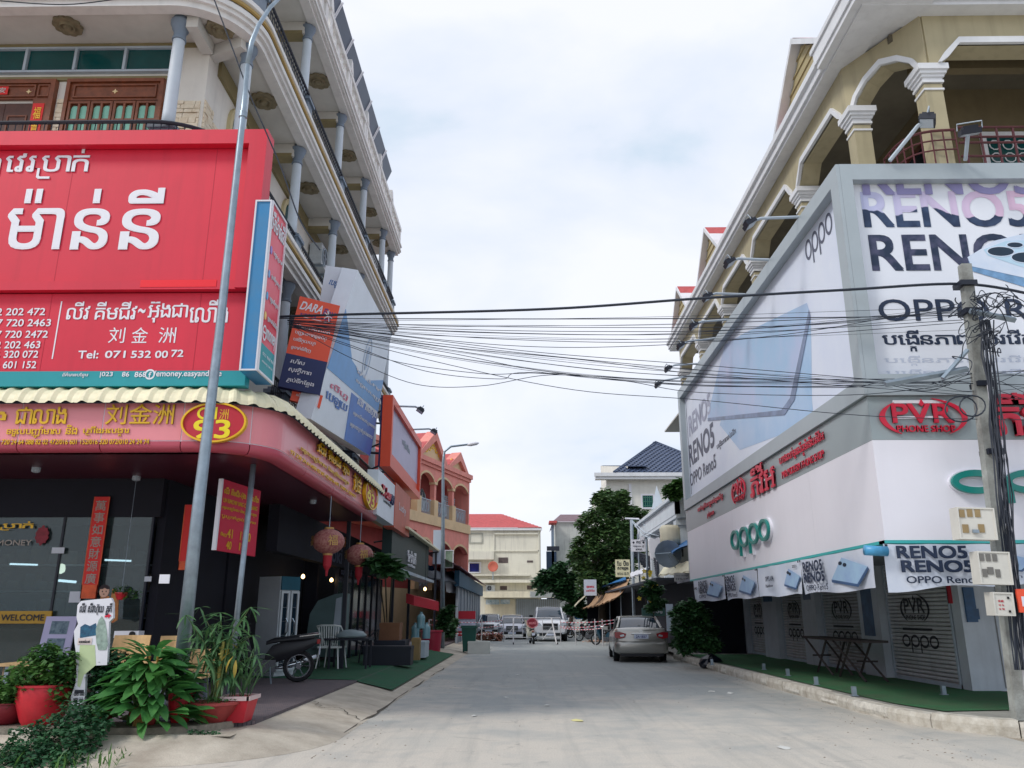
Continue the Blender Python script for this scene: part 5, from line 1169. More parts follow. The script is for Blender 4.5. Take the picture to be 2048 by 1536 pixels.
# raised letters and logos on the grey band
f3 = FY(FYR)
def pvr(pl, u0, u1, v0, v1, m1, par, ext, dd=.004, shadow=True):
    W_, H_ = u1 - u0, v1 - v0
    lettering([('PVR', (u0 + W_ * .15, u1 - W_ * .16, v0 + H_ * .36, v0 + H_ * .84), .022), ('PHONE SHOP', (u0 + W_ * .18, u1 - W_ * .16, v0 + H_ * .13, v0 + H_ * .29), .016)], pl, m1, par, d=dd, ext=ext, label='raised red shop name' if ext > .02 else None)
    cu, cv = (u0 + u1) / 2, (v0 + v1) / 2; mb = MB()
    def cres(a0, a1, w):
        n = 20; o = ell(cu, cv, W_ / 2, H_ / 2, n, a0, a1); i_ = [(cu + (W_ / 2 - w * math.sin(PI * k / n) - .004) * math.cos(a0 + (a1 - a0) * k / n), cv + (H_ / 2 - w * math.sin(PI * k / n) - .004) * math.sin(a0 + (a1 - a0) * k / n)) for k in range(n + 1)]
        mb.pp(pl, o + i_[::-1], dd, dd + max(ext, .004))
    cres(PI * .72, PI * 1.32, W_ * .06); cres(-PI * .32, PI * .42, W_ * .055)
    mb.pp(pl, [(cu - W_ * .03, v0 + H_ * .84), (cu, v0 + H_ * .78), (cu + W_ * .03, v0 + H_ * .84), (cu, v0 + H_ * .97)], dd, dd + max(ext, .004))
    obj('crescent', mb, m1, par)
a_ = f3.rect(1757, 797, 1932, 875)
t = thing('shop_logo', 'big red raised PVR PHONE SHOP logo on the front grey band', 'sign', f3.p(a_[0], a_[2])); pvr(f3, *a_, redletter, t, .03, .02)
obj('standoff', MB().pb(f3, a_[0] + .25, a_[1] - .3, a_[2] + .3, a_[2] + .34, 0, .03).pb(f3, a_[0] + .25, a_[1] - .3, a_[2] + .55, a_[2] + .6, 0, .03), whiteclean, t)
t = thing('shop_letters', 'big red raised Khmer letters cut by the right edge behind the utility pole', 'sign', f3.p(8.6, 4.3)); lettering([('ភីវីអ', f3.rect(1980, 790, 2120, 872), .025)], f3, redletter, t, d=.03, ext=.07)
obj('standoff', MB().pb(f3, f3.rect(1980, 790, 2120, 872)[0], 9.6, 4.55, 4.6, 0, .03), whiteclean, t)
s3 = RX(FXR)
t = thing('shop_logo', 'smaller red raised PVR logo on the side grey band', 'sign', s3.p(-18, 4.3)); l0, l1 = s3.uv(1466, 980)[0], s3.uv(1495, 985)[0]; pvr(s3, l0, l1, 4.27, 4.92, redletter, t, .03, .03)
obj('standoff', MB().pb(s3, l0 + .2, l1 - .2, 4.5, 4.54, 0, .03), whiteclean, t)
t = thing('shop_letters', 'three red raised Khmer letters beside the side logo', 'sign', s3.p(-17, 4.3)); lettering([('ភីវីអ', (s3.uv(1503, 960)[0], s3.uv(1554, 960)[0], 4.26, 4.92), .02)], s3, redletter, t, d=.03, ext=.03)
obj('standoff', MB().pb(s3, s3.uv(1506, 960)[0], s3.uv(1550, 960)[0], 4.5, 4.54, 0, .03), whiteclean, t)
t = thing('shop_letters', 'red raised two-line words PVR MODERN PHONE SHOP on side band', 'sign', s3.p(-15, 4.3))
lettering([('ហាងលក់ទូរស័ព្ទទំនើបភីវីអ', (s3.uv(1563, 940)[0], s3.uv(1654, 900)[0], 4.56, 4.86), .015), ('PVR MODERN PHONE SHOP', (s3.uv(1567, 950)[0], s3.uv(1652, 920)[0], 4.34, 4.48), .02)], s3, redletter, t, d=.02, ext=.015)
t = thing('shop_letters', 'small red raised Khmer words at far end of the side band', 'sign', s3.p(-25, 4.3))
lettering([('លក់គ្រឿងបន្លាស់ទូរស័ព្ទ', (s3.uv(1396, 1000)[0], s3.uv(1448, 1000)[0], 4.6, 4.82), .03), ('គ្រប់ប្រភេទ', (s3.uv(1414, 1000)[0], s3.uv(1428, 1000)[0], 4.32, 4.5), .03)], s3, redletter, t, d=.02, ext=.015)
tealL = mat('teal_letters', (14, 128, 120), .35, var=0)
def opposign(pl, rc, w, label, rim):
    t = thing('oppo_sign', label, 'sign', pl.p(rc[0], rc[2])); m1 = MB(); oppo(m1, pl, *rc, w, .06, .12); obj('letters', m1, tealL, t)
    m2 = MB(); e_ = rim; oppo(m2, pl, rc[0] - e_, rc[1] + e_, rc[2] - e_, rc[3] + e_, w + 2 * e_, .0, .058); obj('backing', m2, whiteclean, t); return t
a_ = f3.rect(1889, 942, 2000, 996); k_ = f3.uv(1889, 942)[0]
opposign(f3, (k_, k_ + (f3.uv(1999, 942)[0] - k_) * 3.85, f3.uv(1900, 1008)[1], f3.uv(1900, 942)[1]), .10, 'huge teal oppo letters on the white front band, half outside frame', .015)
opposign(s3, (s3.uv(1467, 1060)[0], s3.uv(1547, 1060)[0], 2.98, 3.66), .07, 'teal oppo letters standing off the white side band', .03)
# ------------------------------------------------------------------ right ground floor: roller shutters between clad pillars
XS = 8.5; shp = RX(XS)
def yy(x, y): return at(x, y, X=XS).y
ST = thing('shutter_wall', 'recessed ground floor wall of roller shutters and white pillars under the banners', 'shop wall', (XS, 20, .2))
slatm = mat('shutter_slat', (204, 204, 208), .6, 0, var=.08, scale=2, streak=.2); pilm = mat('pillar_cladding', (196, 204, 214), .4, var=.06, scale=1.5, streak=.12)
stencil = mat('stencil_black', (44, 46, 54), .7, var=.1)
slat0 = None
sh_px = [(1928, 1377, 1795, 1361, 'roller shutter nearest the corner with PVR and oppo stencils'), (1750, 1352, 1660, 1338, 'second roller shutter behind the folding trestle'), (1629, 1330, 1575, 1320, 'third roller shutter, in deep shade'), (1545, 1314, 1508, 1308, 'farthest roller shutter, faint stencil')]
zs0, zs1 = .22, 3.0
pil = []
for i, (xa, ya, xb, yb, lb) in enumerate(sh_px):
    y0, y1 = yy(xa, ya), yy(xb, yb)
    pil.append((y0, y1)); t = thing('roller_shutter', lb, 'roller shutter', (XS, (y0 + y1) / 2, zs0), 'roller shutters of the phone shop')
    n_ = 34; h = (zs1 - zs0) / n_; L_ = y1 - y0
    sl = MB(); pr_ = [(-.02, 0), (.018, h * .14), (.032, h * .5), (.016, h * .84), (-.02, h * .9)]
    sl.add([(-o, -L_ / 2, z) for o, z in pr_] + [(-o, L_ / 2, z) for o, z in pr_], [(j, j + 1, j + 6, j + 5)[::-1] for j in range(4)] + [(0, 1, 2, 3, 4)])
    s0_ = obj('slat', sl, slatm); s0_.parent = t; s0_.location = (0, 0, 0)
    for k in range(1, n_): piece(s0_, (0, 0, k * h))
    obj('guide_rail', MB().box(XS - .05, XS + .02, y0 - .0, y0 + .06, .2, 3).box(XS - .05, XS + .02, y1 - .06, y1, .2, 3), lightgrey, t)
    obj('bottom_bar', MB().box(XS - .045, XS, y0, y1, .2, .28), lightgrey, t)
    sq = RX(XS - .032); u0, u1 = -y1 + L_ * .2, -y0 - L_ * .3
    pvr(sq, u0 + .1, u1, 1.4, 2.02, stencil, t, 0, .002)
    om = MB(); oppo(om, sq, u0, u1 + .22, .8, 1.17, .05, .002, .004); om.pb(sq, u0 + .1, u1, 1.26, 1.31, .002, .004); obj('stencil', om, stencil, t)
pil2 = [(pil[i][1], pil[i + 1][0]) for i in range(3)] + [(pil[3][1], pil[3][1] + .6)]
for i, (a, b_) in enumerate(pil2):
    p = obj('pillar', MB().box(XS - .22, XS + .2, a + .02, b_ - .02, .2, 3.2), pilm, ST)
    obj('poster', MB().pb(RX(XS - .22), -b_ + .25, -a - .35, 1.1 if i == 0 else 2.0, 2.5, .002, .008), mat('phone_poster', (40, 70, 104), .4, var=.4, scale=5, c2=(70, 110, 150)), p)
    if i == 0: obj('poster_band', MB().pb(RX(XS - .23), -b_ + .3, -a - .25, 2.35, 2.9, .002, .02), mat('blue_case', (40, 120, 170), .4, var=.3, scale=4), p)
fy0 = pil[0][0]
FW2 = FY(fy0 - .02)
cp = obj('corner_panel', MB().box(XS - .02, 12.5, fy0 - .35, fy0 - .02, .2, 3.2), pilm, ST)
cf = FY(fy0 - .35)
obj('red_strip', MB().box(XS - .05, XS - .022, fy0 - .1, fy0 + .04, 1.8, 2.9), darkred, cp)
for k, (z0_, z1_) in enumerate(((2.3, 3.0), (1.45, 2.1))): obj('blue_sign', MB().pb(cf, XS + .06, XS + .26, z0_, z1_, 0, .05).pb(cf, XS + .26, XS + .3, z0_ + .05, z0_ + .25, 0, .05), mat('blue_case2', (24, 82, 128), .4, var=.2, scale=3), cp)
obj('door_line', MB().pb(cf, XS + .6, XS + .62, .25, 1.9, 0, .012).pb(cf, XS + .7, XS + 1.2, 1.98, 2.14, 0, .02).pb(cf, XS + .75, XS + 1.15, 1.2, 1.25, 0, .02), mat('dull_grey', (130, 132, 134), .6, var=.1), cp)
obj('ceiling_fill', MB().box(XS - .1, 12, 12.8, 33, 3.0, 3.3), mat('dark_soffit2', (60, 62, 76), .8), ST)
# metal struts standing in the kerb
for k, (x, y) in enumerate(((1888, 1390), (1709, 1392), (1633, 1370), (1576, 1352), (1528, 1340), (1424, 1330))):
    g_ = at(x, y, Z=.2); t = obj('stub_post', MB().box(g_.x - .035, g_.x + .035, g_.y - .035, g_.y + .035, .2, .36).box(g_.x - .06, g_.x + .06, g_.y - .05, g_.y + .05, .2, .215), steel)
    tag(t, ['short cut metal stub on the turf by the curled carpet', 'short metal stub nearest the corner on the kerb', 'short metal stub on the kerb, second from corner', 'short metal stub on kerb left of the trestle', 'short metal stub far along the kerb', 'short metal stub near the black bag'][k], 'post', 'metal stubs on the kerb')
# trestle table
tt = thing('trestle_table', 'dark folding trestle table with crossed legs before the shutters', 'table', (7.6, 18.8, .2))
tw = mat('trestle_wood', (74, 66, 66), .7, var=.2, scale=6)
A_, B_ = at(1632, 1290, X=7.6), at(1755, 1296, X=7.6); za = 1.0
tx_ = lambda y, z: Vector((7.45, y, z))
obj('tabletop', MB().box(7.25, 7.85, B_.y, A_.y, za, za + .05), tw, tt)
for xx in (7.32, 7.78):
    for (ya, yb_) in ((A_.y - .1, (A_.y + B_.y) / 2 + .1), ((A_.y + B_.y) / 2 + .35, A_.y - .75 + .0), ((A_.y + B_.y) / 2 - .1, B_.y + .1), (B_.y + .75, (A_.y + B_.y) / 2 - .3)):
        obj('leg', MB().tube([(xx, ya, za), (xx, yb_, .21)], .03, 4), tw, tt)
obj('stretcher', MB().tube([(7.32, A_.y - .5, .6), (7.78, A_.y - .5, .6)], .02, 4).tube([(7.32, B_.y + .5, .6), (7.78, B_.y + .5, .6)], .02, 4), tw, tt)
# black bag by the kerb
bg_ = at(1423, 1337, Z=0); q = bg_
m_ = MB(); br_ = random.Random(2); vs = []; n_ = 12
for i, (r_, h_) in enumerate(((.02, 0), (.3, .02), (.36, .14), (.28, .3), (.1, .4), (.07, .5))):
    for k in range(n_): a = 2 * PI * k / n_; rr_ = r_ * br_.uniform(.82, 1.15); vs.append((q.x + rr_ * math.cos(a), q.y + rr_ * math.sin(a), h_ + br_.uniform(-.02, .02)))
m_.add(vs, [(i * n_ + k, i * n_ + (k + 1) % n_, (i + 1) * n_ + (k + 1) % n_, (i + 1) * n_ + k) for i in range(5) for k in range(n_)])
tag(obj('rubbish_bag', m_, mat('bin_bag', (14, 24, 40), .3, var=.1)), 'black tied rubbish bag in the road against the kerb', 'bag')
# ------------------------------------------------------------------ banners hung under the fascia
bw = mat('banner_vinyl', (214, 220, 232), .4, var=.04, scale=1.2, c2=(196, 206, 224))
def banner(pl, u0, u1, ztl, ztr, zbl, zbr, label, texts, phone, sag=.03):
    t = thing('banner', label, 'banner', pl.p(u0, zbl), 'phone banners under the fascia'); nx_ = 16; vs = []
    rr_ = random.Random(int(abs(u0) * 100))
    ph_ = rr_.random() * 6
    for j in range(5):
        for i in range(nx_ + 1):
            s_ = i / nx_; v = j / 4; zt_2 = ztl + (ztr - ztl) * s_ - sag * .4 * abs(math.sin(s_ * PI * 3)); zb_ = zbl + (zbr - zbl) * s_ + sag * math.sin(s_ * 9 + ph_)
            vs.append(pl.p(u0 + (u1 - u0) * s_, zb_ + (zt_2 - zb_) * v, .02 + .03 * math.sin(s_ * 14 + ph_ + v * 2) * (1 - v * .6)))
    obj('sheet', MB().add(vs, [(j * (nx_ + 1) + i, j * (nx_ + 1) + i + 1, (j + 1) * (nx_ + 1) + i + 1, (j + 1) * (nx_ + 1) + i) for j in range(4) for i in range(nx_)]), bw, t, True)
    W_ = u1 - u0; zb_, zt_2 = (zbl + zbr) / 2, (ztl + ztr) / 2; H_ = zt_2 - zb_; sl_ = (ztr - ztl + zbr - zbl) / 2
    lettering([(s, (u0 + W_ * a, u0 + W_ * b2, zb_ + H_ * c, zb_ + H_ * d), bo) for s, a, b2, c, d, bo in texts], pl, navy, t, d=.062)
    if phone:
        a, b2, c, d = phone; P_ = lambda x, y: (u0 + W_ * (a + (b2 - a) * x), zb_ + H_ * (c + (d - c) * y))
        obj('phone_picture', MB().pp(pl, [P_(.0, .25), P_(.35, 1), P_(1, .55), P_(.7, 0)], .062, .064), mat('banner_phone', (164, 198, 222), .4, var=.15, scale=2, c2=(140, 168, 210)), t)
        obj('phone_picture', MB().pp(pl, [P_(.0, .25), P_(.7, 0), P_(1, .55), P_(1.02, .45), P_(.72, -.1), P_(.0, .14)], .062, .065), mat('banner_phone_edge', (60, 90, 130), .4, var=.1), t)
        for (x, y) in ((.3, .8), (.42, .72)):
            cc = P_(x, y); obj('lens', MB().pp(pl, ell(cc[0], cc[1], W_ * .025, H_ * .05, 10), .066, .068), lens_m, t)
    for s_ in (.01, .99): obj('eyelet', MB().pb(pl, u0 + W_ * s_ - .02, u0 + W_ * s_ + .02, zt_2 - .05, zt_2 - .01, .06, .07), navyblack, t)
    return t
T1 = [('RENO5', .05, .36, .62, .9, .05), ('RENO5', .05, .38, .32, .58, .06), ('OPPO Reno5', .08, .42, .08, .24, .02)]
bfp = FY(FYR - .03); r_ = bfp.rect(1770, 1087, 1990, 1170)
banner(bfp, r_[0], r_[0] + 2.2, zB - .06, zB - .06, 1.93, 2.05, 'front banner reading RENO5 twice, hanging below the corner', [('RENO5', .08, .55, .66, .94, .05), ('RENO5', .1, .58, .34, .6, .06), ('OPPO Reno5', .12, .62, .08, .24, .02), ('ជាមួយគ្នា', .66, .9, .16, .26, .0)], (.66, 1.0, .38, .8), .03)
sbp = RX(FXR - .03)
ed = [1757, 1608, 1519, 1452, 1388]
def su2(x): return sbp.uv(x, 1160)[0]
lbs = ['wide side banner with pale blue phone, next to the front corner', 'side banner with purple phones and OPPO A94 words', 'third side banner from the corner with RENO5 and blue phone', 'farthest side banner with three columns of print']
tx2 = [T1, [('OPPO A94', .22, .42, .5, .66, .03), ('Rainbow', .22, .4, .3, .4, .02), ('2021', .86, .95, .8, .88, .02)], T1, [('RENO5', .22, .5, .62, .9, .05), ('RENO5', .22, .5, .36, .6, .06), ('OPPO', .22, .45, .14, .28, .02), ('OPPO', .03, .16, .55, .66, .03)]]
for k in range(4):
    a, b_ = su2(ed[k + 1]) + .02, su2(ed[k]) - .03
    banner(sbp, a, b_, zB - .06, zB - .06, 1.97, 1.97, lbs[k], tx2[k], (.48, .95, .15, .85) if k != 1 else (.66, 1.0, .2, .8), .02)
obj('rolled_banner', MB().tube([(5.45, 12.28, 2.5), (5.12, 12.3, 2.52)], .075, 14), mat('rolled_blue', (70, 150, 196), .35, var=.15, scale=4), SBX, True)
# floodlights on arms of the side billboard
for k, (bx, by, tx, ty) in enumerate(((1598, 433, 1497, 445), (1538, 514, 1457, 523), (1490, 583, 1413, 592), (1455, 632, 1386, 650), (1430, 680, 1360, 690), (1395, 735, 1335, 736), (1378, 762, 1315, 768))):
    b_ = at(bx, by, X=5.46); tp = at(tx, ty, Y=b_.y); b_ = Vector((5.46, b_.y, 9.12))
    flood(b_, tp, ['nearest side floodlight, largest, by the second pillar', 'second side floodlight from the corner', 'third side floodlight from the corner', 'fourth side floodlight from the corner', 'fifth side floodlight from the corner', 'sixth side floodlight beside the last arches', 'farthest side floodlight at billboard end'][k], 'floodlights of the phone billboards', 1.0)
flood((6.35, 12.3, 9.12), (6.95, 12.0, 9.75), 'black square floodlight above the front billboard by the corner pillar', 'floodlights of the phone billboards', 1.15)
flood((7.65, 12.3, 9.12), (7.5, 11.8, 9.4), 'white floodlight above the front billboard at the right edge', 'floodlights of the phone billboards', 1.1)
# ------------------------------------------------------------------ utility pole
PY = 11.95
up_ = thing('utility_pole', 'weathered square concrete utility pole before the right shop', 'utility pole', (7.0, PY, .2))
pb0, pt0 = at(2035, 1400, Y=PY), at(1929, 530, Y=PY); pm = mat('pole_concrete', (170, 174, 170), .9, var=.16, scale=3, c2=(124, 124, 120), bump=.5, bscale=25)
vs = []
for i in range(9):
    f = i / 8; c_ = Vector((pb0.x, PY, .2)).lerp(Vector((pt0.x, PY, pt0.z)), f); w = .095 - .015 * f
    for sx, sy in ((-1, -1), (-.8, -1), (.8, -1), (1, -1), (1, 1), (-1, 1)): vs.append((c_.x + sx * w, c_.y + sy * w * .8, c_.z))
obj('shaft', MB().add(vs, [(i * 6 + k, i * 6 + (k + 1) % 6, (i + 1) * 6 + (k + 1) % 6, (i + 1) * 6 + k) for i in range(8) for k in range(6)] + [tuple(range(48, 54))]), pm, up_)
pf = FY(PY - .2)
for (x, y) in ((1930, 570), (1940, 625), (1965, 770), (1985, 905)):
    c_ = at(x, y, Y=PY); obj('band_clamp', MB().box(c_.x - .13, c_.x + .13, PY - .13, PY + .13, c_.z - .04, c_.z + .04), navyblack, up_)
obj('crossarm', MB().tube([at(1770, 768, Y=PY - .2), at(1935, 738, Y=PY - .2)], .05, 4), steel, up_)
obj('brace', MB().tube([at(1885, 757, Y=PY - .25), at(1935, 700, Y=PY - .2)], .035, 4), steel, up_)
obj('crossarm', MB().tube([at(1940, 622, Y=PY - .2), at(2030, 640, Y=PY - .2)], .05, 4), steel, up_)
obj('conduit', MB().tube([at(1978, 770, Y=PY - .22), at(2005, 960, Y=PY - .22), at(2030, 1150, Y=PY - .22), at(2052, 1380, Y=PY - .22)], .03, 8), whiteclean, up_, True, label='white plastic conduit')
tr_ = random.Random(9); tg = MB()
for k in range(22):
    x, y = tr_.uniform(1925, 2000), tr_.uniform(590, 700); pts_ = [at(x, y, Y=PY - .2 - tr_.random() * .2)]
    for j in range(5):
        x += tr_.uniform(-20, 24); y += tr_.uniform(-18, 24); pts_.append(at(x, y, Y=PY - .2 - tr_.random() * .25))
    tg.tube([Vector((a[0], b[1] if False else PY - .3 - .1 * math.sin(q_ * .3 + k), a[1])) for q_, a in enumerate(smooth([(p.x, p.z) for p in pts_], 6))], .005 + .005 * tr_.random(), 4)
for k in range(16):
    x = 1960 + tr_.uniform(0, 25); pts_ = []
    for y in range(640, 1400, 70): pts_.append(at(x + (y - 640) * .105 + tr_.uniform(-6, 6), y, Y=PY - .24 - tr_.random() * .06))
    tg.tube(pts_, .007 + .007 * tr_.random(), 4)
for (cx_, cy_, r_) in ((1922, 818, 32), (1945, 812, 26), (2035, 560 + 60, 16), (1990, 600, 18)):
    tg.tube([at(cx_ + r_ * math.cos(a), cy_ + r_ * .8 * math.sin(a), Y=PY - .3) for a in [2 * PI * i / 16 for i in range(17)]], .012, 4)
obj('cable_tangle', tg, cable, up_, kind='stuff', label='dark tangle of cables strapped to the pole')
boxm = mat('meter_box', (214, 212, 204), .5, var=.06, streak=.1)
def meter(x0, y0, x1, y1, label, tilt=0):
    pl = FY(PY - .42); a, b_, c, d = pl.rect(x0, y0, x1, y1); W_, H_ = b_ - a, d - c; rt = .05
    pl2 = Pl(pl.p(a, c), (1, 0, -.03), (.0, 0, 1)); t = thing('meter_box', label, 'meter box', pl.p(a, c), 'electricity boxes on the pole')
    obj('casing', MB().pb(pl2, 0, W_, 0, H_, -.2, 0), boxm, t); obj('cover_edge', MB().frame(pl2, 0, W_, 0, H_, .02, .001, .015), boxm, t)
    return t, pl2, W_, H_
t, p_, W_, H_ = meter(1915, 1014, 1990, 1078, 'upper cream meter box with five tan windows on the utility pole')
tanw = mat('meter_window', (150, 128, 88), .3, var=.1); greyw = mat('meter_window_grey', (116, 114, 110), .3, var=.1)
for (a, b_, c, d) in ((.06, .2, .68, .92), (.27, .41, .7, .94), (.48, .62, .7, .94), (.1, .26, .2, .46), (.52, .68, .22, .48)): obj('window', MB().pb(p_, W_ * a, W_ * b_, H_ * c, H_ * d, .002, .012), tanw, t)
obj('latch', MB().pb(p_, W_ * .34, W_ * .5, H_ * .2, H_ * .3, .01, .04), steel, t)
t, p_, W_, H_ = meter(1956, 1102, 2021, 1168, 'larger white meter box with six windows on the utility pole')
for (a, b_, c, d) in ((.06, .2, .7, .92), (.26, .4, .7, .92), (.46, .6, .7, .92), (.1, .24, .22, .46), (.26, .44, .3, .52), (.5, .64, .22, .46)): obj('window', MB().pb(p_, W_ * a, W_ * b_, H_ * c, H_ * d, .002, .012), greyw, t)
t, p_, W_, H_ = meter(1986, 1184, 2027, 1231, 'lowest small switch box with red stamps on the utility pole')
lettering([('ថា ៣៦', (W_ * .25, W_ * .5, H_ * .58, H_ * .68), .01), ('ប ៤', (W_ * .25, W_ * .5, H_ * .42, H_ * .5), .01), ('១ ២', (W_ * .25, W_ * .5, H_ * .25, H_ * .33), .01)], p_, redletter, t, d=.004)
obj('keyhole', MB().pb(p_, W_ * .7, W_ * .78, H_ * .72, H_ * .82, .002, .02).pb(p_, W_ * .7, W_ * .78, H_ * .14, H_ * .24, .002, .02), black, t)
pl = FY(PY - .4); a, b_, c, d = pl.rect(2036, 1178, 2075, 1225)
t = thing('sticker_board', 'orange sticker board cut by the right picture edge on the pole', 'sign', pl.p(a, c)); obj('board', MB().pb(pl, a, b_, c, d, -.03, 0), org, t); obj('label_plate', MB().pb(pl, a + .05, b_, c + .08, d - .1, .002, .006), whiteclean, t)
# ------------------------------------------------------------------ cables across the street
def cpt(x, y):       # on the vertical plane between left building and pole
    r = ray(x, y); # plane through (-4,13.2) and (7.1,11.95)
    n_ = Vector((1.25, 11.1, 0)); k = (Vector((-4, 13.2, 0)) - Vector((EYE.x, EYE.y, 0))).dot(n_) / r.dot(n_); return EYE + r * k
CB = [(.034, [(548, 634), (700, 629), (1100, 618), (1400, 597), (1690, 580), (1925, 568), (2070, 590)], 'thickest black cable, topmost of the wires across the street'),
      (.018, [(548, 637), (1060, 638), (1400, 637), (1740, 634), (1930, 630), (2070, 628)], 'straight level cable just under the thickest one')]
for w in ([(575, 640), (900, 652), (1400, 655), (1700, 645), (1920, 615)], [(575, 641), (900, 658), (1200, 663), (1500, 658), (1925, 622)], [(575, 642), (950, 664), (1400, 668), (1925, 640)],
          [(580, 645), (1000, 690), (1300, 691), (1600, 665), (1925, 606)], [(580, 646), (1000, 678), (1400, 682), (1925, 645)], [(575, 645), (800, 672), (1080, 705), (1400, 730), (1780, 762)],
          [(575, 648), (820, 680), (1100, 712), (1400, 740), (1790, 768)], [(580, 648), (860, 690), (1150, 718), (1400, 748), (1800, 780), (2070, 800)], [(580, 650), (900, 706), (1100, 744), (1400, 772), (1780, 770)],
          [(585, 652), (690, 690), (800, 725), (960, 747), (1040, 747), (1100, 748), (1400, 770), (1690, 775), (1780, 765), (2070, 770)], [(590, 655), (700, 715), (830, 768), (960, 772), (1100, 750), (1250, 762), (1400, 785), (1700, 790), (1900, 770)],
          [(588, 652), (700, 690), (850, 742), (1000, 758), (1060, 745), (1400, 764), (1780, 766)], [(588, 652), (900, 730), (1150, 780), (1400, 800), (1740, 832), (2070, 840)], [(580, 650), (900, 700), (1200, 740), (1500, 757), (1790, 758)]):
    CB.append((.012, w, None))
cr_ = random.Random(4)
for k in range(15):
    e_ = cr_.choice([(1925, 600 + cr_.random() * 60), (1785, 755 + cr_.random() * 20), (1785, 760 + cr_.random() * 12)]); y0 = 642 + cr_.random() * 14; s_ = cr_.uniform(6, 42)
    CB.append((cr_.uniform(.005, .009), [(580, y0), (580 + (e_[0] - 580) * .3, y0 + (e_[1] - y0) * .33 + s_ * .8), (580 + (e_[0] - 580) * .6, y0 + (e_[1] - y0) * .62 + s_), e_], None))
for k in range(9):
    CB.append((cr_.uniform(.007, .012), [(1785, 762 + cr_.random() * 10), (1860, 768 + cr_.uniform(-8, 22)), (1950, 765 + cr_.uniform(-20, 20)), (2070, 740 + cr_.uniform(-20, 70))], None))
for k, (r_, w, lb) in enumerate(CB):
    o = obj('cable', MB().tube([cpt(*q_) for q_ in smooth(w)], r_ * .5 if k else r_ * .7, 5), cable)
    tag(o, lb or 'thin dark cable in the sagging bundle strung across the street', 'cable', 'overhead cables across the street')
tag(obj('cable', MB().tube([at(x, y, Y=11.5) for x, y in smooth([(425, -10), (470, 110), (500, 190), (560, 330), (600, 440), (640, 500)])], .012, 5), cable), 'thin black wire dropping diagonally across the upper left balconies', 'cable', 'overhead cables across the street')
tag(obj('cable', MB().tube([at(x, y, Y=11.8) for x, y in smooth([(-20, 0), (130, 9), (260, -6)])], .01, 5), cable), 'thin sagging wire at the top left picture edge', 'cable', 'overhead cables across the street')
tie = MB(); c_ = cpt(657, 632)
for k in range(5): tie.tube([c_ + Vector((cr_.uniform(-.1, .1), -.03, cr_.uniform(-.12, .1))), c_, c_ + Vector((cr_.uniform(-.1, .1), -.05, cr_.uniform(-.18, .1)))], .008, 4)
tag(obj('string_tie', tie, whiteclean), 'white string tied around the cable bundle near the orange sign', 'string')
# ================================================================== FAR END OF THE STREET
# coral shophouse
P0, P1 = at(832, 906, Z=11), at(940, 952, Z=11)
cor = Pl((P0.x, P0.y, 0), (P1.x - P0.x, P1.y - P0.y, 0), (0, 0, 1)); cu = lambda x, y: cor.uv(x, y)
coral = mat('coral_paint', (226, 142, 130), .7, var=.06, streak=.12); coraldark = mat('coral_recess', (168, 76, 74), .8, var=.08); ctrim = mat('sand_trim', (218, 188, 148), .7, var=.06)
CBd = thing('shophouse', 'coral pink three-storey shophouse with arches and two pointed gables', 'building', (P1.x, P1.y, 0))
UL = cu(832, 930)[0]; UR = cu(939, 980)[0]; ZE = 11.0
xs_ = [cu(x, 980)[0] for x in (836, 870, 906, 938)]
zA = [(cu(920, 1028)[1], 7.0), (3.2, cu(920, 1080)[1])]
z_b = cu(922, 1047)[1]; z_b2 = cu(922, 1065)[1]
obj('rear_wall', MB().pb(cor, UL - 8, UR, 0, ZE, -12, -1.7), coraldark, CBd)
obj('side_wall', MB().pb(cor, UR - .15, UR, 0, ZE, -1.7, 0), coral, CBd)
obj('floor_slab', MB().pb(cor, UL - 8, UR, z_b2, z_b, -1.7, .12), ctrim, CBd, label='sand coloured moulding between storeys')
obj('floor_slab', MB().pb(cor, UL - 8, UR, z_b2 - .5, z_b2, -1.7, 0), coral, CBd)
obj('cornice', MB().pb(cor, UL - 8, UR, ZE - .3, ZE, -.2, .25).pb(cor, UL - 8, UR, ZE - .5, ZE - .3, -.2, .12), coral, CBd)
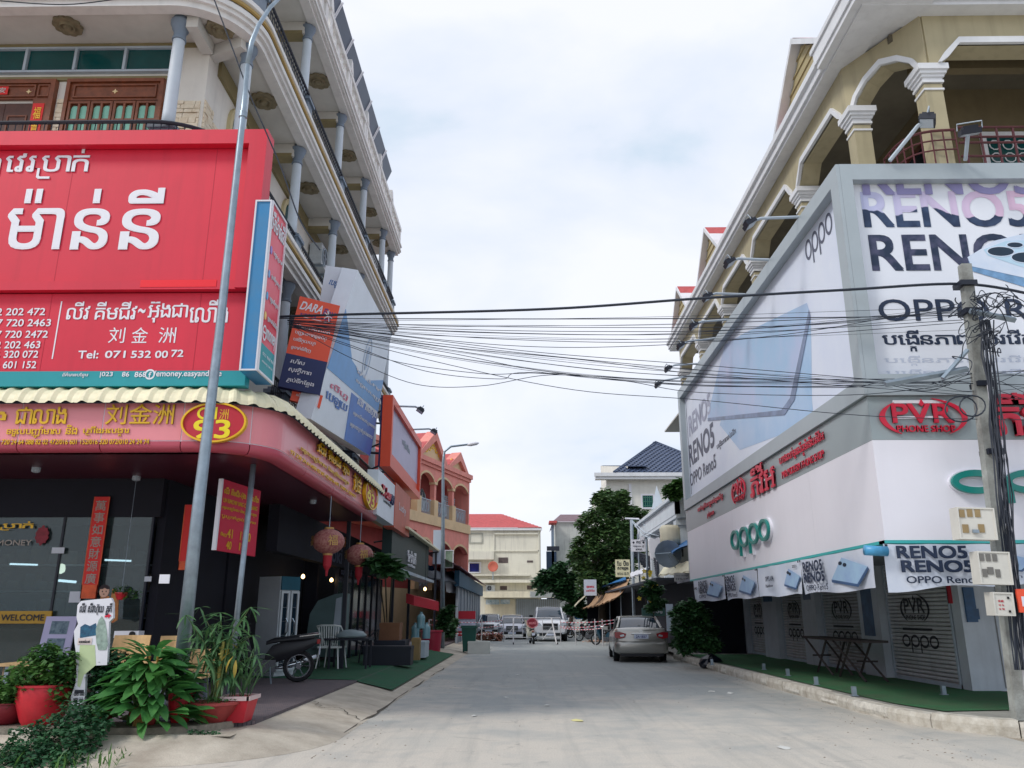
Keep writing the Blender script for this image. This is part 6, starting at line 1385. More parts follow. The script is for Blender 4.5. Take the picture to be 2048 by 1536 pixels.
for zb_, zt_2 in ((z_b, ZE - .5), (3.0, z_b2 - .5)):
    for i in range(3):
        a, b_ = xs_[i], xs_[i + 1]; w = (b_ - a); zs_ = zt_2 - .85
        top = [(a + .22 + (w - .44) * k / 12, zs_ + .42 * math.sin(PI * k / 12) ** .7) for k in range(13)]
        obj('arch_wall', MB().pp(cor, [(a, zs_)] + top + [(b_, zs_), (b_, zt_2), (a, zt_2)], -.3, 0), coral, CBd)
        mb = MB()
        for k in range(12): mb.pp(cor, [top[k], top[k + 1], (top[k + 1][0], top[k + 1][1] + .14), (top[k][0], top[k][1] + .14)], 0, .05)
        obj('arch_trim', mb, ctrim, CBd)
        obj('column', MB().pb(cor, a - .1, a + .2, zb_, zs_ - .15, -.3, .0), coral, CBd); obj('capital', MB().pb(cor, a - .16, a + .26, zs_ - .15, zs_ + .02, -.34, .06), ctrim, CBd)
        obj('pedestal', MB().pb(cor, a - .2, a + .38, zb_, zb_ + 1.0, -.36, .08), ctrim, CBd)
        if i < 2:
            cx_ = (a + b_) / 2 + .1; H_ = zs_ - .1
            oo = [(cx_ - .75, zb_ + .6), (cx_ + .75, zb_ + .6), (cx_ + .75, H_ - .8), (cx_ + .45, H_ - .3), (cx_, H_), (cx_ - .45, H_ - .3), (cx_ - .75, H_ - .8)]
            ii = [(cx_ + (u - cx_) * .8, zb_ + .7 + (v - zb_ - .6) * .93) for u, v in oo]
            wn2 = obj('window', MB().ring(cor, oo, ii, -1.7, -1.6), lightgrey, CBd); obj('pane', MB().pp(cor, ii, -1.69, -1.66), mat('grey_green_glass', (74, 96, 104), .2, var=.2, scale=3), wn2)
            obj('mullion', MB().pb(cor, cx_ - .04, cx_ + .04, zb_ + .7, H_ - .2, -1.65, -1.6), lightgrey, wn2)
        else:
            la = MB()
            for r_ in range(9):
                for c_ in range(4):
                    u, v = a + .55 + c_ * (w - 1.0) / 4, zb_ + .5 + r_ * (zs_ - zb_ - .8) / 9; k1, k2 = (w - 1.0) / 4, (zs_ - zb_ - .8) / 9
                    la.ring(cor, [(u + k1 / 2, v), (u + k1, v + k2 / 2), (u + k1 / 2, v + k2), (u, v + k2 / 2)], [(u + k1 / 2, v + .1), (u + k1 - .1, v + k2 / 2), (u + k1 / 2, v + k2 - .1), (u + .1, v + k2 / 2)], -.9, -.84)
            obj('lattice_screen', la, lightgrey, CBd, kind='stuff')
        rl = MB(); rl.pb(cor, a + .38, b_ - .2, zb_ + .95, zb_ + 1.0, -.2, -.15)
        u = a + .4
        while u < b_ - .2: rl.pb(cor, u, u + .03, zb_, zb_ + .95, -.19, -.16); u += .16
        for k in range(4): rl.ring(cor, ell(a + .6 + k * (w - .9) / 4, zb_ + .5, .16, .3, 10), ell(a + .6 + k * (w - .9) / 4, zb_ + .5, .13, .27, 10), -.17, -.14)
        obj('railing', rl, lightgrey, CBd, kind='stuff')
for (px0, px1, pxa, pya) in ((832, 887, 858, 866), (893, 930, 915, 912)):
    a, b_ = cu(px0, 930)[0], cu(px1, 930)[0]; m_, zp = (a + b_) / 2 + (b_ - a) * .08, cu(pxa, pya)[1]
    g_ = obj('gable', MB().pp(cor, [(a, ZE), (b_, ZE), (m_, zp)], -.4, 0), ctrim, CBd)
    bd = MB()
    for e_ in (a - .15, b_ + .15): bd.pp(cor, [(e_, ZE - .02), (e_ + (.5 if e_ < m_ else -.5), ZE - .02), (m_, zp - .35), (m_, zp + .25)], -.45, .25)
    obj('bargeboard', bd, coral, g_)
    dec = MB()
    for k in range(5): dec.ring(cor, ell(m_ + (k - 2) * .5, ZE + .5 + .18 * (2 - abs(k - 2)), .22, .18, 8), ell(m_ + (k - 2) * .5, ZE + .5 + .18 * (2 - abs(k - 2)), .14, .1, 8), 0, .04)
    obj('scrollwork', dec, gold, g_)
    rf = MB()
    for e_ in (a - .2, b_ + .2): rf.add([cor.p(e_, ZE, .2), cor.p(m_, zp + .2, .2), cor.p(m_, zp + .2, -8), cor.p(e_, ZE, -8)], [(0, 1, 2, 3)])
    obj('roof', rf, redroof, g_)
obj('base_wall', MB().pb(cor, UL - 8, UR, 0, 3.0, -1.7, 0), ctrim, CBd)
# cream building closing the street
Y2 = 80.0; cf2 = FY(Y2); cw = mat('cream_render', (224, 221, 206), .8, var=.05, scale=.5, streak=.22)
a, b_ = at(915, 1058, Y=Y2).x, at(1081, 1058, Y=Y2).x; zt2 = at(1000, 1056, Y=Y2).z
CR = thing('apartment_building', 'cream rendered building with red tiled hip roof closing the street end', 'building', ((a + b_) / 2, Y2, 0))
obj('wall', MB().box(a, b_, Y2, Y2 + 14, 0, zt2), cw, CR)
rd0 = at(948, 1028, Y=Y2 + 5); rd1 = at(1002, 1029, Y=Y2 + 5); zr = rd0.z
rt = MB(); nR = 12
def hip(mb, A, B, C, D, rows):
    """stepped rows of tiles between eave A-B and ridge D-C"""
    A, B, C, D = map(Vector, (A, B, C, D))
    for i in range(rows):
        t0, t1 = i / rows, (i + 1) / rows; p0, p1, p2, p3 = A.lerp(D, t0), B.lerp(C, t0), B.lerp(C, t1), A.lerp(D, t1); up = Vector((0, 0, .05))
        mb.add([p0, p1, p2, p3, p0 + up, p1 + up], [(4, 5, 2, 3), (0, 1, 5, 4)])
    return mb
hip(rt, (a - .5, Y2 - .4, zt2), (b_ + .1, Y2 - .4, zt2), (rd1.x, Y2 + 5, zr), (rd0.x - 6, Y2 + 5, zr), nR)
hip(rt, (b_ + .1, Y2 - .4, zt2), (b_ + .1, Y2 + 14, zt2), (rd1.x, Y2 + 9, zr), (rd1.x, Y2 + 5, zr), nR)
obj('roof', rt, mat('red_roof_far', (200, 98, 98), .7, var=.1, scale=3), CR)
obj('eaves', MB().box(a, b_ + .15, Y2 - .35, Y2, zt2 - .25, zt2 - .02), whitetrim, CR)
def fr(x0, y0, x1, y1): return cf2.rect(x0, y0, x1, y1)
obj('string_course', MB().pb(cf2, *fr(930, 1101, 1078, 1103), 0, .12).pb(cf2, *fr(986, 1060, 989, 1150), 0, .1).pb(cf2, *fr(1076, 1060, 1079, 1200), 0, .12).pb(cf2, *fr(989, 1066, 1076, 1069), 0, .2), cw, CR)
w1 = obj('window', MB().frame(cf2, *fr(937, 1124, 962, 1146), .1, 0, .1), whiteclean, CR); obj('pane', MB().pb(cf2, *fr(939, 1127, 958, 1144), .01, .04), mat('blue_glass', (26, 44, 110), .15, var=.2), w1)
obj('balcony_box', MB().pb(cf2, *fr(932, 1104, 988, 1120), 0, .9), cw, CR)
for r_ in ((997, 1115, 1016, 1126), (1054, 1121, 1066, 1125), (1000, 1172, 1014, 1180), (1054, 1171, 1066, 1179)): obj('vent', MB().pb(cf2, *fr(*r_), .002, .03), mat('vent_brown', (96, 84, 84), .8, var=.2, scale=4), CR)
arc_ = fr(938, 1066, 966, 1087); obj('blind_arch', MB().frame(cf2, *arc_, .12, 0, .06), mat('grey_stain', (170, 170, 160), .8, var=.1), CR)
obj('ledge', MB().pb(cf2, *fr(932, 1149, 1060, 1152), 0, .5).pb(cf2, *fr(932, 1160, 1076, 1166), 0, .9), cw, CR)
aircon(cf2.p(fr(975, 1170, 985, 1183)[0] + .3, fr(975, 1170, 985, 1183)[2], 0), U=(1, 0, 0), label='small air conditioner on the cream building above the car port', sc=1.1)
cn = obj('car_port_roof', MB().pb(cf2, *fr(968, 1184, 1150, 1196), .0, 2.4), cream, CR)
for k in range(44): 
    x = 1060 + k * 1.9
    if x < 1142: r_ = fr(x, 1184, x + .7, 1196); obj('rib', MB().pb(cf2, *r_, 2.4, 2.46), lightgrey, cn)
gd = obj('folding_gate', MB().pb(cf2, *fr(1032, 1198, 1120, 1240), .02, .08), mat('gate_grey', (150, 156, 160), .6, var=.08), CR)
for k in range(22): r_ = fr(1034 + k * 3.9, 1198, 1035.2 + k * 3.9, 1240); obj('slat', MB().pb(cf2, *r_, .08, .16), lightgrey, gd)
w1 = obj('shopfront_panel', MB().pb(cf2, *fr(970, 1198, 1030, 1235), .02, .06), cream, CR)
obj('striped_awning', MB().pb(cf2, *fr(972, 1199, 999, 1209), .5, .56).pb(cf2, *fr(1001, 1199, 1020, 1208), .5, .56), mat('awning_print', (206, 214, 220), .7, var=.3, scale=2.5, c2=(90, 130, 150)), CR)
dsh = thing('satellite_dish', 'orange satellite dish on a short post before cream wall', 'satellite dish', at(986, 1158, Y=79)); c_ = at(986, 1133, Y=78.8)
obj('dish', MB().lathe((c_.x, c_.y, c_.z), [(.02, .12), (.3, .08), (.5, -.05), (.48, -.06), (.28, .06)], 14, 'y'), mat('dish_orange', (206, 110, 90), .6, var=.05), dsh, True); obj('mast', MB().tube([at(986, 1136, Y=79), at(986, 1160, Y=79)], .05, 5), steel, dsh)
# weathered grey building
Y3 = 95.0; gf = FY(Y3); a, b_ = at(1110, 1050, Y=Y3).x, at(1240, 1050, Y=Y3).x; zt3 = at(1130, 1044, Y=Y3).z; gw = mat('weathered_render', (186, 190, 186), .85, var=.1, scale=.6, streak=.45)
GB = thing('apartment_building', 'weathered grey building with brown roof behind the mango tree', 'building', (a, Y3, 0))
obj('wall', MB().box(a, b_, Y3, Y3 + 12, 0, zt3), gw, GB); rt = MB(); r0 = at(1122, 1027, Y=Y3 + 3); hip(rt, (a - .3, Y3 - .3, zt3), (b_, Y3 - .3, zt3), (b_, Y3 + 4, r0.z), (r0.x, Y3 + 4, r0.z), 8); rt.quad((a - .3, Y3 - .3, zt3), (r0.x, Y3 + 4, r0.z), (r0.x, Y3 + 12, r0.z), (a - .3, Y3 + 12, zt3))
obj('roof', rt, mat('brown_roof', (138, 116, 122), .8, var=.1, scale=3), GB); obj('porch_roof', MB().pb(gf, *gf.rect(1097, 1046, 1112, 1050), 0, 2.5), redroof, GB); obj('downpipe', MB().pb(gf, *gf.rect(1103, 1052, 1108, 1200), .3, 1.0), mat('blue_grey', (110, 128, 146), .7, var=.1), GB)
obj('balcony', MB().pb(gf, *gf.rect(1093, 1104, 1113, 1200), .0, 1.0), mat('navy_panel', (40, 62, 90), .7, var=.1), GB); obj('balcony_rail', MB().pb(gf, *gf.rect(1093, 1094, 1118, 1103), 1.0, 1.1), navyblack, GB)
# house with the blue tiled roof
Y4 = 62.0; bf = FY(Y4); hw_ = mat('house_white', (226, 224, 216), .75, var=.04, streak=.1); btile = mat('blue_tile', (54, 66, 92), .5, var=.18, scale=2.5, c2=(76, 90, 118), bump=.5, bscale=9)
a, b_ = at(1214, 1000, Y=Y4).x, 24; ze = at(1300, 958, Y=Y4).z; ap_ = at(1311, 885, Y=Y4 + 6)
BH = thing('house', 'white house with steep dark blue tiled pyramid roof above the trees', 'house', (a, Y4, 0))
obj('wall', MB().box(a, b_, Y4, Y4 + 14, 0, ze), hw_, BH); obj('eaves', MB().box(a - .9, b_, Y4 - .7, Y4, ze - .1, ze + .35).box(a - 1, b_, Y4 - .8, Y4 - .7, ze + .1, ze + .38), whitetrim, BH)
rt = MB(); ex0, ex1 = at(1228, 955, Y=Y4 - .6).x, ap_.x * 2 - at(1228, 955, Y=Y4 - .6).x
hip(rt, (ex0, Y4 - .8, ze + .38), (ex1, Y4 - .8, ze + .38), (ap_.x + .02, Y4 + 6, ap_.z), (ap_.x, Y4 + 6, ap_.z), 22); hip(rt, (ex0, Y4 + 13, ze + .38), (ex0, Y4 - .8, ze + .38), (ap_.x, Y4 + 6, ap_.z), (ap_.x, Y4 + 6.02, ap_.z), 22)
rfo = obj('roof', rt, btile, BH)
pans = MB(); A_, B_ = Vector((ex0, Y4 - .8, ze + .42)), Vector((ex1, Y4 - .8, ze + .42)); C_ = Vector((ap_.x, Y4 + 6, ap_.z + .04))
for i in range(22):
    t0, t1 = i / 22, (i + 1) / 22; l0, l1 = A_.lerp(C_, t0), B_.lerp(C_, t0); up2 = (C_ - (A_ + B_) / 2) / 22; n_ = max(2, int((l1 - l0).length / .42))
    for k in range(n_):
        p = l0.lerp(l1, (k + .5) / n_); pans.add([p + Vector((-.16, 0, .0)), p + Vector((0, -.03, .07)), p + Vector((.16, 0, .0)), p + up2 + Vector((-.16, 0, 0)), p + up2 + Vector((0, -.03, .05)), p + up2 + Vector((.16, 0, 0))], [(0, 1, 4, 3), (1, 2, 5, 4)])
obj('tile_courses', pans, btile, rfo, kind='stuff')
obj('hip_ridge', MB().tube([A_, C_, B_], .12, 5), btile, rfo)
lo0, lo1 = at(1201, 932, Y=Y4 + 9), at(1262, 932, Y=Y4 + 9)
rt = MB(); hip(rt, (lo0.x + 1.2, Y4 - .5, ze + .9), (lo1.x, Y4 - .5, ze + .9), (lo1.x, Y4 + 9, lo0.z), (lo0.x, Y4 + 9, lo0.z), 12); obj('side_roof', rt, btile, BH)
obj('side_gable', MB().add([(lo0.x, Y4 + 9, lo0.z), (lo0.x + 1.2, Y4 - .5, ze + .9), (lo0.x, Y4 + 9, ze - 3)], [(0, 1, 2)]), hw_, BH)
w1 = obj('window', MB().frame(bf, *bf.rect(1282, 988, 1309, 1018), .12, 0, .08), whiteclean, BH); obj('pane', MB().pb(bf, *bf.rect(1284, 991, 1306, 1016), .01, .03), glassgreen, w1)
rg = bf.rect(1284, 991, 1306, 1016); gl = MB()
for k in range(5): gl.pb(bf, rg[0] + (rg[1] - rg[0]) * (k + .5) / 5 - .02, rg[0] + (rg[1] - rg[0]) * (k + .5) / 5 + .02, rg[2], rg[3], .05, .08)
for k in range(3): gl.pb(bf, rg[0], rg[1], rg[2] + (rg[3] - rg[2]) * (k + .5) / 3 - .02, rg[2] + (rg[3] - rg[2]) * (k + .5) / 3 + .02, .05, .08)
obj('grille', gl, mat('green_grille', (60, 130, 110), .5, var=0), w1)
obj('pilaster', MB().pb(bf, *bf.rect(1259, 968, 1264, 1060), 0, .12), whiteclean, BH)
# low white house with balcony beside the phone shop
X5 = at(1350, 1000, Y=35).x; WH = thing('house', 'small white balcony house squeezed behind the phone shop billboard', 'house', (X5, 38, 0)); z5 = at(1355, 1000, Y=35).z
z5t = at(1355, 992, Y=35).z; whw = mat('white_house', (210, 218, 226), .7, var=.04, streak=.15)
obj('wall', MB().box(X5 + 1.3, 16, 36.5, 46, 0, z5), whw, WH); obj('parapet', MB().box(X5, 16, 35, 35.2, z5 - .6, z5t).box(X5, X5 + .2, 35, 47, z5 - .6, z5t).box(X5 - .15, 16, 34.85, 35, z5t - .1, z5t + .05).box(X5 - .15, X5, 34.85, 47, z5t - .1, z5t + .05), whw, WH)
obj('balcony_floor', MB().box(X5 + .02, 16, 35.02, 47, z5 - .75, z5 - .6), whw, WH)
z6 = at(1350, 1045, Y=35.3).z
for y in (35.3, 39, 43): obj('column', MB().box(X5 + .1, X5 + .5, y, y + .4, 3.0, z5 - .75).box(X5 + .02, X5 + .58, y - .08, y + .48, z5 - 1.05, z5 - .85), whw, WH)
obj('lower_slab', MB().box(X5 - .1, 16, 35.0, 47, 2.9, 3.1), whw, WH); obj('doorway', MB().box(X5 + 1.25, X5 + 1.3, 37, 45, 3.1, z5 - 1.2).box(X5 + 1.4, X5 + 3.4, 36.45, 36.5, 3.1, z5 - 1.2), glassdark, WH)
obj('roof_gable', MB().add([at(1303, 1020, Y=47), at(1313, 971, Y=47), at(1326, 1008, Y=47), at(1303, 1020, Y=50), at(1313, 971, Y=50), at(1326, 1008, Y=50)], [(0, 1, 2), (0, 3, 4, 1), (1, 4, 5, 2), (3, 5, 4)]), whw, WH)
tk = thing('water_tank', 'white upright water tank on the little balcony house', 'water tank', at(1340, 1090, Y=34.6)); c_ = at(1341, 1090, Y=34.6); h_ = at(1341, 1050, Y=34.6).z - c_.z
obj('tank', MB().lathe(c_, [(.42, 0), (.44, h_ * .3), (.42, h_ * .5), (.44, h_ * .8), (.34, h_ * .97), (.1, h_)], 18), cream, tk, True); obj('stand', MB().box(c_.x - .45, c_.x + .45, c_.y - .4, c_.y + .4, c_.z - .5, c_.z), navyblack, tk)
def awning_quad(name, label, p, m_, cat='awning', ribs=0, thick=.05, curve=.0):
    A_, B_, C_, D_ = [Vector(q) for q in p]      # near-low, far-low, far-high, near-high
    t = thing(name, label, cat, (A_ + B_) / 2); n_ = 10; k_ = 5; vs = []
    for i in range(n_ + 1):
        for j in range(k_ + 1):
            a = A_.lerp(B_, i / n_); b2 = D_.lerp(C_, i / n_); q = a.lerp(b2, j / k_); q.z += curve * math.sin(PI * j / k_) + .03 * math.sin(i * 2.3 + j); vs.append(q)
    fs = [(i * (k_ + 1) + j, i * (k_ + 1) + j + 1, (i + 1) * (k_ + 1) + j + 1, (i + 1) * (k_ + 1) + j) for i in range(n_) for j in range(k_)]
    obj('sheet', MB().add(vs + [v + Vector((0, 0, -thick)) for v in vs], fs + [tuple(x + len(vs) for x in f[::-1]) for f in fs]), m_, t, True)
    return t
tan = mat('tan_tarp', (186, 150, 116), .8, var=.1, scale=2); tarpb = mat('blue_tarp', (40, 110, 170), .6, var=.12, scale=2)
awning_quad('awning', 'bright blue canvas awning against the phone shop far end', (at(1345, 1105, Y=31), at(1338, 1100, Y=36), at(1372, 1080, Y=36), at(1382, 1085, Y=30)), tarpb)
awning_quad('awning', 'cream metal awning just left of the phone shop banners', (at(1378, 1143, Y=29), at(1316, 1150, Y=37), at(1330, 1133, Y=38), at(1379, 1122, Y=30)), awm)
awning_quad('awning', 'white rounded metal awning left of the cream awning', (at(1290, 1145, Y=40), at(1258, 1155, Y=44), at(1262, 1145, Y=46), at(1298, 1133, Y=42)), whiteclean)
awning_quad('tarpaulin', 'near sagging tan tarpaulin awning over a dark shop on right', (at(1228, 1197, Y=44), at(1192, 1212, Y=52), at(1216, 1175, Y=54), at(1259, 1157, Y=46)), tan, 'tarpaulin', curve=-.25)
awning_quad('tarpaulin', 'far sagging tan tarpaulin awning ending beside the white pickup', (at(1193, 1211, Y=52), at(1163, 1217, Y=60), at(1190, 1186, Y=62), at(1219, 1174, Y=54)), tan, 'tarpaulin', curve=-.25)
awning_quad('awning', 'strip of blue sheet roof above the tan tarpaulins', (at(1192, 1177, Y=56), at(1190, 1180, Y=58), at(1250, 1150, Y=58), at(1252, 1158, Y=46)), tarpb)
awning_quad('awning', 'small pale cream awning at far end near pickup', (at(1150, 1213, Y=60), at(1148, 1210, Y=64), at(1160, 1190, Y=66), at(1172, 1190, Y=62)), cream)
# dark open shops on the right, behind the car
dk = thing('shop_row', 'row of dark open shops behind the silver sedan on the right', 'shop', (6, 45, 0))
obj('interior', MB().box(6.6, 6.8, 31.5, 60, 0, 3.0).box(6.6, 9, 31.4, 31.5, 0, 3.2).box(4.6, 9, 60, 60.1, 0, 3.2), mat('shop_shade', (16, 20, 36), .9, var=.2), dk); obj('roof', MB().box(5.3, 7, 33, 60, 2.9, 3.0), mat('roof_dark', (60, 66, 80), .7, var=.2), dk)  # thin near-black sheets stand in for the shade inside open shops
for y in (36, 41, 46, 52, 58): obj('post', MB().tube([(5.4, y, 0), (5.4, y, 2.95)], .04, 6), steel, dk)
rf2 = MB()
for k in range(9): rf2.tube([at(1258 + k * 4, 1098 + k * 5, Y=50), at(1316, 1120 + k * 4.0, Y=42)], .05, 4)
tag(obj('roof_battens', rf2, navyblack, kind='stuff'), 'dark striped metal roof battens under the direction sign', 'roof', kind='stuff')
# signs on the right side of the street
def flatsign(name, label, Y, x0, y0, x1, y1, m_, texts, tm, post=None, frame_=None):
    pl = FY(Y); a, b_, c, d = pl.rect(x0, y0, x1, y1); t = thing(name, label, 'sign', pl.p((a + b_) / 2, c)); W_, H_ = b_ - a, d - c
    obj('board', MB().pb(pl, a, b_, c, d, -.06, 0), m_, t)
    if frame_: obj('frame', MB().frame(pl, a, b_, c, d, .04, 0, .02), frame_, t)
    if texts: lettering([(s, (a + W_ * q[0], a + W_ * q[1], c + H_ * q[2], c + H_ * q[3]), q[4]) for s, q in texts], pl, tm, t, d=.006)
    if post: obj('post', MB().tube([pl.p((a + b_) / 2, post, -.1), pl.p((a + b_) / 2, d + .3, -.1)], .05, 6), steel, t)
    return t
flatsign('shop_sign', 'cream hanging sign with three lines of black Khmer writing', 42, 1231, 1119, 1260, 1154, mat('cream_sign', (232, 226, 190), .6, var=.04), [('បែ ប៉ិច', (.12, .9, .64, .92, .03)), ('សាឡន', (.14, .88, .38, .56, .03)), ('012 61 55 71', (.12, .9, .12, .26, .03))], navyblack)
flatsign('shop_sign', 'pale grey sign with red emblem above the far tarpaulin', 52, 1168, 1159, 1193, 1191, mat('pale_grey_sign', (196, 204, 218), .6, var=.04), [('ធនាគារ', (.2, .8, .48, .6, .03)), ('អេស៊ីលីដា', (.15, .85, .25, .38, .02))], redletter)
tr2 = flatsign('direction_sign', 'white direction board with black diamonds on a tall thin post', 44, 1262, 1079, 1292, 1103, whiteclean, [('ពហុ', (.36, .64, .62, .86, .03)), ('កណ្តាល ភ្នំ', (.15, .85, .34, .52, .02)), ('សាលា', (.3, .7, .1, .24, .02))], navyblack, post=2.6)
p44 = FY(43.9)
for x in (1267, 1287): q = p44.uv(x, 1085); obj('diamond', MB().pp(p44, [(q[0] - .07, q[1]), (q[0], q[1] + .07), (q[0] + .07, q[1]), (q[0], q[1] - .07)], 0, .01), navyblack, tr2)
obj('ear', MB().pb(p44, *p44.rect(1281, 1073, 1289, 1080), -.1, -.06), whiteclean, tr2)
ft = FY(40); tp = [ft.uv(x, y) for x, y in ((1297, 1082), (1301, 1075), (1309, 1078), (1317, 1074), (1323, 1080), (1322, 1095), (1319, 1108), (1320, 1122), (1314, 1122), (1312, 1106), (1309, 1103), (1307, 1108), (1307, 1119), (1302, 1117), (1300, 1100))]
ts = thing('tooth_sign', 'white tooth-shaped dentist sign above the shop roofs', 'sign', at(1310, 1120, Y=40)); obj('board', MB().pp(ft, tp, -.25, 0), whiteclean, ts)
obj('post', MB().tube([at(1296, 1200, Y=41), at(1293, 1078, Y=41)], .06, 6), steel, ts)
sd_ = thing('satellite_dish', 'grey mesh satellite dish under the blue awning', 'satellite dish', at(1335, 1125, Y=33)); c_ = at(1336, 1108, Y=33)
obj('dish', MB().lathe((c_.x, c_.y, c_.z), [(.03, .1), (.35, .05), (.55, -.08), (.53, -.09), (.3, .03)], 16, 'y'), mat('dish_grey', (120, 134, 150), .6, var=.1), sd_, True); obj('feed_arm', MB().tube([c_ + Vector((-.5, -.1, .0)), c_ + Vector((0, -.6, 0)), c_ + Vector((.4, -.1, -.3))], .02, 4).tube([c_, c_ + Vector((.5, .2, -.9))], .03, 4), steel, sd_)
flatsign('notice_board', 'leaning white board with plants before it beside sedan', 27.5, 1333, 1208, 1347, 1262, lightgrey, None, None)
flatsign('shop_sign', 'green signboard partly hidden behind the silver sedan roof', 31, 1284, 1216, 1330, 1232, mat('green_sign', (70, 110, 104), .6, var=.1), [('ទឹកសុទ្ធ', (.2, .9, .3, .7, .02))], whiteclean)
flatsign('menu_board', 'grey menu board with rows of writing under the cream awning', 30, 1349, 1146, 1379, 1163, mat('menu_grey', (170, 170, 172), .6, var=.08), [('កាហ្វេ ទឹកក្រឡុក', (.1, .9, .55, .8, .0)), ('អាហារ', (.1, .9, .2, .42, .0))], navyblack)
sp3 = thing('street_lamp', 'slim white service pole rising among the signs on the right', 'post', at(1265, 1180, Y=46)); obj('pole', MB().tube([(at(1266, 1200, Y=46).x, 46, 0), at(1263, 1040, Y=46)], .09, 8), lightgrey, sp3); obj('crossarm', MB().tube([at(1250, 1037, Y=46), at(1278, 1038, Y=46)], .05, 4), whiteclean, sp3)
for k, (x0, y0, x1, y1, x2, y2) in enumerate(((1265, 1042, 1290, 1065, 1318, 1072), (1265, 1044, 1285, 1070, 1305, 1078), (1278, 1039, 1300, 1060, 1325, 1068))):
    tag(obj('cable', MB().tube([at(x, y, Y=45 - 2 * i) for i, (x, y) in enumerate(((x0, y0), (x1, y1), (x2, y2)))], .025, 4), lightgrey), ['pale service wire from white pole, middle of three', 'lowest pale service wire from the white pole', 'uppermost pale service wire from the white pole'][k], 'cable', 'service wires on the right')
# far lamp on the left
fl_ = thing('street_lamp', 'distant curved street lamp in front of the coral building', 'street lamp', (at(886, 1250, Y=36).x, 36, 0)); obj('pole', MB().tube([(at(886, 1240, Y=36).x, 36, 0), at(886, 1050, Y=36), at(886, 925, Y=36), at(889, 903, Y=36), at(902, 893, Y=36), at(936, 889, Y=36)], [.1, .08, .06, .055, .05, .045], 8), steel, fl_, True)
a, b_ = at(934, 890, Y=36), at(958, 886, Y=36); obj('head', MB().tube([a, a.lerp(b_, .3), a.lerp(b_, .8), b_], [.04, .09, .08, .02], 8), whiteclean, fl_, True)
# left row between green fascia and coral building
mx_ = FX(-3.4)
y0, y1 = 33.5, 58
lo = thing('shop_row', 'low shop with teal edge and grey folding shutter past the cafe', 'shop', (-3.4, 40, 0))
ya, yb_ = at(917, 1215, X=-3.3).y, at(963, 1215, X=-3.3).y
obj('folding_shutter', MB().box(-3.45, -3.4, ya, yb_, .05, 3.0), mat('shutter_grey', (124, 134, 146), .6, var=.08), lo)
for k in range(9): y = ya + (yb_ - ya) * k / 9; obj('slat', MB().box(-3.4, -3.34, y, y + .5, .1, 2.95), mat('shutter_grey2', (146, 154, 164), .6, var=.08), lo)
obj('teal_edge', MB().box(-3.45, -3.2, ya - 1, yb_, 2.95, 3.7), mat('teal_metal', (24, 76, 104), .6, var=.1), lo)
hp = MB(); hip(hp, (-3.0, ya - 3, 3.75), (-3.0, yb_ + .3, 3.75), (-5.5, yb_, 4.9), (-5.5, ya - 3, 4.9), 8); obj('roof', hp, mat('maroon_roof', (110, 68, 84), .8, var=.15, scale=2), lo)
obj('end_wall', MB().box(-9, -3.4, yb_, yb_ + .2, 0, 3.7), cream, lo)
awning_quad('tarpaulin', 'bright blue tarpaulin thrown over the roof before coral building', (at(838, 1143, Y=40), at(872, 1150, Y=48), at(866, 1132, Y=50), at(836, 1128, Y=42)), tarpb, 'tarpaulin')
awning_quad('awning', 'dark grey canvas awning over the cafe end of the pavement', (at(845, 1152, Y=33), at(925, 1168, Y=43), at(905, 1143, Y=45), at(842, 1140, Y=34)), mat('charcoal_canvas', (50, 56, 68), .8, var=.1), 'awning')
awning_quad('awning', 'white ragged cloth hanging under the charcoal awning', (at(893, 1182, Y=41), at(918, 1186, Y=44), at(918, 1165, Y=44), at(890, 1160, Y=41)), whiteclean, 'cloth')
flatsign('shop_sign', 'green and white picture sign on the blue tarpaulin roof', 40, 889, 1100, 907, 1136, mat('green_white_print', (150, 170, 150), .6, var=.4, scale=2.2, c2=(60, 96, 70)), None, None, frame_=whiteclean)
flatsign('shop_sign', 'narrow blank white vertical sign by the cafe awning', 36, 866, 1060, 884, 1128, mat('blank_blue_white', (206, 216, 236), .5, var=.02), None, None)
pbn = flatsign('price_banner', 'red and white price banner standing behind the barrier tape', 43, 911, 1222, 951, 1272, mat('price_white', (196, 200, 226), .6, var=.15, scale=5), [('តម្លៃ ថ្មី', (.1, .9, .72, .9, .03))], gold)
q = FY(42.95); r_ = q.rect(911, 1222, 951, 1238); obj('header', MB().pb(q, *r_, -.0, .02), darkred, pbn); r_ = q.rect(911, 1262, 951, 1272); obj('footer', MB().pb(q, *r_, -.0, .02), darkred, pbn)
rw = FX(-3.9); tag(obj('red_awning_cloth', MB().ob(at(828, 1192, Y=31.5), at(878, 1204, Y=33.5) - at(828, 1192, Y=31.5), (0, 0, -.35), (-.3, 0, .1)), darkred), 'faded red cloth strip strung over the cafe frontage', 'cloth')
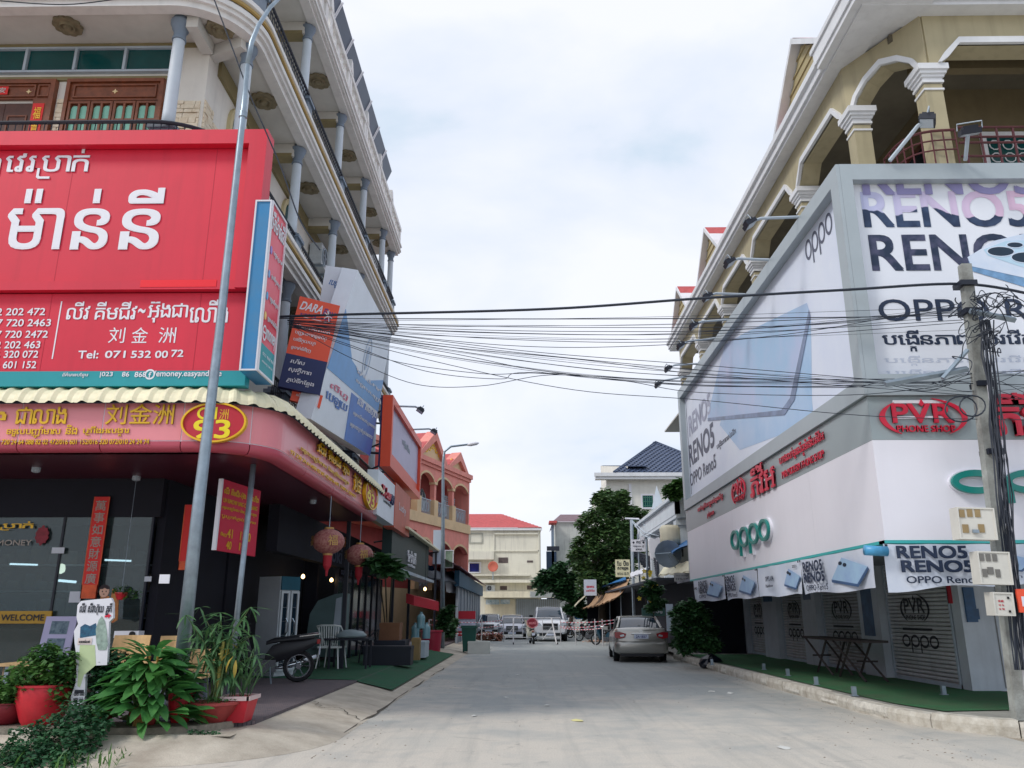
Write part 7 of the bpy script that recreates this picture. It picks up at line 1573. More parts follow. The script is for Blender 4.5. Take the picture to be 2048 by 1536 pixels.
# ================================================================== TREES AND SHRUBS BEHIND
def leafcloud(blobs, n, size, seed, jitter=.9, sprout=0):
    rg = random.Random(seed); vs = []; fs = []; blobs = list(blobs)
    for b in blobs[:] if sprout else ():
        for _ in range(sprout): a, e_ = rg.uniform(0, 2 * PI), rg.uniform(-.5, 1.2); blobs.append((b[0] + b[3] * math.cos(a) * math.cos(e_) * 1.02, b[1] + b[3] * math.sin(a) * math.cos(e_), b[2] + b[4] * math.sin(e_) * 1.02, b[3] * rg.uniform(.22, .4), b[4] * rg.uniform(.2, .36)))
    tot = sum(b[3] ** 2 for b in blobs)
    for (cx, cy, cz, r, *rest) in blobs:
        rz = rest[0] if rest else r * .8
        for _ in range(int(n * r * r / tot)):
            while True:
                x, y, z = rg.uniform(-1, 1), rg.uniform(-1, 1), rg.uniform(-1, 1); d = x * x + y * y + z * z
                if .2 < d < 1: break
            if rg.random() < .5: k = (rg.uniform(.82, 1.05)) / math.sqrt(d); x, y, z = x * k, y * k, z * k
            p = Vector((cx + x * r, cy + y * r, cz + z * rz))
            a = rg.uniform(0, 2 * PI); t = Vector((math.cos(a), math.sin(a), rg.uniform(-.9, .3))).normalized(); s_ = t.cross(Vector((rg.uniform(-.6, .6), rg.uniform(-.6, .6), 1))).normalized()
            L_ = size * rg.uniform(.6, 1.4); w = L_ * .3; n_ = len(vs)
            vs += [p, p + t * L_ * .5 + s_ * w, p + t * L_, p + t * L_ * .5 - s_ * w]; fs += [(n_, n_ + 1, n_ + 2, n_ + 3)]
    return MB().add(vs, fs)
def tree(label, base, trunk_h, blobs, n, size, m_, seed, r0=.25):
    t = thing('tree', label, 'tree', base); rg = random.Random(seed); b = Vector(base); top = b + Vector((rg.uniform(-.2, .2), 0, trunk_h))
    bark = mat('bark', (92, 82, 72), .9, var=.2, scale=4)
    obj('trunk', MB().tube([b, b.lerp(top, .5) + Vector((.1, 0, 0)), top], [r0, r0 * .8, r0 * .6], 8), bark, t, True)
    for (cx, cy, cz, r, *_) in blobs[:7]: obj('limb', MB().tube([b.lerp(top, .8), Vector((cx, cy, cz)) * .5 + top * .5 + Vector((0, 0, .2)), (cx, cy, cz)], [r0 * .45, r0 * .3, r0 * .12], 6), bark, t, True)
    obj('crown', leafcloud([(a, b_, c, d * .86, e_ * .86) for a, b_, c, d, e_ in blobs], n, size, seed, sprout=6), m_, t, kind='stuff'); return t
mango = leafmat('mango_leaves', (46, 86, 56), (96, 120, 64), .25); almond = leafmat('almond_leaves', (64, 106, 62), (34, 66, 48), .3)
bush = leafmat('bush_leaves', (44, 84, 40), (84, 122, 56), .3); dbush = leafmat('dark_bush_leaves', (32, 70, 44), (66, 106, 56), .25)
def bl_(Y, pts): 
    o = []
    for x, y, r_ in pts: c_ = at(x, y, Y=Y + (x * 7 + y * 3) % 5 - 2.5); k = (c_ - EYE).length / FOC; o.append((c_.x, c_.y, c_.z, r_ * k, r_ * k * .85))
    return o
tree('big dense mango tree rising between street signs and blue-roofed house', (at(1205, 1250, Y=57).x, 57, 0), 4.5,
     bl_(57, [(1222, 1010, 38), (1190, 1050, 36), (1252, 1050, 40), (1215, 1085, 48), (1168, 1090, 26), (1262, 1098, 34), (1190, 1128, 40), (1235, 1135, 40), (1155, 1110, 18), (1278, 1058, 16), (1285, 1030, 14), (1205, 1000, 20), (1240, 995, 20), (1180, 1165, 30), (1225, 1170, 30), (1262, 1022, 18), (1298, 1060, 12)]), 19000, .32, mango, 3, .35)
tree('layered light green almond tree drooping over the car port', (at(1140, 1250, Y=66).x, 66, 0), 3,
     bl_(66, [(1095, 1150, 16), (1080, 1165, 15), (1120, 1135, 15), (1150, 1128, 14), (1110, 1165, 20), (1140, 1160, 20), (1085, 1178, 12), (1160, 1150, 18), (1130, 1185, 20), (1155, 1190, 20), (1150, 1215, 20), (1170, 1225, 16)]), 6500, .38, almond, 5, .2)
def shrub(label, base, blobs, n, size, m_, seed, name='shrub', cat='shrub'):
    t = thing(name, label, cat, base); obj('foliage', leafcloud([(a, b_, c, d * .78, e_ * .78) for a, b_, c, d, e_ in blobs], n, size, seed, sprout=7), m_, t, kind='stuff'); st = MB()
    for b in blobs[:6]: st.tube([base, ((base[0] + b[0]) / 2, (base[1] + b[1]) / 2, (base[2] + b[2]) / 2 + .1), b[:3]], .02, 4)
    obj('stem', st, mat('stem_brown', (80, 74, 56), .9, var=.1), t); return t
shrub('green shrub growing on the roof terrace above the white balcony', at(1345, 995, Y=37), bl_(37, [(1340, 985, 14), (1355, 970, 15), (1350, 990, 12), (1362, 985, 14), (1368, 965, 12), (1335, 975, 8)]), 1600, .22, bush, 6)
shrub('dark tall shrub crowding the pavement between sedan and phone shop', (at(1362, 1310, Z=0)), bl_(28, [(1365, 1215, 16), (1380, 1235, 22), (1362, 1262, 20), (1385, 1275, 24), (1358, 1240, 14), (1400, 1250, 20), (1370, 1295, 18), (1405, 1285, 22), (1352, 1285, 12), (1418, 1262, 20), (1425, 1290, 18), (1395, 1215, 14), (1345, 1225, 9), (1410, 1230, 12), (1385, 1205, 10)]), 7000, .14, dbush, 8)
ys = shrub('slim yellow-flowering shrub around the thin post behind the sedan', at(1300, 1300, Z=0), bl_(31, [(1290, 1180, 10), (1300, 1165, 10), (1305, 1190, 14), (1315, 1180, 12), (1310, 1210, 14), (1322, 1205, 12), (1300, 1215, 10)]), 1500, .16, dbush, 9)
yf = MB(); rg = random.Random(3)
for k in range(16):
    c_ = at(1278 + rg.random() * 34, 1140 + rg.random() * 68, Y=30.2)
    for q_ in range(5): a = q_ * 2 * PI / 5; yf.add([c_, c_ + Vector((.07 * math.cos(a), -.03, .07 * math.sin(a))), c_ + Vector((.09 * math.cos(a + .6), -.02, .09 * math.sin(a + .6))), c_ + Vector((.05 * math.cos(a + 1.2), -.03, .05 * math.sin(a + 1.2)))], [(0, 1, 2, 3)])
obj('flowers', yf, mat('yellow_petal', (230, 206, 70), .6, var=.05), ys, kind='stuff')
shrub('leafy green shrub behind barrier tape on the left pavement', at(893, 1290, Z=0), bl_(38, [(895, 1225, 12), (890, 1240, 14), (902, 1245, 13), (885, 1255, 12), (898, 1262, 14), (900, 1215, 8)]), 1800, .2, dbush, 11)
# dark plant inside the cafe frontage
shrub('dim palm-like plant hanging in the shade beyond the lanterns', at(775, 1300, Z=.25), bl_(22, [(770, 1130, 16), (755, 1120, 12), (785, 1140, 12)]), 500, .3, dbush, 12)

# ================================================================== VEHICLES
def carpaint(nm, c, metal=.5): return mat(nm, c, .28, metal, var=0, coat=.6)
tailred = mat('tail_red', (150, 20, 34), .2, var=0, coat=.5); lampglass = mat('headlamp_glass', (190, 200, 210), .1, .3, var=0); chrome = mat('chrome', (200, 206, 212), .15, .9, var=0)
plate = mat('number_plate', (206, 214, 232), .5, var=0); cglass = mat('car_glass', (46, 60, 74), .05, var=0, spec=1.0); tyre = black; trimb = mat('black_plastic', (24, 26, 32), .6, var=0)
def loft(secs, m_, name, par, smooth='auto'):
    k = len(secs[0]); vs = [p for s_ in secs for p in s_]
    fs = [(i * k + j, i * k + (j + 1) % k, (i + 1) * k + (j + 1) % k, (i + 1) * k + j) for i in range(len(secs) - 1) for j in range(k)] + [tuple(range(k))[::-1], tuple(range((len(secs) - 1) * k, len(secs) * k))]
    return obj(name, MB().add(vs, fs), m_, par, smooth)
def sect(y, w, zb, zt, crown=.03, tumble=.06):
    """closed body cross-section at length y"""
    P = [(w * .86, zb), (w * .97, zb + .06), (w, zb + (zt - zb) * .35), (w * .995, zb + (zt - zb) * .6), (w * (1 - tumble * .5), zt - .06), (w * (1 - tumble) - .03, zt), (w * .5, zt + crown * .8), (0, zt + crown)]
    return [(x, y, z) for x, z in P] + [(-x, y, z) for x, z in P[-2::-1]]
def vehicle(name, label, cat, loc, rz, L_, W_, H_, paint, body, cabin, wheel_r, wy, front=1, extra=None):
    """length runs along +Y from rear (0) to nose (L); body: (y, halfwidth, zbottom, ztop)"""
    t = thing(name, label, cat, (0, 0, 0))
    loft([sect(*b) for b in body], paint, 'body', t)
    # cabin: list of (y, halfwidth low, z low, halfwidth top, z top)
    def cs(y, wl, zl, wt, zt): return [(wl, y, zl), (wl * .5 + wt * .5 + .015, y, (zl + zt) / 2), (wt, y, zt - .03), (wt - .08, y, zt), (0, y, zt + .02), (-wt + .08, y, zt), (-wt, y, zt - .03), (-wl * .5 - wt * .5 - .015, y, (zl + zt) / 2), (-wl, y, zl)]
    loft([cs(*c) for c in cabin], cglass, 'glasshouse', t)
    rows_ = [c for c in cabin if c[4] > H_ - .12]
    if rows_:
        rs_ = [[(c[3] + .012, c[0], c[4] - .05), (c[3] - .05, c[0], c[4] + .012), (0, c[0], c[4] + .035), (-c[3] + .05, c[0], c[4] + .012), (-c[3] - .012, c[0], c[4] - .05), (0, c[0], c[4] - .02)] for c in rows_]
        loft(rs_, paint, 'roof', t)
    pm_ = MB()
    for s_ in (-1, 1):
        for i in range(len(cabin) - 1):
            a, b_ = cabin[i], cabin[i + 1]
            if abs(a[4] - b_[4]) > .1: pm_.tube([(s_ * (a[3] if a[4] > a[2] + .1 else a[1]) , a[0], max(a[4], a[2])), (s_ * b_[3] if b_[4] > b_[2] + .1 else s_ * b_[1], b_[0], max(b_[4], b_[2]))], .045, 6)
        yc = (cabin[0][0] + cabin[-1][0]) / 2; wl = max(c[1] for c in cabin); wt = max(c[3] for c in cabin); zl = cabin[len(cabin) // 2][2]
        pm_.tube([(s_ * (wl + .01), yc - .1, zl), (s_ * (wt + .01), yc - .1, H_ - .08)], .035, 4)
    obj('pillars', pm_, paint, t)
    for s_ in (-1, 1):
        for y in wy:
            w_ = obj('wheel', MB().lathe((s_ * (W_ / 2 - .11), y, wheel_r), [(wheel_r * .7, -.1), (wheel_r * .95, -.1), (wheel_r, -.07), (wheel_r, .07), (wheel_r * .95, .1), (wheel_r * .7, .1)], 20, 'x', cap=False), tyre, t, 'auto')
            rm = MB(); sx = s_ * (W_ / 2 - .11 + .09)
            rm.lathe((sx, y, wheel_r), [(wheel_r * .66, -.02 * s_), (wheel_r * .64, .0), (wheel_r * .2, .012 * s_)], 16, 'x')
            for k in range(5): a = k * 2 * PI / 5; rm.ob((sx + .014 * s_, y, wheel_r), (0, math.cos(a) * wheel_r * .6, math.sin(a) * wheel_r * .6), (0, -math.sin(a) * .05, math.cos(a) * .05), (.012 * s_, 0, 0))
            obj('rim', rm, chrome, w_)
            obj('wheel_arch', MB().ring(Pl((s_ * (W_ / 2 - .005), y, wheel_r), (0, s_, 0), (0, 0, 1)), ell(0, 0, wheel_r * 1.2, wheel_r * 1.2, 20, -.15, PI + .15) , ell(0, 0, wheel_r * 1.08, wheel_r * 1.08, 20, -.15, PI + .15), -.12, .006) if False else MB().pp(Pl((s_ * (W_ / 2 - .012), y, wheel_r), (0, s_, 0), (0, 0, 1)), ell(0, 0, wheel_r * 1.14, wheel_r * 1.14, 20, -.2, PI + .2), -.1, .008), trimb, t)
    if extra: extra(t)
    t.location = loc; t.rotation_euler = (0, 0, rz); return t
def P_(o, m_, name, par, lb=None): return obj(name, o, m_, par, label=lb)
# silver sedan seen from behind
silver = carpaint('champagne_silver', (166, 164, 158), .6); 
def sedan_extra(t):
    rp = FY(-.0)   # rear plane faces -Y
    rp = Pl((0, .045, 0), (1, 0, 0), (0, 0, 1))
    for s_ in (-1, 1):
        poly = [(.50, .92), (.55, .80), (.72, .76), (.885, .79), (.9, .96), (.72, .98)]
        o = [(s_ * u, v) for u, v in poly]; o = o if s_ > 0 else o[::-1]
        tl = P_(MB().pp(rp, o, .0, .09), tailred, 'tail_light', t); 
        o2 = [(s_ * u, v) for u, v in [(.56, .84), (.7, .82), (.72, .87), (.6, .9)]]; o2 = o2 if s_ > 0 else o2[::-1]
        P_(MB().pp(rp, o2, .09, .1), lampglass, 'reverse_lamp', tl)
        P_(MB().ob((s_ * .93 - .03, 3.35, .98), (s_ * .18, 0, 0), (0, .12, 0), (0, 0, .13)), paint_s, 'mirror', t)
        P_(MB().pb(rp, s_ * .6 - .12, s_ * .6 + .12, .45, .49, .06, .1), tailred, 'reflector', t)
        P_(MB().tube([(s_ * .55, -.02, .24), (s_ * .55, .3, .24)], .035, 8), chrome, 'exhaust', t)
    pl_ = P_(MB().pb(rp, -.24, .24, .76, .9, .06, .085), plate, 'number_plate', t); lettering([('2A·1837', (-.18, .18, .785, .865), .03)], Pl((0, -.04, 0), (1, 0, 0), (0, 0, 1)), mat('plate_ink', (60, 70, 130), .5, var=0), pl_, d=.002)
    P_(MB().pb(rp, -.33, .33, .915, .945, .05, .09), chrome, 'chrome_bar', t); P_(MB().ring(rp, ell(0, .985, .06, .04, 16), ell(0, .985, .045, .028, 16), .05, .075).pb(rp, -.01, .01, .96, 1.01, .05, .07), chrome, 'badge', t)
    loft([sect(-.07, .74, .32, .6, .0), sect(.0, .86, .27, .68, .0), sect(.12, .905, .27, .7, .0), sect(.3, .91, .28, .66, 0)], paint_s, 'bumper', t)
    P_(MB().box(-.72, .72, -.03, .5, .2, .34), trimb, 'underbody', t)
    P_(MB().box(-.6, .6, 3.9, 4.2, .15, .3), trimb, 'underbody', t)
paint_s = silver
sb_ = [(.0, .78, .34, .98), (.06, .86, .30, 1.05), (.25, .9, .27, 1.09), (.9, .915, .24, 1.06), (1.6, .915, .24, 1.0), (2.6, .91, .24, .97), (3.4, .91, .25, .96), (4.2, .89, .27, .86), (4.6, .82, .3, .74), (4.78, .7, .36, .6)]
sc_ = [(.62, .76, 1.04, .72, 1.08), (1.0, .79, 1.03, .66, 1.33), (1.3, .8, 1.01, .63, 1.44), (1.9, .8, .99, .62, 1.475), (2.6, .8, .98, .62, 1.44), (3.05, .76, .96, .6, 1.24), (3.55, .72, .95, .66, 1.0)]
camx = (3.0 + 4.94) / 2
v = vehicle('parked_car', 'champagne silver sedan parked by the right kerb, seen from behind', 'car', (4.06, 29.0, 0), R(-3), 4.8, 1.82, 1.47, silver, sb_, sc_, .325, (1.0, 3.8), extra=sedan_extra)
v.scale = (1.02, 1.02, 1.03)
# front views
def front_extra(H_, W_, L_, paint, lit=(.5, .84), grille=(.35, .5, .7), bump=.35, plate_txt=None, suv=False):
    def f(t):
        fp = Pl((0, L_ - .04, 0), (-1, 0, 0), (0, 0, 1))
        for s_ in (-1, 1):
            zc = grille[2]; o = [(s_ * u, v) for u, v in [(lit[0], zc - .04), (lit[1], zc - .02), (lit[1] + .03, zc + .13), (lit[0] + .1, zc + .1)]]; o = o if s_ > 0 else o[::-1]
            P_(MB().pp(fp, o, -.14, .03), lampglass, 'headlight', t)
            P_(MB().ob((s_ * (W_ / 2) - .02, L_ - 1.75, H_ * .68), (s_ * .22, 0, 0), (0, .12, 0), (0, 0, .15)), trimb if suv else paint, 'mirror', t)
            P_(MB().pb(fp, s_ * .66 - .07, s_ * .66 + .07, .42, .5, -.1, .05), lampglass, 'fog_light', t)
        P_(MB().pb(fp, -grille[0], grille[0], grille[1], grille[2] + .08, -.1, .04), trimb, 'grille', t)
        for k in range(3): P_(MB().pb(fp, -grille[0] + .03, grille[0] - .03, grille[1] + .03 + k * .08, grille[1] + .045 + k * .08, .04, .055), chrome, 'grille_bar', t)
        P_(MB().pb(fp, -.6, .6, .3, .46, -.1, .06), trimb, 'air_intake', t)
        P_(MB().pb(fp, -.23, .23, .32, .43, .06, .08), plate, 'number_plate', t)
        P_(MB().tube([(-.6, L_ - 1.28, H_ * .67), (.05, L_ - 1.45, H_ * .74)], .012, 4), trimb, 'wiper', t)
    return f
pg = carpaint('silver_grey', (170, 172, 184)); pwh = mat('car_white', (214, 216, 222), .25, 0, var=0, coat=.6)
fb = [(.0, .78, .36, .9), (.1, .84, .3, .98), (.9, .86, .25, 1.0), (2.0, .865, .25, .95), (3.1, .86, .26, .93), (3.9, .85, .28, .84), (4.25, .8, .3, .74), (4.42, .7, .34, .62)]
fc = [(.6, .68, .95, .62, 1.0), (1.1, .72, .95, .58, 1.36), (1.8, .74, .94, .57, 1.42), (2.4, .74, .93, .57, 1.38), (2.8, .74, .92, .6, 1.2), (3.25, .7, .91, .66, .95)]
c_ = at(1024, 1279, Z=0); v = vehicle('parked_car', 'silver grey old sedan facing the camera behind the barrier, left of white SUV', 'car', (at(1024, 1279, Z=0).x, at(1024, 1279, Z=0).y + 4.4, 0), PI, 4.42, 1.72, 1.42, pg, fb, fc, .3, (.85, 3.45), extra=front_extra(1.42, 1.72, 4.42, pg)); v.scale = (1.1, 1, 1.08)
ub_ = [(.0, .8, .5, 1.1), (.1, .88, .42, 1.2), (.9, .92, .38, 1.2), (2.4, .93, .36, 1.18), (3.3, .93, .36, 1.16), (4.1, .92, .38, 1.08), (4.5, .88, .4, .98), (4.68, .78, .46, .8)]
uc = [(.1, .76, 1.15, .66, 1.6), (.4, .78, 1.16, .66, 1.8), (1.6, .8, 1.16, .67, 1.84), (2.3, .8, 1.15, .67, 1.8), (2.75, .8, 1.14, .68, 1.6), (3.25, .76, 1.13, .72, 1.18)]
def suvx(t):
    front_extra(1.84, 1.86, 4.68, pwh, (.46, .82), (.4, .6, .88), suv=True)(t); P_(MB().tube([(-.66, 2.3, 1.86), (-.66, .4, 1.86)], .02, 5).tube([(.66, 2.3, 1.86), (.66, .4, 1.86)], .02, 5), chrome, 'roof_rail', t)
c_ = at(1101, 1283, Z=0); v = vehicle('parked_suv', 'white SUV facing the camera behind the road barrier', 'car', (c_.x, c_.y + 4.4, 0), PI, 4.68, 1.86, 1.84, pwh, ub_, uc, .38, (.95, 3.75), extra=suvx)
v.scale = (1.13, 1, 1.1)
c_ = at(992, 1272, Z=0); v = vehicle('parked_car', 'white hatchback with reddish windscreen reflections, farthest left of the parked cars', 'car', (at(985, 1272, Z=0).x - .2, 61 + 4.4, 0), PI, 4.42, 1.72, 1.42, pwh, fb, fc, .3, (.85, 3.45), extra=front_extra(1.42, 1.72, 4.42, pwh)); v.scale = (1.1, 1, 1.12)
c_ = at(1160, 1262, Z=0); v = vehicle('pickup_truck', 'white pickup with blue load cover half hidden behind the SUV', 'pickup truck', (at(1160, 1262, Y=66).x, 66 + 4, 0), R(155), 4.68, 1.86, 1.7, pwh, ub_, [(2.2, .78, 1.14, .68, 1.6), (2.5, .8, 1.14, .68, 1.72), (3.0, .8, 1.14, .67, 1.7), (3.7, .76, 1.12, .72, 1.16)], .38, (.95, 3.75), extra=lambda t: P_(MB().box(-.85, .85, .1, 2.1, 1.1, 1.55), tarpb, 'load_cover', t))
# ------------------------------------------------------------------ motorbikes
def motorbike(label, loc, rz, paint, group=None, sc=1.0, proto={}):
    t = thing('motorbike', label, 'motorbike', (0, 0, 0), group)
    for y, nm in ((-.62, 'wheel'), (.62, 'wheel')):
        w_ = obj('wheel', MB().lathe((0, y, .29), [(.22, -.05), (.27, -.05), (.29, -.025), (.29, .025), (.27, .05), (.22, .05)], 20, 'x', cap=False), tyre, t, 'auto')
        sp_ = MB().lathe((0, y, .29), [(.05, -.06), (.06, 0), (.05, .06)], 10, 'x')
        for k in range(6): a = k * PI / 3; sp_.tube([(0, y, .29), (0, y + .2 * math.cos(a), .29 + .2 * math.sin(a))], .012, 4, False)
        obj('rim', sp_.ring(Pl((.0, y, .29), (0, 1, 0), (0, 0, 1)), ell(0, 0, .225, .225, 18), ell(0, 0, .2, .2, 18), -.02, .02), chrome, w_)
    lf = lambda L_, m_, nm: loft([[(w * .8, y, zb), (w, y, zb + (zt - zb) * .35), (w * .95, y, zb + (zt - zb) * .7), (w * .55, y, zt), (-w * .55, y, zt), (-w * .95, y, zb + (zt - zb) * .7), (-w, y, zb + (zt - zb) * .35), (-w * .8, y, zb)] for y, w, zb, zt in L_], m_, nm, t)
    lf(((-1.0, .03, .74, .8), (-.85, .09, .64, .8), (-.6, .13, .52, .76), (-.35, .13, .42, .74), (-.12, .11, .34, .66), (.0, .08, .3, .5)), paint, 'fairing')
    lf(((-.1, .1, .26, .36), (.1, .11, .25, .33), (.28, .13, .27, .36)), trimb, 'footboard')
    lf(((.26, .17, .32, .6), (.33, .19, .34, .8), (.4, .17, .46, .92), (.47, .11, .56, .9), (.53, .05, .62, .84)), paint, 'leg_shield')
    lf(((.3, .1, .88, 1.0), (.42, .13, .86, 1.04), (.52, .08, .88, .98)), paint, 'headstock')
    lf(((-.88, .07, .79, .85), (-.7, .12, .77, .87), (-.42, .13, .75, .83), (-.15, .11, .72, .8), (.0, .06, .68, .74)), trimb, 'seat')
    obj('grab_rail', MB().tube([(.1, -.6, .84), (.1, -.95, .88), (-.1, -.95, .88), (-.1, -.6, .84)], .014, 5), chrome, t)
    obj('number_plate', MB().box(-.09, .09, -1.0, -.985, .5, .63), plate, t)
    obj('engine', MB().box(-.12, .12, -.2, .2, .2, .42).lathe((0, .0, .3), [(.1, -.16), (.12, 0), (.1, .16)], 12, 'x'), mat('engine_grey', (96, 98, 104), .5, .5, var=.1), t)
    obj('exhaust', MB().tube([(.14, .1, .22), (.16, -.3, .24), (.18, -.55, .3), (.2, -.95, .42)], [.025, .03, .05, .045], 8), chrome, t, True)
    obj('fork', MB().tube([(.07, .62, .29), (.07, .45, .92)], .022, 6).tube([(-.07, .62, .29), (-.07, .45, .92)], .022, 6), chrome, t)
    obj('handlebar', MB().tube([(-.33, .32, 1.02), (-.15, .44, 1.0), (.15, .44, 1.0), (.33, .32, 1.02)], .018, 6), trimb, t)
    obj('mudguard', MB().sweep([(.62 - 0, 0)], []) if False else MB().add([(x, .62 + .33 * math.cos(a), .29 + .33 * math.sin(a)) for a in [PI * (.1 + .1 * i) for i in range(8)] for x in (-.06, .06)], [(2 * i, 2 * i + 1, 2 * i + 3, 2 * i + 2) for i in range(7)]), paint, t)
    obj('headlight', MB().lathe((0, .5, .9), [(.02, .1), (.08, .06), (.09, 0)], 12, 'y'), lampglass, t); obj('tail_light', MB().box(-.07, .07, -.99, -.93, .7, .78), tailred, t)
    for s_ in (-1, 1): mr_ = obj('mirror', MB().tube([(s_ * .25, .36, 1.02), (s_ * .32, .34, 1.2)], .008, 4).lathe((s_ * .34, .34, 1.24), [(.02, -.01), (.06, 0), (.05, .02)], 10, 'y'), trimb, t)
    obj('kickstand', MB().tube([(-.12, -.1, .3), (-.3, -.15, .01)], .015, 4), steel, t)
    t.location = loc; t.rotation_euler = (0, R(-6), rz); t.scale = (sc,) * 3; return t
darkb = mat('dark_moto', (10, 12, 22), .5, var=0)
b0 = at(560, 1352, Z=.25)
motorbike('dark scooter parked under the canopy behind the bamboo-like plant', (-5.35, 17.4, .245), R(106), darkb, sc=1.1)
rb_ = [(1178, 1276, 51, 'black motorbike parked with its tail to the road, left of a blue one', R(70), darkb), (1213, 1278, 45, 'blue motorbike just left of the silver sedan', R(60), carpaint('moto_blue', (30, 66, 84), .2)), (1196, 1272, 55, 'motorbike between the two others behind the tape', R(80), darkb), (1158, 1275, 58, 'white wrapped motorbike beside the SUV', R(95), pwh)]
for x, y, Y_, lb, rz, pp_ in rb_: motorbike(lb, (at(x, y, Y=Y_).x, Y_, 0), rz, pp_, 'motorbikes parked on the right', 1.0)
motorbike('small motorbike standing in the road by the stop disc', (at(1064, 1282, Y=47).x, 47, 0), R(8), mat('moto_cream', (190, 190, 176), .4, var=0), None, .95)
# ------------------------------------------------------------------ road barrier, tape, stop disc
barm = mat('barrier_white', (206, 204, 206), .5, .2, var=.08); Yb = 46.5; bpn = FY(Yb)
br = thing('road_barrier', 'wheeled grey metal barrier frame closing the road before parked cars', 'barrier', (at(1080, 1280, Y=Yb).x, Yb, 0))
def BX(x): return at(x, 1260, Y=Yb).x
zr0, zr1 = at(1060, 1236, Y=Yb).z, at(1060, 1268, Y=Yb).z
obj('rail', MB().tube([(BX(1007), Yb, zr0), (BX(1121), Yb, zr0)], .03, 6), barm, br); obj('rail', MB().tube([(BX(1007), Yb, .35), (BX(1121), Yb, .35)], .02, 6), barm, br)
for x in (1007, 1121): obj('upright', MB().tube([(BX(x), Yb, .1), (BX(x), Yb, zr0)], .025, 6), barm, br)
for x, dx in ((1027, 0), (1103, .25)): obj('support', MB().tube([(BX(x), Yb - .1, zr0), (BX(x) + dx, Yb - .7, .03)], .045, 6).tube([(BX(x), Yb, .9), (BX(x) - .5, Yb - .3, .25)], .02, 4), barm, br)
for x in (1007, 1045, 1085, 1121): obj('mesh_bar', MB().tube([(BX(x), Yb, .35), (BX(x), Yb, zr0)], .012, 4), barm, br)
for x in (1027, 1105): obj('caster', MB().lathe((BX(x) + (.25 if x > 1100 else 0), Yb - .7, .06), [(.05, -.03), (.06, 0), (.05, .03)], 10, 'x'), trimb, br)
sd2 = thing('stop_disc', 'dark red round stop disc hung on the road barrier', 'sign', (BX(1065), Yb - .1, zr0 - .5)); sgn = FY(Yb - .1); q = sgn.uv(1065, 1246)
obj('disc', MB().pp(sgn, ell(q[0], q[1], .27, .22), 0, .03), mat('stop_red', (130, 24, 44), .5, var=.05), sd2); obj('ring', MB().ring(sgn, ell(q[0], q[1], .32, .26), ell(q[0], q[1], .29, .23), 0, .04), redletter, sd2); lettering([('ឈប់', (q[0] - .2, q[0] + .2, q[1] - .06, q[1] + .1), .03)], sgn, pink, sd2, d=.034)
tapem = bpy.data.materials.new('tape_print'); tapem.use_nodes = True; nt2 = tapem.node_tree; wv = nt2.nodes.new('ShaderNodeTexWave'); wv.inputs['Scale'].default_value = 2.2; g_ = nt2.nodes.new('ShaderNodeNewGeometry'); nt2.links.new(g_.outputs['Position'], wv.inputs[0])
cr2 = nt2.nodes.new('ShaderNodeValToRGB'); cr2.color_ramp.interpolation = 'CONSTANT'; cr2.color_ramp.elements[0].color = lin((226, 222, 226)); cr2.color_ramp.elements[1].position = .5; cr2.color_ramp.elements[1].color = lin((210, 96, 110)); nt2.links.new(wv.outputs[1], cr2.inputs[0]); nt2.links.new(cr2.outputs[0], nt2.nodes['Principled BSDF'].inputs[0])
tl_ = ['uppermost red and white tape strand left of the barrier', 'middle tape strand left of the barrier', 'lowest tape strand left of the barrier', 'uppermost tape strand right of the SUV toward the sedan', 'middle tape strand right of the SUV', 'lowest tape strand right of the SUV']
for k, (x0, y0, x1, y1, Ya, Yb_) in enumerate(((858, 1240, 1007, 1241, 37, 46.5), (860, 1250, 1007, 1252, 37, 46.5), (862, 1262, 1007, 1266, 37, 46.5), (1121, 1245, 1290, 1231, 46.5, 33), (1121, 1254, 1240, 1244, 46.5, 36), (1121, 1256, 1215, 1255, 46.5, 44))):
    P0_, P1_ = at(x0, y0, Y=Ya), at(x1, y1, Y=Yb_); mb = MB(); vs = []
    for i in range(15): p = P0_.lerp(P1_, i / 14) - Vector((0, 0, .12 * math.sin(PI * i / 14))); vs += [p, p + Vector((0, 0, .035)), p + Vector((0, .004, .035)), p + Vector((0, .004, 0))]
    mb.add(vs, [(4 * i + j, 4 * i + (j + 1) % 4, 4 * i + 4 + (j + 1) % 4, 4 * i + 4 + j) for i in range(14) for j in range(4)]); tag(obj('barrier_tape', mb, tapem), tl_[k], 'barrier tape', 'red and white barrier tapes')
for k, (x, Y_, lb) in enumerate(((963, 43, 'pale pink tape stake left of the parked cars'), (858, 37, 'tape stake at the cafe edge on left pavement'), (1151, 46, 'tape stake right of the SUV'), (1190, 44, 'tape stake before the tan tarpaulin'), (1205, 43, 'tape stake nearest the silver sedan'))):
    c_ = at(x, 1262, Y=Y_); t = obj('stake', MB().tube([(c_.x, Y_, 0), (c_.x, Y_, 1.35)], .03, 6), barm); tag(t, lb, 'post', 'stakes holding the barrier tape')
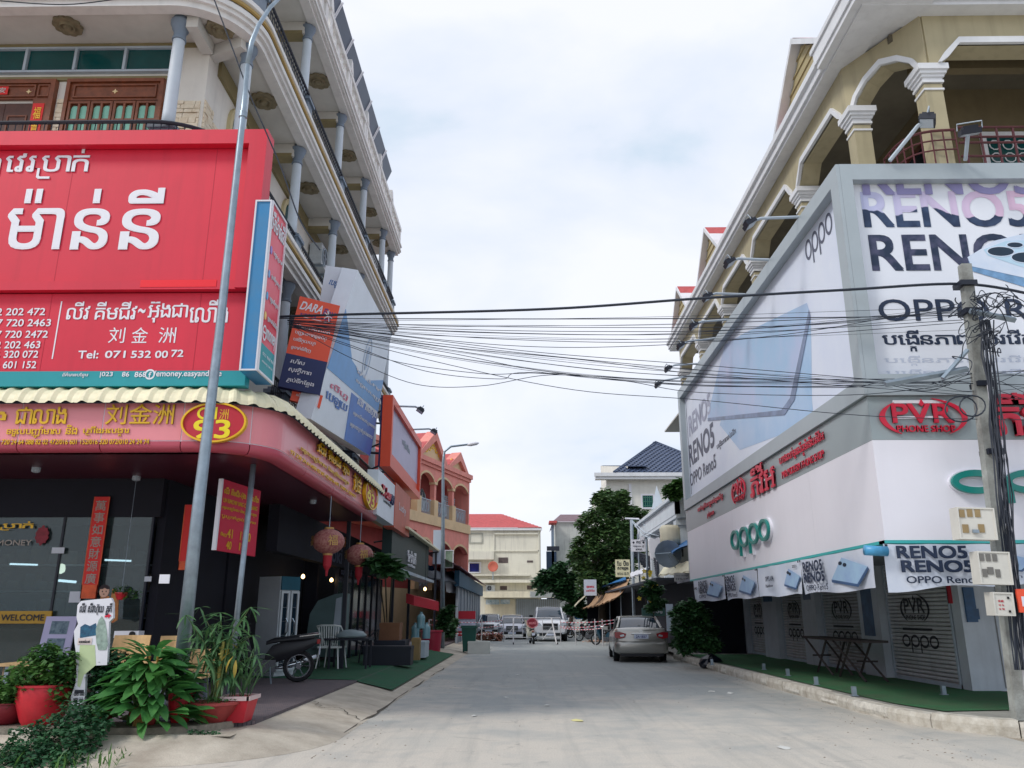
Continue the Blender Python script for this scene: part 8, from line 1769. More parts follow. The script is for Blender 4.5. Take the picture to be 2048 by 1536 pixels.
# ------------------------------------------------------------------ things on the left pavement
fy_ = 21.0
fr_ = thing('drinks_fridge', 'tall white glass-door drinks fridge with teal header in the shade', 'refrigerator', (-6.3, 20, .25))
fa = at(553, 1150, Y=19.6); 
FX0, FX1 = at(556, 1200, Y=19.6).x, at(598, 1200, Y=19.6).x
fq = Pl((-6.35, 18.6, .25), (1, .55, 0), (0, 0, 1))
fq = Pl((at(553, 1290, Y=19.0).x, 19.0, .25), (.62, 1, 0), (0, 0, 1)); fw = fq.uv(598, 1200)[0]; fh = fq.uv(556, 1152)[1]
wf = mat('fridge_white', (206, 214, 220), .4, var=.05)
obj('cabinet', MB().pb(fq, 0, fw, 0, fh, -.75, -.02), wf, fr_); obj('header', MB().pb(fq, .01, fw - .01, fh * .86, fh, -.02, .02), mat('fridge_teal', (40, 96, 116), .4, var=.1), fr_)
for k in range(2):
    a = fw * k / 2
    dd = obj('door', MB().frame(fq, a + .02, a + fw / 2 - .02, fh * .05, fh * .85, .05, -.02, .03), wf, fr_); obj('pane', MB().pb(fq, a + .06, a + fw / 2 - .06, fh * .07, fh * .83, -.01, .0), mat('fridge_glass', (30, 50, 66), .08, var=.3, scale=5), dd)
    obj('handle', MB().tube([fq.p(a + (fw / 2 - .1 if k == 0 else .1), fh * .4, .03), fq.p(a + (fw / 2 - .1 if k == 0 else .1), fh * .44, .1), fq.p(a + (fw / 2 - .1 if k == 0 else .1), fh * .53, .1), fq.p(a + (fw / 2 - .1 if k == 0 else .1), fh * .57, .03)], .015, 6), chrome, dd)
    for j in range(5): obj('shelf', MB().pb(fq, a + .07, a + fw / 2 - .07, fh * (.12 + j * .14), fh * (.125 + j * .14), -.005, .004), chrome, dd)
ds = thing('freezer', 'pale curved display freezer behind the white chair', 'freezer', (-5.4, 21.5, .25)); c_ = at(608, 1290, Y=22.5)
obj('cabinet', MB().pp(Pl((c_.x, 22.5, 0), (1, 0, 0), (0, 0, 1)), [(0, .5), (1.0, .5), (1.0, 2.15), (.75, 2.12), (.3, 1.95), (.1, 1.6)], -.8, 0), mat('freezer_grey', (96, 120, 122), .5, var=.1), ds)
obj('glass_lid', MB().pp(Pl((c_.x, 22.49, 0), (1, 0, 0), (0, 0, 1)), [(.75, .9), (.95, .9), (.95, 2.05), (.8, 2.0)], 0, .02), lightgrey, ds)
def spindle_chair(loc, rz, m_, label):
    t = thing('chair', label, 'chair', (0, 0, 0)); 
    obj('seat', MB().box(-.24, .24, -.24, .24, .43, .47), m_, t)
    for sx, sy in ((-1, -1), (1, -1), (-1, 1), (1, 1)): obj('leg', MB().tube([(sx * .2, sy * .2, .43), (sx * .25, sy * .25, 0)], [.018, .014], 6), m_, t)
    for k in range(9): x = -.22 + .055 * k; obj('spindle', MB().tube([(x * .85, -.22, .46), (x, -.27, .9)], .011, 5), m_, t)
    obj('top_rail', MB().tube([(-.27, -.26, .9), (-.15, -.3, .92), (.15, -.3, .92), (.27, -.26, .9)], .02, 6), m_, t); obj('arm', MB().tube([(-.27, -.26, .9), (-.27, .05, .66), (-.24, .2, .46)], .016, 5), m_, t); obj('arm', MB().tube([(.27, -.26, .9), (.27, .05, .66), (.24, .2, .46)], .016, 5), m_, t)
    t.location = loc; t.rotation_euler = (0, 0, rz); return t
c_ = at(662, 1336, Z=.26); wch = mat('white_chair', (236, 240, 240), .5, var=.03)
spindle_chair((c_.x, c_.y, .26), R(-8), wch, 'white spindle-back armchair on the green carpet edge').scale = (1.2, 1.2, 1.15); dch = mat('dark_chair', (30, 34, 48), .6, var=.05)
spindle_chair((c_.x - .6, c_.y + .9, .26), R(160), mat('grey_chair', (110, 118, 124), .5), 'grey armchair in the shade left of the white one')
spindle_chair((at(735, 1325, Z=.26).x, at(735, 1325, Z=.26).y, .26), R(100), dch, 'dark armchair under the second lantern')
tb = thing('table', 'dark cafe table stacked with white sacks behind white chair', 'table', (-4.6, 21.6, .26)); obj('tabletop', MB().box(-5.1, -3.95, 21.4, 22.2, .95, 1.0), dch, tb)
for x in (-5.0, -4.05):
    for y in (21.5, 22.1): obj('leg', MB().box(x, x + .05, y, y + .05, .26, .95), dch, tb)
def sack(label, c, r, m_, h=.25, seed=0):
    rg = random.Random(seed); vs = []; n_ = 14
    for rr_, z in ((.3, 0), (.95, .1), (1, .4), (.8, .8), (.35, 1.0), (.05, 1.04)):
        for k in range(n_): a = 2 * PI * k / n_; q = rr_ * r * rg.uniform(.88, 1.1); vs.append((c[0] + q * math.cos(a) * 1.3, c[1] + q * math.sin(a), c[2] + z * h + rg.uniform(-.01, .01)))
    tag(obj('sack', MB().add(vs, [(i * n_ + k, i * n_ + (k + 1) % n_, (i + 1) * n_ + (k + 1) % n_, (i + 1) * n_ + k) for i in range(5) for k in range(n_)]), m_, smooth=True), label, 'sack')
sack('pale plastic sack lying on top of the dark table', (-4.5, 21.7, 1.0), .33, mat('sack_pale', (140, 156, 162), .5, var=.1), .2, 1)
def cyl(name, label, cat, c, prof, m_, n_=18): tag(obj(name, MB().lathe(c, prof, n_), m_, smooth='auto'), label, cat)
def bx(name, label, cat, x, y, z, w, d, h, m_): tag(obj(name, MB().box(x - w / 2, x + w / 2, y - d / 2, y + d / 2, z, z + h).box(x - w / 2 - .01, x + w / 2 + .01, y - d / 2 - .01, y + d / 2 + .01, z + h * .82, z + h * .94), m_), label, cat)
c_ = at(862, 1306, Z=.12); 
cyl('bucket', 'red plastic tub standing at end of the green carpet', 'tub', (c_.x, c_.y, .16), [(.36, 0), (.42, .75), (.46, .76), (.46, .82), (.4, .82)], mat('red_plastic', (170, 32, 62), .4, var=.05))
c_ = at(800, 1312, Z=.25); bx('crate', 'dark grey crate stack on the carpet in the cafe shade', 'crate', -3.95, 25.2, .25, .9, .9, .6, mat('crate_dark', (32, 38, 54), .6, var=.1)); bx('carton', 'brown carton sitting on the dark crate', 'box', -4.0, 25.2, .85, .6, .6, .5, mat('carton', (130, 90, 64), .8, var=.1)); bx('yellow_box', 'narrow mustard box beside the crate', 'box', -3.3, 25.8, .25, .25, .3, .65, mat('mustard_box', (150, 126, 84), .7, var=.1))
bx('crate', 'low black crate with pale print in front of the cafe', 'crate', -3.75, 23.4, .25, 1.3, .6, .5, mat('crate_black', (20, 26, 40), .6, var=.1))
for k, (x, y) in enumerate(((-3.35, 27.2), (-3.6, 27.8), (-3.3, 28.4))):
    cyl('water_bottle', ['blue tinted water bottle nearest the red tub', 'second blue water bottle behind the first', 'third blue water bottle farthest back'][k], 'water bottle', (x, y, .25 + (.55 if k else .9)), [(.13, 0), (.14, .1), (.13, .2), (.14, .3), (.13, .38), (.05, .46), (.05, .52)], mat('bottle_blue', (120, 160, 170), .2, var=.1), 14)
bx('white_jerrycan', 'white square canister stack under the water bottles', 'canister', -3.4, 27.6, .25, .45, 1.2, .5, lightgrey)
c_ = at(938, 1305, Z=.03); wbn = thing('wheelie_bin', 'dark green wheelie bin at the pavement edge by white box', 'bin', (c_.x, c_.y, 0)); gb_ = mat('bin_green', (18, 84, 74), .5, var=.06); x, y = c_.x, c_.y
obj('body', MB().add([(x - .24, y - .24, .08), (x + .24, y - .24, .08), (x + .24, y + .24, .08), (x - .24, y + .24, .08), (x - .31, y - .33, 1.02), (x + .31, y - .33, 1.02), (x + .31, y + .33, 1.02), (x - .31, y + .33, 1.02)], [(0, 3, 2, 1), (4, 5, 6, 7), (0, 1, 5, 4), (1, 2, 6, 5), (2, 3, 7, 6), (3, 0, 4, 7)]), gb_, wbn); obj('lid', MB().box(x - .35, x + .35, y - .37, y + .35, 1.02, 1.09).box(x - .33, x + .33, y - .35, y + .33, 1.09, 1.13), gb_, wbn)
for s_ in (-1, 1): obj('wheel', MB().lathe((x + s_ * .25, y + .22, .1), [(.09, -.03), (.1, 0), (.09, .03)], 12, 'x'), black, wbn)
c_ = at(958, 1307, Z=0); bx('foam_box', 'white foam box on the road edge beside the green bin', 'box', c_.x, c_.y, 0, .92, .5, .5, mat('foam', (214, 216, 210), .8, var=.05))
c_ = at(998, 1282, Z=0); tag(obj('rubble_pile', leafcloud([(at(985, 1268, Y=52).x - .2, 52, .25, .9, .3)], 300, .3, 4), mat('rubble', (130, 84, 66), .9, var=.2)), 'reddish pile of rubble beside the far left parked car', 'rubble', kind='stuff')
tag(obj('rubble_pile', leafcloud([(at(1198, 1284, Z=0).x, at(1198, 1284, Z=0).y, .06, .8, .12)], 160, .2, 6), mat('rubble2', (196, 160, 140), .9, var=.2)), 'scatter of pale brick rubbish on the road by the motorbikes', 'rubble', kind='stuff')
# long wooden benches behind the plants
wb2 = mat('bench_wood', (204, 170, 122), .6, var=.12, scale=5)
def bench(label, x0, x1, Y_, zt_2, zb_=.25):
    t = thing('bench', label, 'bench', ((x0 + x1) / 2, Y_, .25)); n_ = 8; vs = []
    for i in range(n_ + 1):
        a = i / n_; yy_ = Y_ + .25 * math.sin(PI * a) * .6
        for z, o in ((.72, 0), (zt_2, .12)): vs.append((x0 + (x1 - x0) * a, yy_ + o, z))
    vs2 = [(x, y + .03, z) for x, y, z in vs]
    fs = [(2 * i, 2 * i + 2, 2 * i + 3, 2 * i + 1) for i in range(n_)]
    obj('backrest', MB().add(vs + vs2, fs + [tuple(k + len(vs) for k in f[::-1]) for f in fs] + [(2 * i + 1, 2 * i + 3, 2 * i + 3 + len(vs), 2 * i + 1 + len(vs)) for i in range(n_)]), wb2, t)
    obj('seat', MB().box(x0, x1, Y_ - .45, Y_ + .05, .66, .71), wb2, t)
    for x in (x0 + .08, x1 - .12): obj('leg', MB().box(x, x + .05, Y_ - .4, Y_ - .35, .25, .66).box(x, x + .05, Y_, Y_ + .05, .25, .72), steel, t)
    return t
def X_(x, Y_): return at(x, 1300, Y=Y_).x
bench('light wooden bench back left of the lamp post base', X_(218, 12.9), X_(292, 12.9), 12.9, 1.28)
bench('second light wooden bench back touching the lamp post', X_(312, 12.9), X_(372, 12.9), 12.9, 1.27)
bench('low tan bench right of the lamp post behind leaves', X_(378, 13.2), X_(430, 13.2), 13.2, 1.06)
bt = thing('bench_table', 'long low wooden counter top behind the left pots', 'table', (-8.6, 12.6, .25)); obj('tabletop', MB().box(X_(5, 12.4), X_(345, 12.4), 12.3, 12.9, .86, .9), wb2, bt); obj('panel', MB().box(X_(12, 12.4), X_(90, 12.4), 12.4, 12.45, .3, .86), mat('panel_tan', (150, 128, 104), .7, var=.1), bt)
for x in (X_(20, 12.4), X_(330, 12.4)): obj('leg', MB().box(x, x + .06, 12.35, 12.41, .25, .86), steel, bt)
rd_ = thing('radio', 'small white box radio standing on the bench behind plants', 'radio', at(250, 1265, Y=13.6)); q = FY(13.6); r_ = q.rect(228, 1262, 277, 1276); obj('casing', MB().pb(q, *r_, -.2, 0), whiteclean, rd_); obj('speaker', MB().pp(q, ell(r_[1] - .1, (r_[2] + r_[3]) / 2, .05, .05), 0, .02), black, rd_)
# ================================================================== POTTED PLANTS BY THE STEP
potred = mat('pot_red', (206, 40, 54), .45, var=.1, scale=5, streak=.25); potterra = mat('pot_terracotta', (160, 62, 60), .6, var=.12, scale=6, streak=.2); soil = mat('pot_soil', (60, 48, 38), .95, var=.2, scale=20)
lg1 = leafmat('leaf_green', (92, 152, 76), (48, 108, 56), .3); lg2 = leafmat('leaf_bamboo', (104, 146, 92), (56, 102, 70), .35); lg3 = leafmat('leaf_bush', (98, 142, 66), (42, 86, 52), .3); lg4 = leafmat('leaf_vine', (62, 112, 70), (34, 74, 52), .25); ylw = leafmat('leaf_yellow', (190, 170, 70), (150, 120, 60), .3)
stemm = mat('stem_green', (84, 104, 60), .7, var=.1)
def pot(c, r, h, m_, par, shape='tall'):
    prof = {'tall': [(r * .62, 0), (r * .72, h * .1), (r * .95, h * .55), (r, h * .85), (r * .98, h * .93), (r * 1.04, h * .94), (r * 1.04, h), (r * .92, h)], 'bowl': [(r * .5, 0), (r * .55, h * .08), (r * .85, h * .5), (r, h * .85), (r * 1.1, h * .88), (r * 1.1, h), (r, h)]}[shape]
    p = obj('pot', MB().lathe(c, prof, 28), m_, par, 'auto'); obj('soil', MB().lathe(c, [(r * .93, h * .9), (r * .9, h * .96), (r * .3, h * .98)], 18), soil, p); return p
def W_at(px, py, Y): return at(px, py, Y=Y)
def bushy(label, px, Y, pr, ph, blobs, n, size, m_, seed, pm, shape='tall', z=.27, plinth=None):
    x = W_at(px, 1420, Y).x; t = thing('potted_plant', label, 'potted plant', (x, Y, z)); pot((x, Y, z), pr, ph, pm, t, shape)
    bl = []
    for bx_, by_, r_ in blobs: c_ = W_at(bx_, by_, Y + ((bx_ * 3 + by_) % 5 - 2) * .06); k = (c_ - EYE).length / FOC; bl.append((c_.x, c_.y, c_.z, r_ * k, r_ * k))
    st = MB()
    for b in bl: st.tube([(x, Y, z + ph * .9), ((x + b[0]) / 2 + .03, Y, (z + ph + b[2]) / 2), b[:3]], [.014, .01, .005], 4)
    obj('stem', st, stemm, t); obj('foliage', leafcloud(bl, n, size, seed), m_, t, kind='stuff'); return t, x
cb_ = W_at(52, 1475, 10.28)
tag(obj('concrete_block', MB().box(W_at(28, 1475, 10.25).x, W_at(70, 1475, 10.25).x, 10.15, 10.45, 0, .27), conc2), 'rough concrete block under the tall red pot', 'block')
bushy('leafy bush in the tall bright red pot standing on a concrete block', 85, 10.75, .335, .48, [(70, 1345, 34), (105, 1330, 30), (40, 1365, 26), (90, 1310, 22), (130, 1345, 24), (60, 1385, 22), (120, 1380, 22), (145, 1320, 16), (30, 1385, 18), (10, 1385, 16)], 3600, .075, lg3, 21, potred)
bushy('bush in the low dark red pot cut by the left picture edge', 5, 10.8, .33, .26, [(0, 1400, 22), (20, 1392, 18), (-20, 1385, 26)], 1200, .07, lg3, 22, mat('pot_dark_red', (140, 34, 48), .5, var=.1), 'tall')
bushy('dark leafy climber in the small hidden pot right of the white cutout sign', 205, 10.95, .16, .2, [(200, 1310, 20), (215, 1345, 26), (190, 1350, 22), (235, 1325, 22), (225, 1380, 26), (195, 1390, 20), (250, 1350, 18), (255, 1390, 18), (180, 1320, 10)], 2800, .07, lg4, 23, potterra)
bushy('small dark plant in the bright red pot beside the broad leaves', 362, 11.0, .17, .36, [(372, 1372, 14), (385, 1385, 12), (360, 1385, 12), (350, 1350, 16), (330, 1340, 16)], 900, .06, lg4, 24, potred)
# broad-leaved plant: each leaf a part
Yd = 10.75; x = W_at(292, 1420, Yd).x
dp = thing('potted_plant', 'broad-leaved glossy plant spreading in front of the lamp post, dry stalks below', 'potted plant', (x, Yd, .27)); pot((x, Yd, .27), .2, .22, potterra, dp)
def leafproto(name, L_, w, droop, m_, par, segs=5, fold=.18): 
    o = obj(name, MB().leaf((0, 0, 0), (1, 0, 0), L_, w, droop, segs, fold), m_, None, True); o.parent = par; return o
rg = random.Random(31); pro = []
for k in range(230):
    f = rg.random(); az = rg.uniform(0, 2 * PI); rr_ = .1 + .44 * f; el_ = rg.uniform(-.35, .8) * (1 - f * .45); z_ = .06 + (1 - f) * .68 + rg.uniform(-.08, .22)
    loc = (rr_ * .8 * math.cos(az), rr_ * .55 * math.sin(az), z_); s_ = rg.uniform(.8, 1.25)
    if k < 4: o = leafproto('leaf', .40, .125, (.5, .8, 1.1, .65)[k], lg1, dp); pro.append(o); o.location = loc; o.rotation_euler = (rg.uniform(-.4, .4), -el_, az)
    else: piece(pro[k % 4], loc, (rg.uniform(-.5, .5), -el_, az), (s_, s_, s_))
for k in range(8):
    az = rg.uniform(0, 2 * PI); o = piece(pro[2], (.1 * math.cos(az), .1 * math.sin(az) - .05, .25), (0, .9, az - 1.2), (.9, .7, .9))
st = MB()
for k in range(9): az = k * .7; st.tube([(x + .05 * math.cos(az), Yd + .05 * math.sin(az), .27), (x + .16 * math.cos(az), Yd + .1 * math.sin(az), .55), (x + .3 * math.cos(az), Yd + .2 * math.sin(az), .95)], [.02, .015, .008], 6)
obj('stem', st, stemm, dp)
dry = MB()
for k in range(6): dry.tube([(x - .06 + .03 * k, Yd - .2, .05), (x - .05 + .028 * k, Yd - .16, .35), (x - .03 + .02 * k, Yd - .1, .55)], [.018, .016, .01], 5)
obj('dry_stalk', dry, mat('dry_stalk', (150, 116, 60), .8, var=.2, scale=12), dp)
fl2 = MB()
for px_ in (275, 300, 316): c_ = W_at(px_, 1312, Yd); fl2.tube([(x, Yd, .7), c_ - Vector((0, 0, .12)), c_], [.008, .008, .016], 6)
obj('flower_spike', fl2, mat('spike_ochre', (170, 130, 50), .7, var=.1), dp)
# bamboo-like plant in the terracotta bowl
Yb2 = 11.05; x = W_at(428, 1420, Yb2).x
bp_ = thing('potted_plant', 'tall bamboo-like plant with drooping narrow leaves in the terracotta bowl', 'potted plant', (x, Yb2, .27)); pot((x, Yb2, .27), .30, .24, potterra, bp_, 'bowl')
rg = random.Random(41); pro = []; stm = MB(); tips = []
canes = [((372, 1230), .4), ((400, 1215), .3), ((420, 1250), .2), ((440, 1225), .3), ((470, 1240), .3), ((500, 1215), .4), ((478, 1290), .2), ((505, 1270), .3), ((395, 1270), .2), ((455, 1265), .1), ((380, 1300), .2), ((488, 1330), .1), ((470, 1350), .1), ((430, 1290), 0), ((410, 1310), 0), ((512, 1310), 0)]
for (q, _k) in canes:
    c_ = W_at(q[0], q[1], Yb2 + rg.uniform(-.2, .2)); b_ = Vector((x + rg.uniform(-.1, .1), Yb2 + rg.uniform(-.1, .1), .5)); m_ = b_.lerp(c_, .55) + Vector((-.25 * (c_.x - b_.x), 0, .12)); stm.tube([b_, m_, c_], [.009, .007, .004], 5)
    for f in (1.0, .86, .7, .55): tips.append((m_.lerp(c_, (f - .5) * 2) if f > .5 else m_, f))
obj('stem', stm, stemm, bp_)
ct = MB(); c0 = Vector((x + .02, Yb2, .5)); ct.tube([c0, c0 + Vector((-.0, 0, .35)), c0 + Vector((.02, 0, .75))], [.028, .026, .02], 8)
for k in range(9): z_ = .52 + k * .08; ct.lathe((x + .02, Yb2, z_), [(.028, 0), (.036, .012), (.028, .024)], 8)
obj('trunk', ct, mat('cane_yellow', (170, 160, 84), .6, var=.15, scale=14), bp_)
k = 0
for tp_, f in tips:
    for j in range(6):
        az = rg.uniform(0, 2 * PI); el_ = rg.uniform(-1.0, .3); loc = tp_ - Vector((x, Yb2, .27)); s_ = rg.uniform(.65, 1.2)
        if k < 3: o = leafproto('leaf', .27, .034, (.5, .9, .3)[k], lg2, bp_, 3, .1); pro.append(o); o.location = loc; o.rotation_euler = (0, -el_, az)
        else: piece(pro[k % 3], loc, (rg.uniform(-.4, .4), -el_, az), (s_, s_ * rg.uniform(.8, 1.3), s_))
        k += 1
for j in range(5): o = leafproto('dry_leaf', .22, .05, .9, ylw, bp_, 3) if j == 0 else piece(o, (0, 0, 0)); o.location = (.1 + .04 * j, -.1, .95 - .05 * j); o.rotation_euler = (0, .3 * j, 1 + j)
obj('moss', leafcloud([(x, Yb2, .52, .26, .06)], 260, .05, 5), lg3, bp_, kind='stuff')
# shoots in the red box
xb = W_at(478, 1405, 11.25).x; bxp = thing('planter_box', 'battered red foam box planter right of the terracotta bowl', 'planter', (xb, 11.25, .25)); rbx = mat('red_foam_box', (200, 36, 52), .5, var=.1)
obj('box', MB().add([(xb - .15, 11.08, .25), (xb + .13, 11.08, .25), (xb + .13, 11.42, .25), (xb - .15, 11.42, .25), (xb - .19, 11.03, .55), (xb + .19, 11.03, .55), (xb + .19, 11.47, .55), (xb - .19, 11.47, .55)], [(0, 3, 2, 1), (0, 1, 5, 4), (1, 2, 6, 5), (2, 3, 7, 6), (3, 0, 4, 7), (4, 5, 6, 7)]), rbx, bxp)
obj('rim', MB().box(xb - .2, xb + .2, 11.02, 11.06, .52, .57).box(xb + .17, xb + .21, 11.02, 11.48, .52, .57).box(xb - .2, xb + .2, 11.44, 11.48, .52, .57).box(xb - .21, xb - .17, 11.06, 11.44, .52, .57), mat('box_rim', (214, 190, 190), .5, var=.1), bxp)
sh_ = MB(); rg = random.Random(51)
for k in range(26): b_ = Vector((xb + rg.uniform(-.12, .12), 11.25 + rg.uniform(-.12, .12), .52)); sh_.leaf(b_, (rg.uniform(-.4, .5), rg.uniform(-.4, .4), 1), rg.uniform(.35, .7), .03, rg.uniform(.2, 1.0), 4, .1)
obj('shoots', sh_, lg2, bxp, kind='stuff'); 
lettering([('Coca', (xb - .1, xb + .12, .36, .43), .03)], FY(11.05), whiteclean, bxp, d=.004) if False else None
# vines and weeds spilling over the step
vin = leafcloud([(W_at(px_, py_, 10.3 - (py_ - 1400) * .004).x, 10.35 - (py_ - 1400) * .0065, W_at(px_, py_, 10.35 - (py_ - 1400) * .0065).z, r_ * .0075, r_ * .0062) for px_, py_, r_ in ((70, 1480, 28), (110, 1455, 26), (150, 1440, 26), (185, 1435, 24), (140, 1490, 34), (90, 1515, 34), (50, 1520, 26), (185, 1475, 26), (170, 1515, 28), (120, 1530, 26), (30, 1505, 18), (210, 1450, 14), (140, 1415, 16), (60, 1545, 30), (160, 1545, 26))], 5200, .062, 61)
tag(obj('creeper', vin, lg4, kind='stuff'), 'tangle of creeping weeds spilling down the step at lower left', 'weeds', kind='stuff')
wd = MB(); rg = random.Random(71)
for k in range(160): c_ = (W_at(rg.uniform(0, 240), 1530, 9.5).x, 9.2 + rg.random() * .9, .0); wd.leaf(c_, (rg.uniform(-.5, .5), rg.uniform(-.5, .5), 1), rg.uniform(.08, .22), .02, .8, 3, .1)
tag(obj('grass_tuft', wd, lg3, kind='stuff'), 'fine grass tufts along the foot of the step at lower left', 'grass', kind='stuff')
wd = leafcloud([(W_at(397, 1448, 10.6).x, 10.5, .22, .09, .03), (W_at(430, 1452, 10.6).x, 10.5, .2, .12, .03), (W_at(232, 1475, 10.4).x, 10.38, .15, .06, .08)], 220, .04, 62)
tag(obj('weed_patch', wd, lg4, kind='stuff'), 'little dark weeds in the step crack below the terracotta bowl', 'weeds', kind='stuff')
# white cutout sign among the pots
cp_ = FY(10.62); U_ = lambda x, y: cp_.uv(x, y)
sgn_ = thing('cutout_sign', 'tall white cutout guesthouse sign with red arrow among the pots', 'sign', cp_.p(*U_(155, 1410)))
outl = [U_(x, y) for x, y in ((144, 1410), (141, 1395), (150, 1370), (153, 1350), (151, 1300), (149, 1285), (148, 1262), (156, 1248), (153, 1235), (155, 1210), (162, 1202), (180, 1200), (200, 1198), (222, 1196), (226, 1206), (226, 1236), (218, 1244), (216, 1290), (214, 1330), (172, 1332), (171, 1350), (170, 1380), (168, 1405), (155, 1411))]
obj('board', MB().pp(cp_, outl, -.05, 0), whiteclean, sgn_)
obj('green_print', MB().pp(cp_, [U_(x, y) for x, y in ((160, 1290), (190, 1290), (192, 1330), (168, 1350), (160, 1375), (155, 1372))], .001, .003), mat('pale_green_print', (190, 206, 160), .6, var=.08), sgn_)
obj('lake_print', MB().pp(cp_, [U_(x, y) for x, y in ((161, 1254), (170, 1248), (180, 1252), (192, 1246), (196, 1270), (160, 1276))], .001, .003), mat('lake_print', (40, 110, 140), .5, var=.4, scale=18, c2=(26, 50, 84)), sgn_)
obj('guest_print', MB().pp(cp_, [U_(x, y) for x, y in ((193, 1285), (192, 1258), (198, 1240), (204, 1232), (210, 1242), (214, 1262), (216, 1290), (212, 1300), (197, 1300))], .003, .006), mat('grey_shirt_print', (150, 170, 160), .6, var=.2, scale=20), sgn_)
ar = [U_(x, y) for x, y in ((210, 1231), (217, 1230), (217, 1227), (223, 1231), (217, 1237), (217, 1234), (210, 1235))]; obj('arrow', MB().pp(cp_, ar, .006, .009), redletter, sgn_)
r_ = cp_.rect(160, 1206, 224, 1230); lettering([('លីវ ស៊ីវហ៊ុយ គ្រូតី', r_, .035)], cp_, mat('ink_black', (30, 34, 48), .6, var=0), sgn_, d=.004)
r_ = cp_.rect(156, 1276, 184, 1289); obj('label_plate', MB().pb(cp_, *r_, .004, .007), mat('pale_pink_plate', (220, 204, 200), .6, var=0), sgn_); lettering([('សាលាសំណាក់', (r_[0] + .02, r_[1] - .02, r_[2] + .02, r_[3] - .02), .02)], cp_, navyblack, sgn_, d=.009)
r_ = cp_.rect(148, 1378, 168, 1405); lettering([('០១២ ៦៦៦', (r_[0], r_[1], r_[2] + .08, r_[2] + .13), .02), ('០៩៧ ៤៤៤', (r_[0], r_[1], r_[2] + .01, r_[2] + .06), .02)], cp_, navyblack, sgn_, d=.004); obj('foot_print', MB().pb(cp_, r_[0] + .0, r_[1] - .01, r_[3] - .05, r_[3] - .01, .002, .004), navyblack, sgn_)
# hanging cardboard child figure with a gold scroll
cf_ = FY(14.2); U_ = lambda x, y: cf_.uv(x, y); fg = thing('paper_figure', 'flat paper child figure with gold scroll behind the white cutout sign', 'decoration', cf_.p(*U_(215, 1245)))
obj('scroll', MB().pp(cf_, [U_(x, y) for x, y in ((226, 1178), (233, 1180), (234, 1195), (238, 1196), (236, 1240), (226, 1246), (218, 1240), (222, 1200))], 0, .02), mat('gold_paper', (196, 140, 60), .5, var=.3, scale=14, c2=(160, 70, 40)), fg)
obj('body', MB().pp(cf_, [U_(x, y) for x, y in ((203, 1192), (220, 1192), (224, 1240), (200, 1240))], .02, .03), mat('gold_robe', (190, 120, 60), .6, var=.2, scale=10), fg)
hc = U_(211, 1183); obj('head', MB().pp(cf_, ell(hc[0], hc[1], .085, .1, 20), .03, .045), mat('paper_skin', (214, 170, 148), .7, var=0), fg); obj('hair', MB().pp(cf_, ell(hc[0], hc[1] + .03, .092, .085, 20, .1, PI - .1) + [(hc[0] - .03, hc[1] + .04), (hc[0], hc[1] + .06), (hc[0] + .04, hc[1] + .04)], .045, .05), mat('paper_hair', (40, 26, 30), .7, var=0), fg)
obj('face', MB().pp(cf_, ell(hc[0] - .03, hc[1], .01, .014, 8), .046, .048).pp(cf_, ell(hc[0] + .035, hc[1], .01, .014, 8), .046, .048).pp(cf_, ell(hc[0], hc[1] - .045, .018, .008, 8), .046, .048), mat('paper_hair', (40, 26, 30), .7), fg)
# small hanging pot
c_ = at(243, 1185, Y=14.0); hp_ = thing('hanging_pot', 'small red hanging pot of trailing leaves near the shop glass', 'hanging plant', c_)
obj('pot', MB().lathe(c_, [(.06, -.12), (.1, -.02), (.1, 0)], 12), potred, hp_); obj('foliage', leafcloud([(c_.x, c_.y, c_.z + .05, .14, .08), (c_.x + .2, c_.y, c_.z - .02, .14, .08)], 160, .06, 9), lg3, hp_, kind='stuff'); obj('wire', MB().tube([c_, (c_.x, c_.y, 3.98)], .004, 4), steel, hp_)
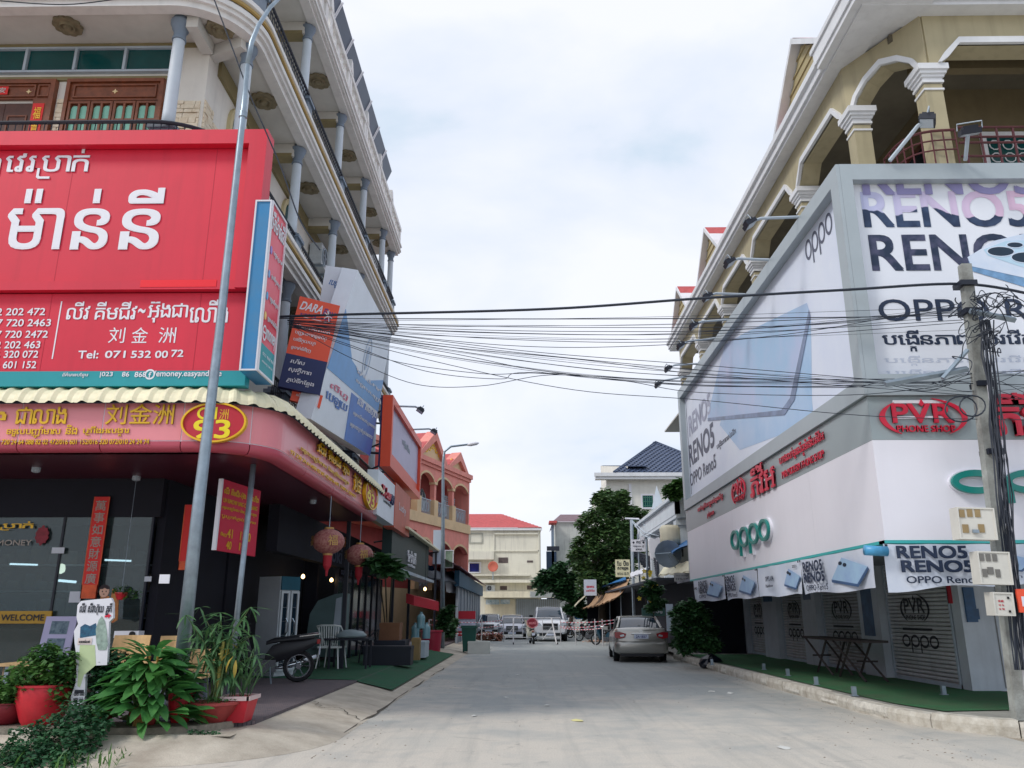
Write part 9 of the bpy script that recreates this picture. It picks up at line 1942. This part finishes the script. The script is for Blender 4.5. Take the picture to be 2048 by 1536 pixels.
# litter and stains on the road
rg = random.Random(81)
for k, (x_, y_, s_, lb) in enumerate(((1155, 1441, .1, 'pale yellow flattened scrap of paper in the middle of the road'), (1570, 1496, .09, 'small white scrap in the lower right of the road'), (1460, 1386, .08, 'white speck of litter below the kerb on the right'), (1095, 1411, .07, 'tiny grey scrap in the centre of the road'), (1035, 1350, .07, 'small pale scrap on the road left of centre'), (948, 1432, .06, 'tiny scrap near the concrete apron'), (1422, 1383, .09, 'pale chip on the road right of the sedan'), (1012, 1395, .05, 'small dark pebble on the road'), (1880, 1445, .06, 'small pale chip close to the kerb corner'))):
    c_ = at(x_, y_, Z=.005); n_ = 7; P_2 = [(c_.x + s_ * rg.uniform(.5, 1.2) * math.cos(2 * PI * i / n_), c_.y + s_ * 1.6 * rg.uniform(.5, 1.2) * math.sin(2 * PI * i / n_), .004 + rg.random() * .014) for i in range(n_)]
    mb = MB().add(P_2 + [(a, b_, z - .004) for a, b_, z in P_2] + [(c_.x, c_.y, .024)], [(i, (i + 1) % n_, 2 * n_) for i in range(n_)] + [(i, i + n_, (i + 1) % n_ + n_, (i + 1) % n_) for i in range(n_)])
    tag(obj('litter', mb, mat('scrap_yellow', (220, 214, 150), .8) if k == 0 else mat('scrap_white', (210, 210, 206), .8)), lb, 'litter', 'litter on the road')
pb2 = random.Random(91); pbm = MB()
for k in range(380):
    side_ = pb2.random(); x_ = pb2.gauss(-2.4, .35) if side_ < .4 else pb2.gauss(5.2, .25) if side_ < .8 else pb2.uniform(-2, 5.3); y_ = 10 + pb2.random() ** 1.6 * 30; s_ = pb2.uniform(.005, .016)
    if side_ < .4: x_ = max(x_, -2.45)
    if side_ >= .4 and side_ < .8: x_ = min(x_, 5.45)
    pbm.add([(x_ - s_, y_ - s_, 0), (x_ + s_, y_ - s_ * .7, 0), (x_ + s_ * .8, y_ + s_, 0), (x_ - s_ * .9, y_ + s_, 0), (x_, y_, s_ * .7)], [(0, 1, 4), (1, 2, 4), (2, 3, 4), (3, 0, 4)])
tag(obj('grit', pbm, mat('grit', (140, 130, 116), .9, var=.2, scale=30)), 'loose grit and pebbles along the road edges', 'grit', kind='stuff')
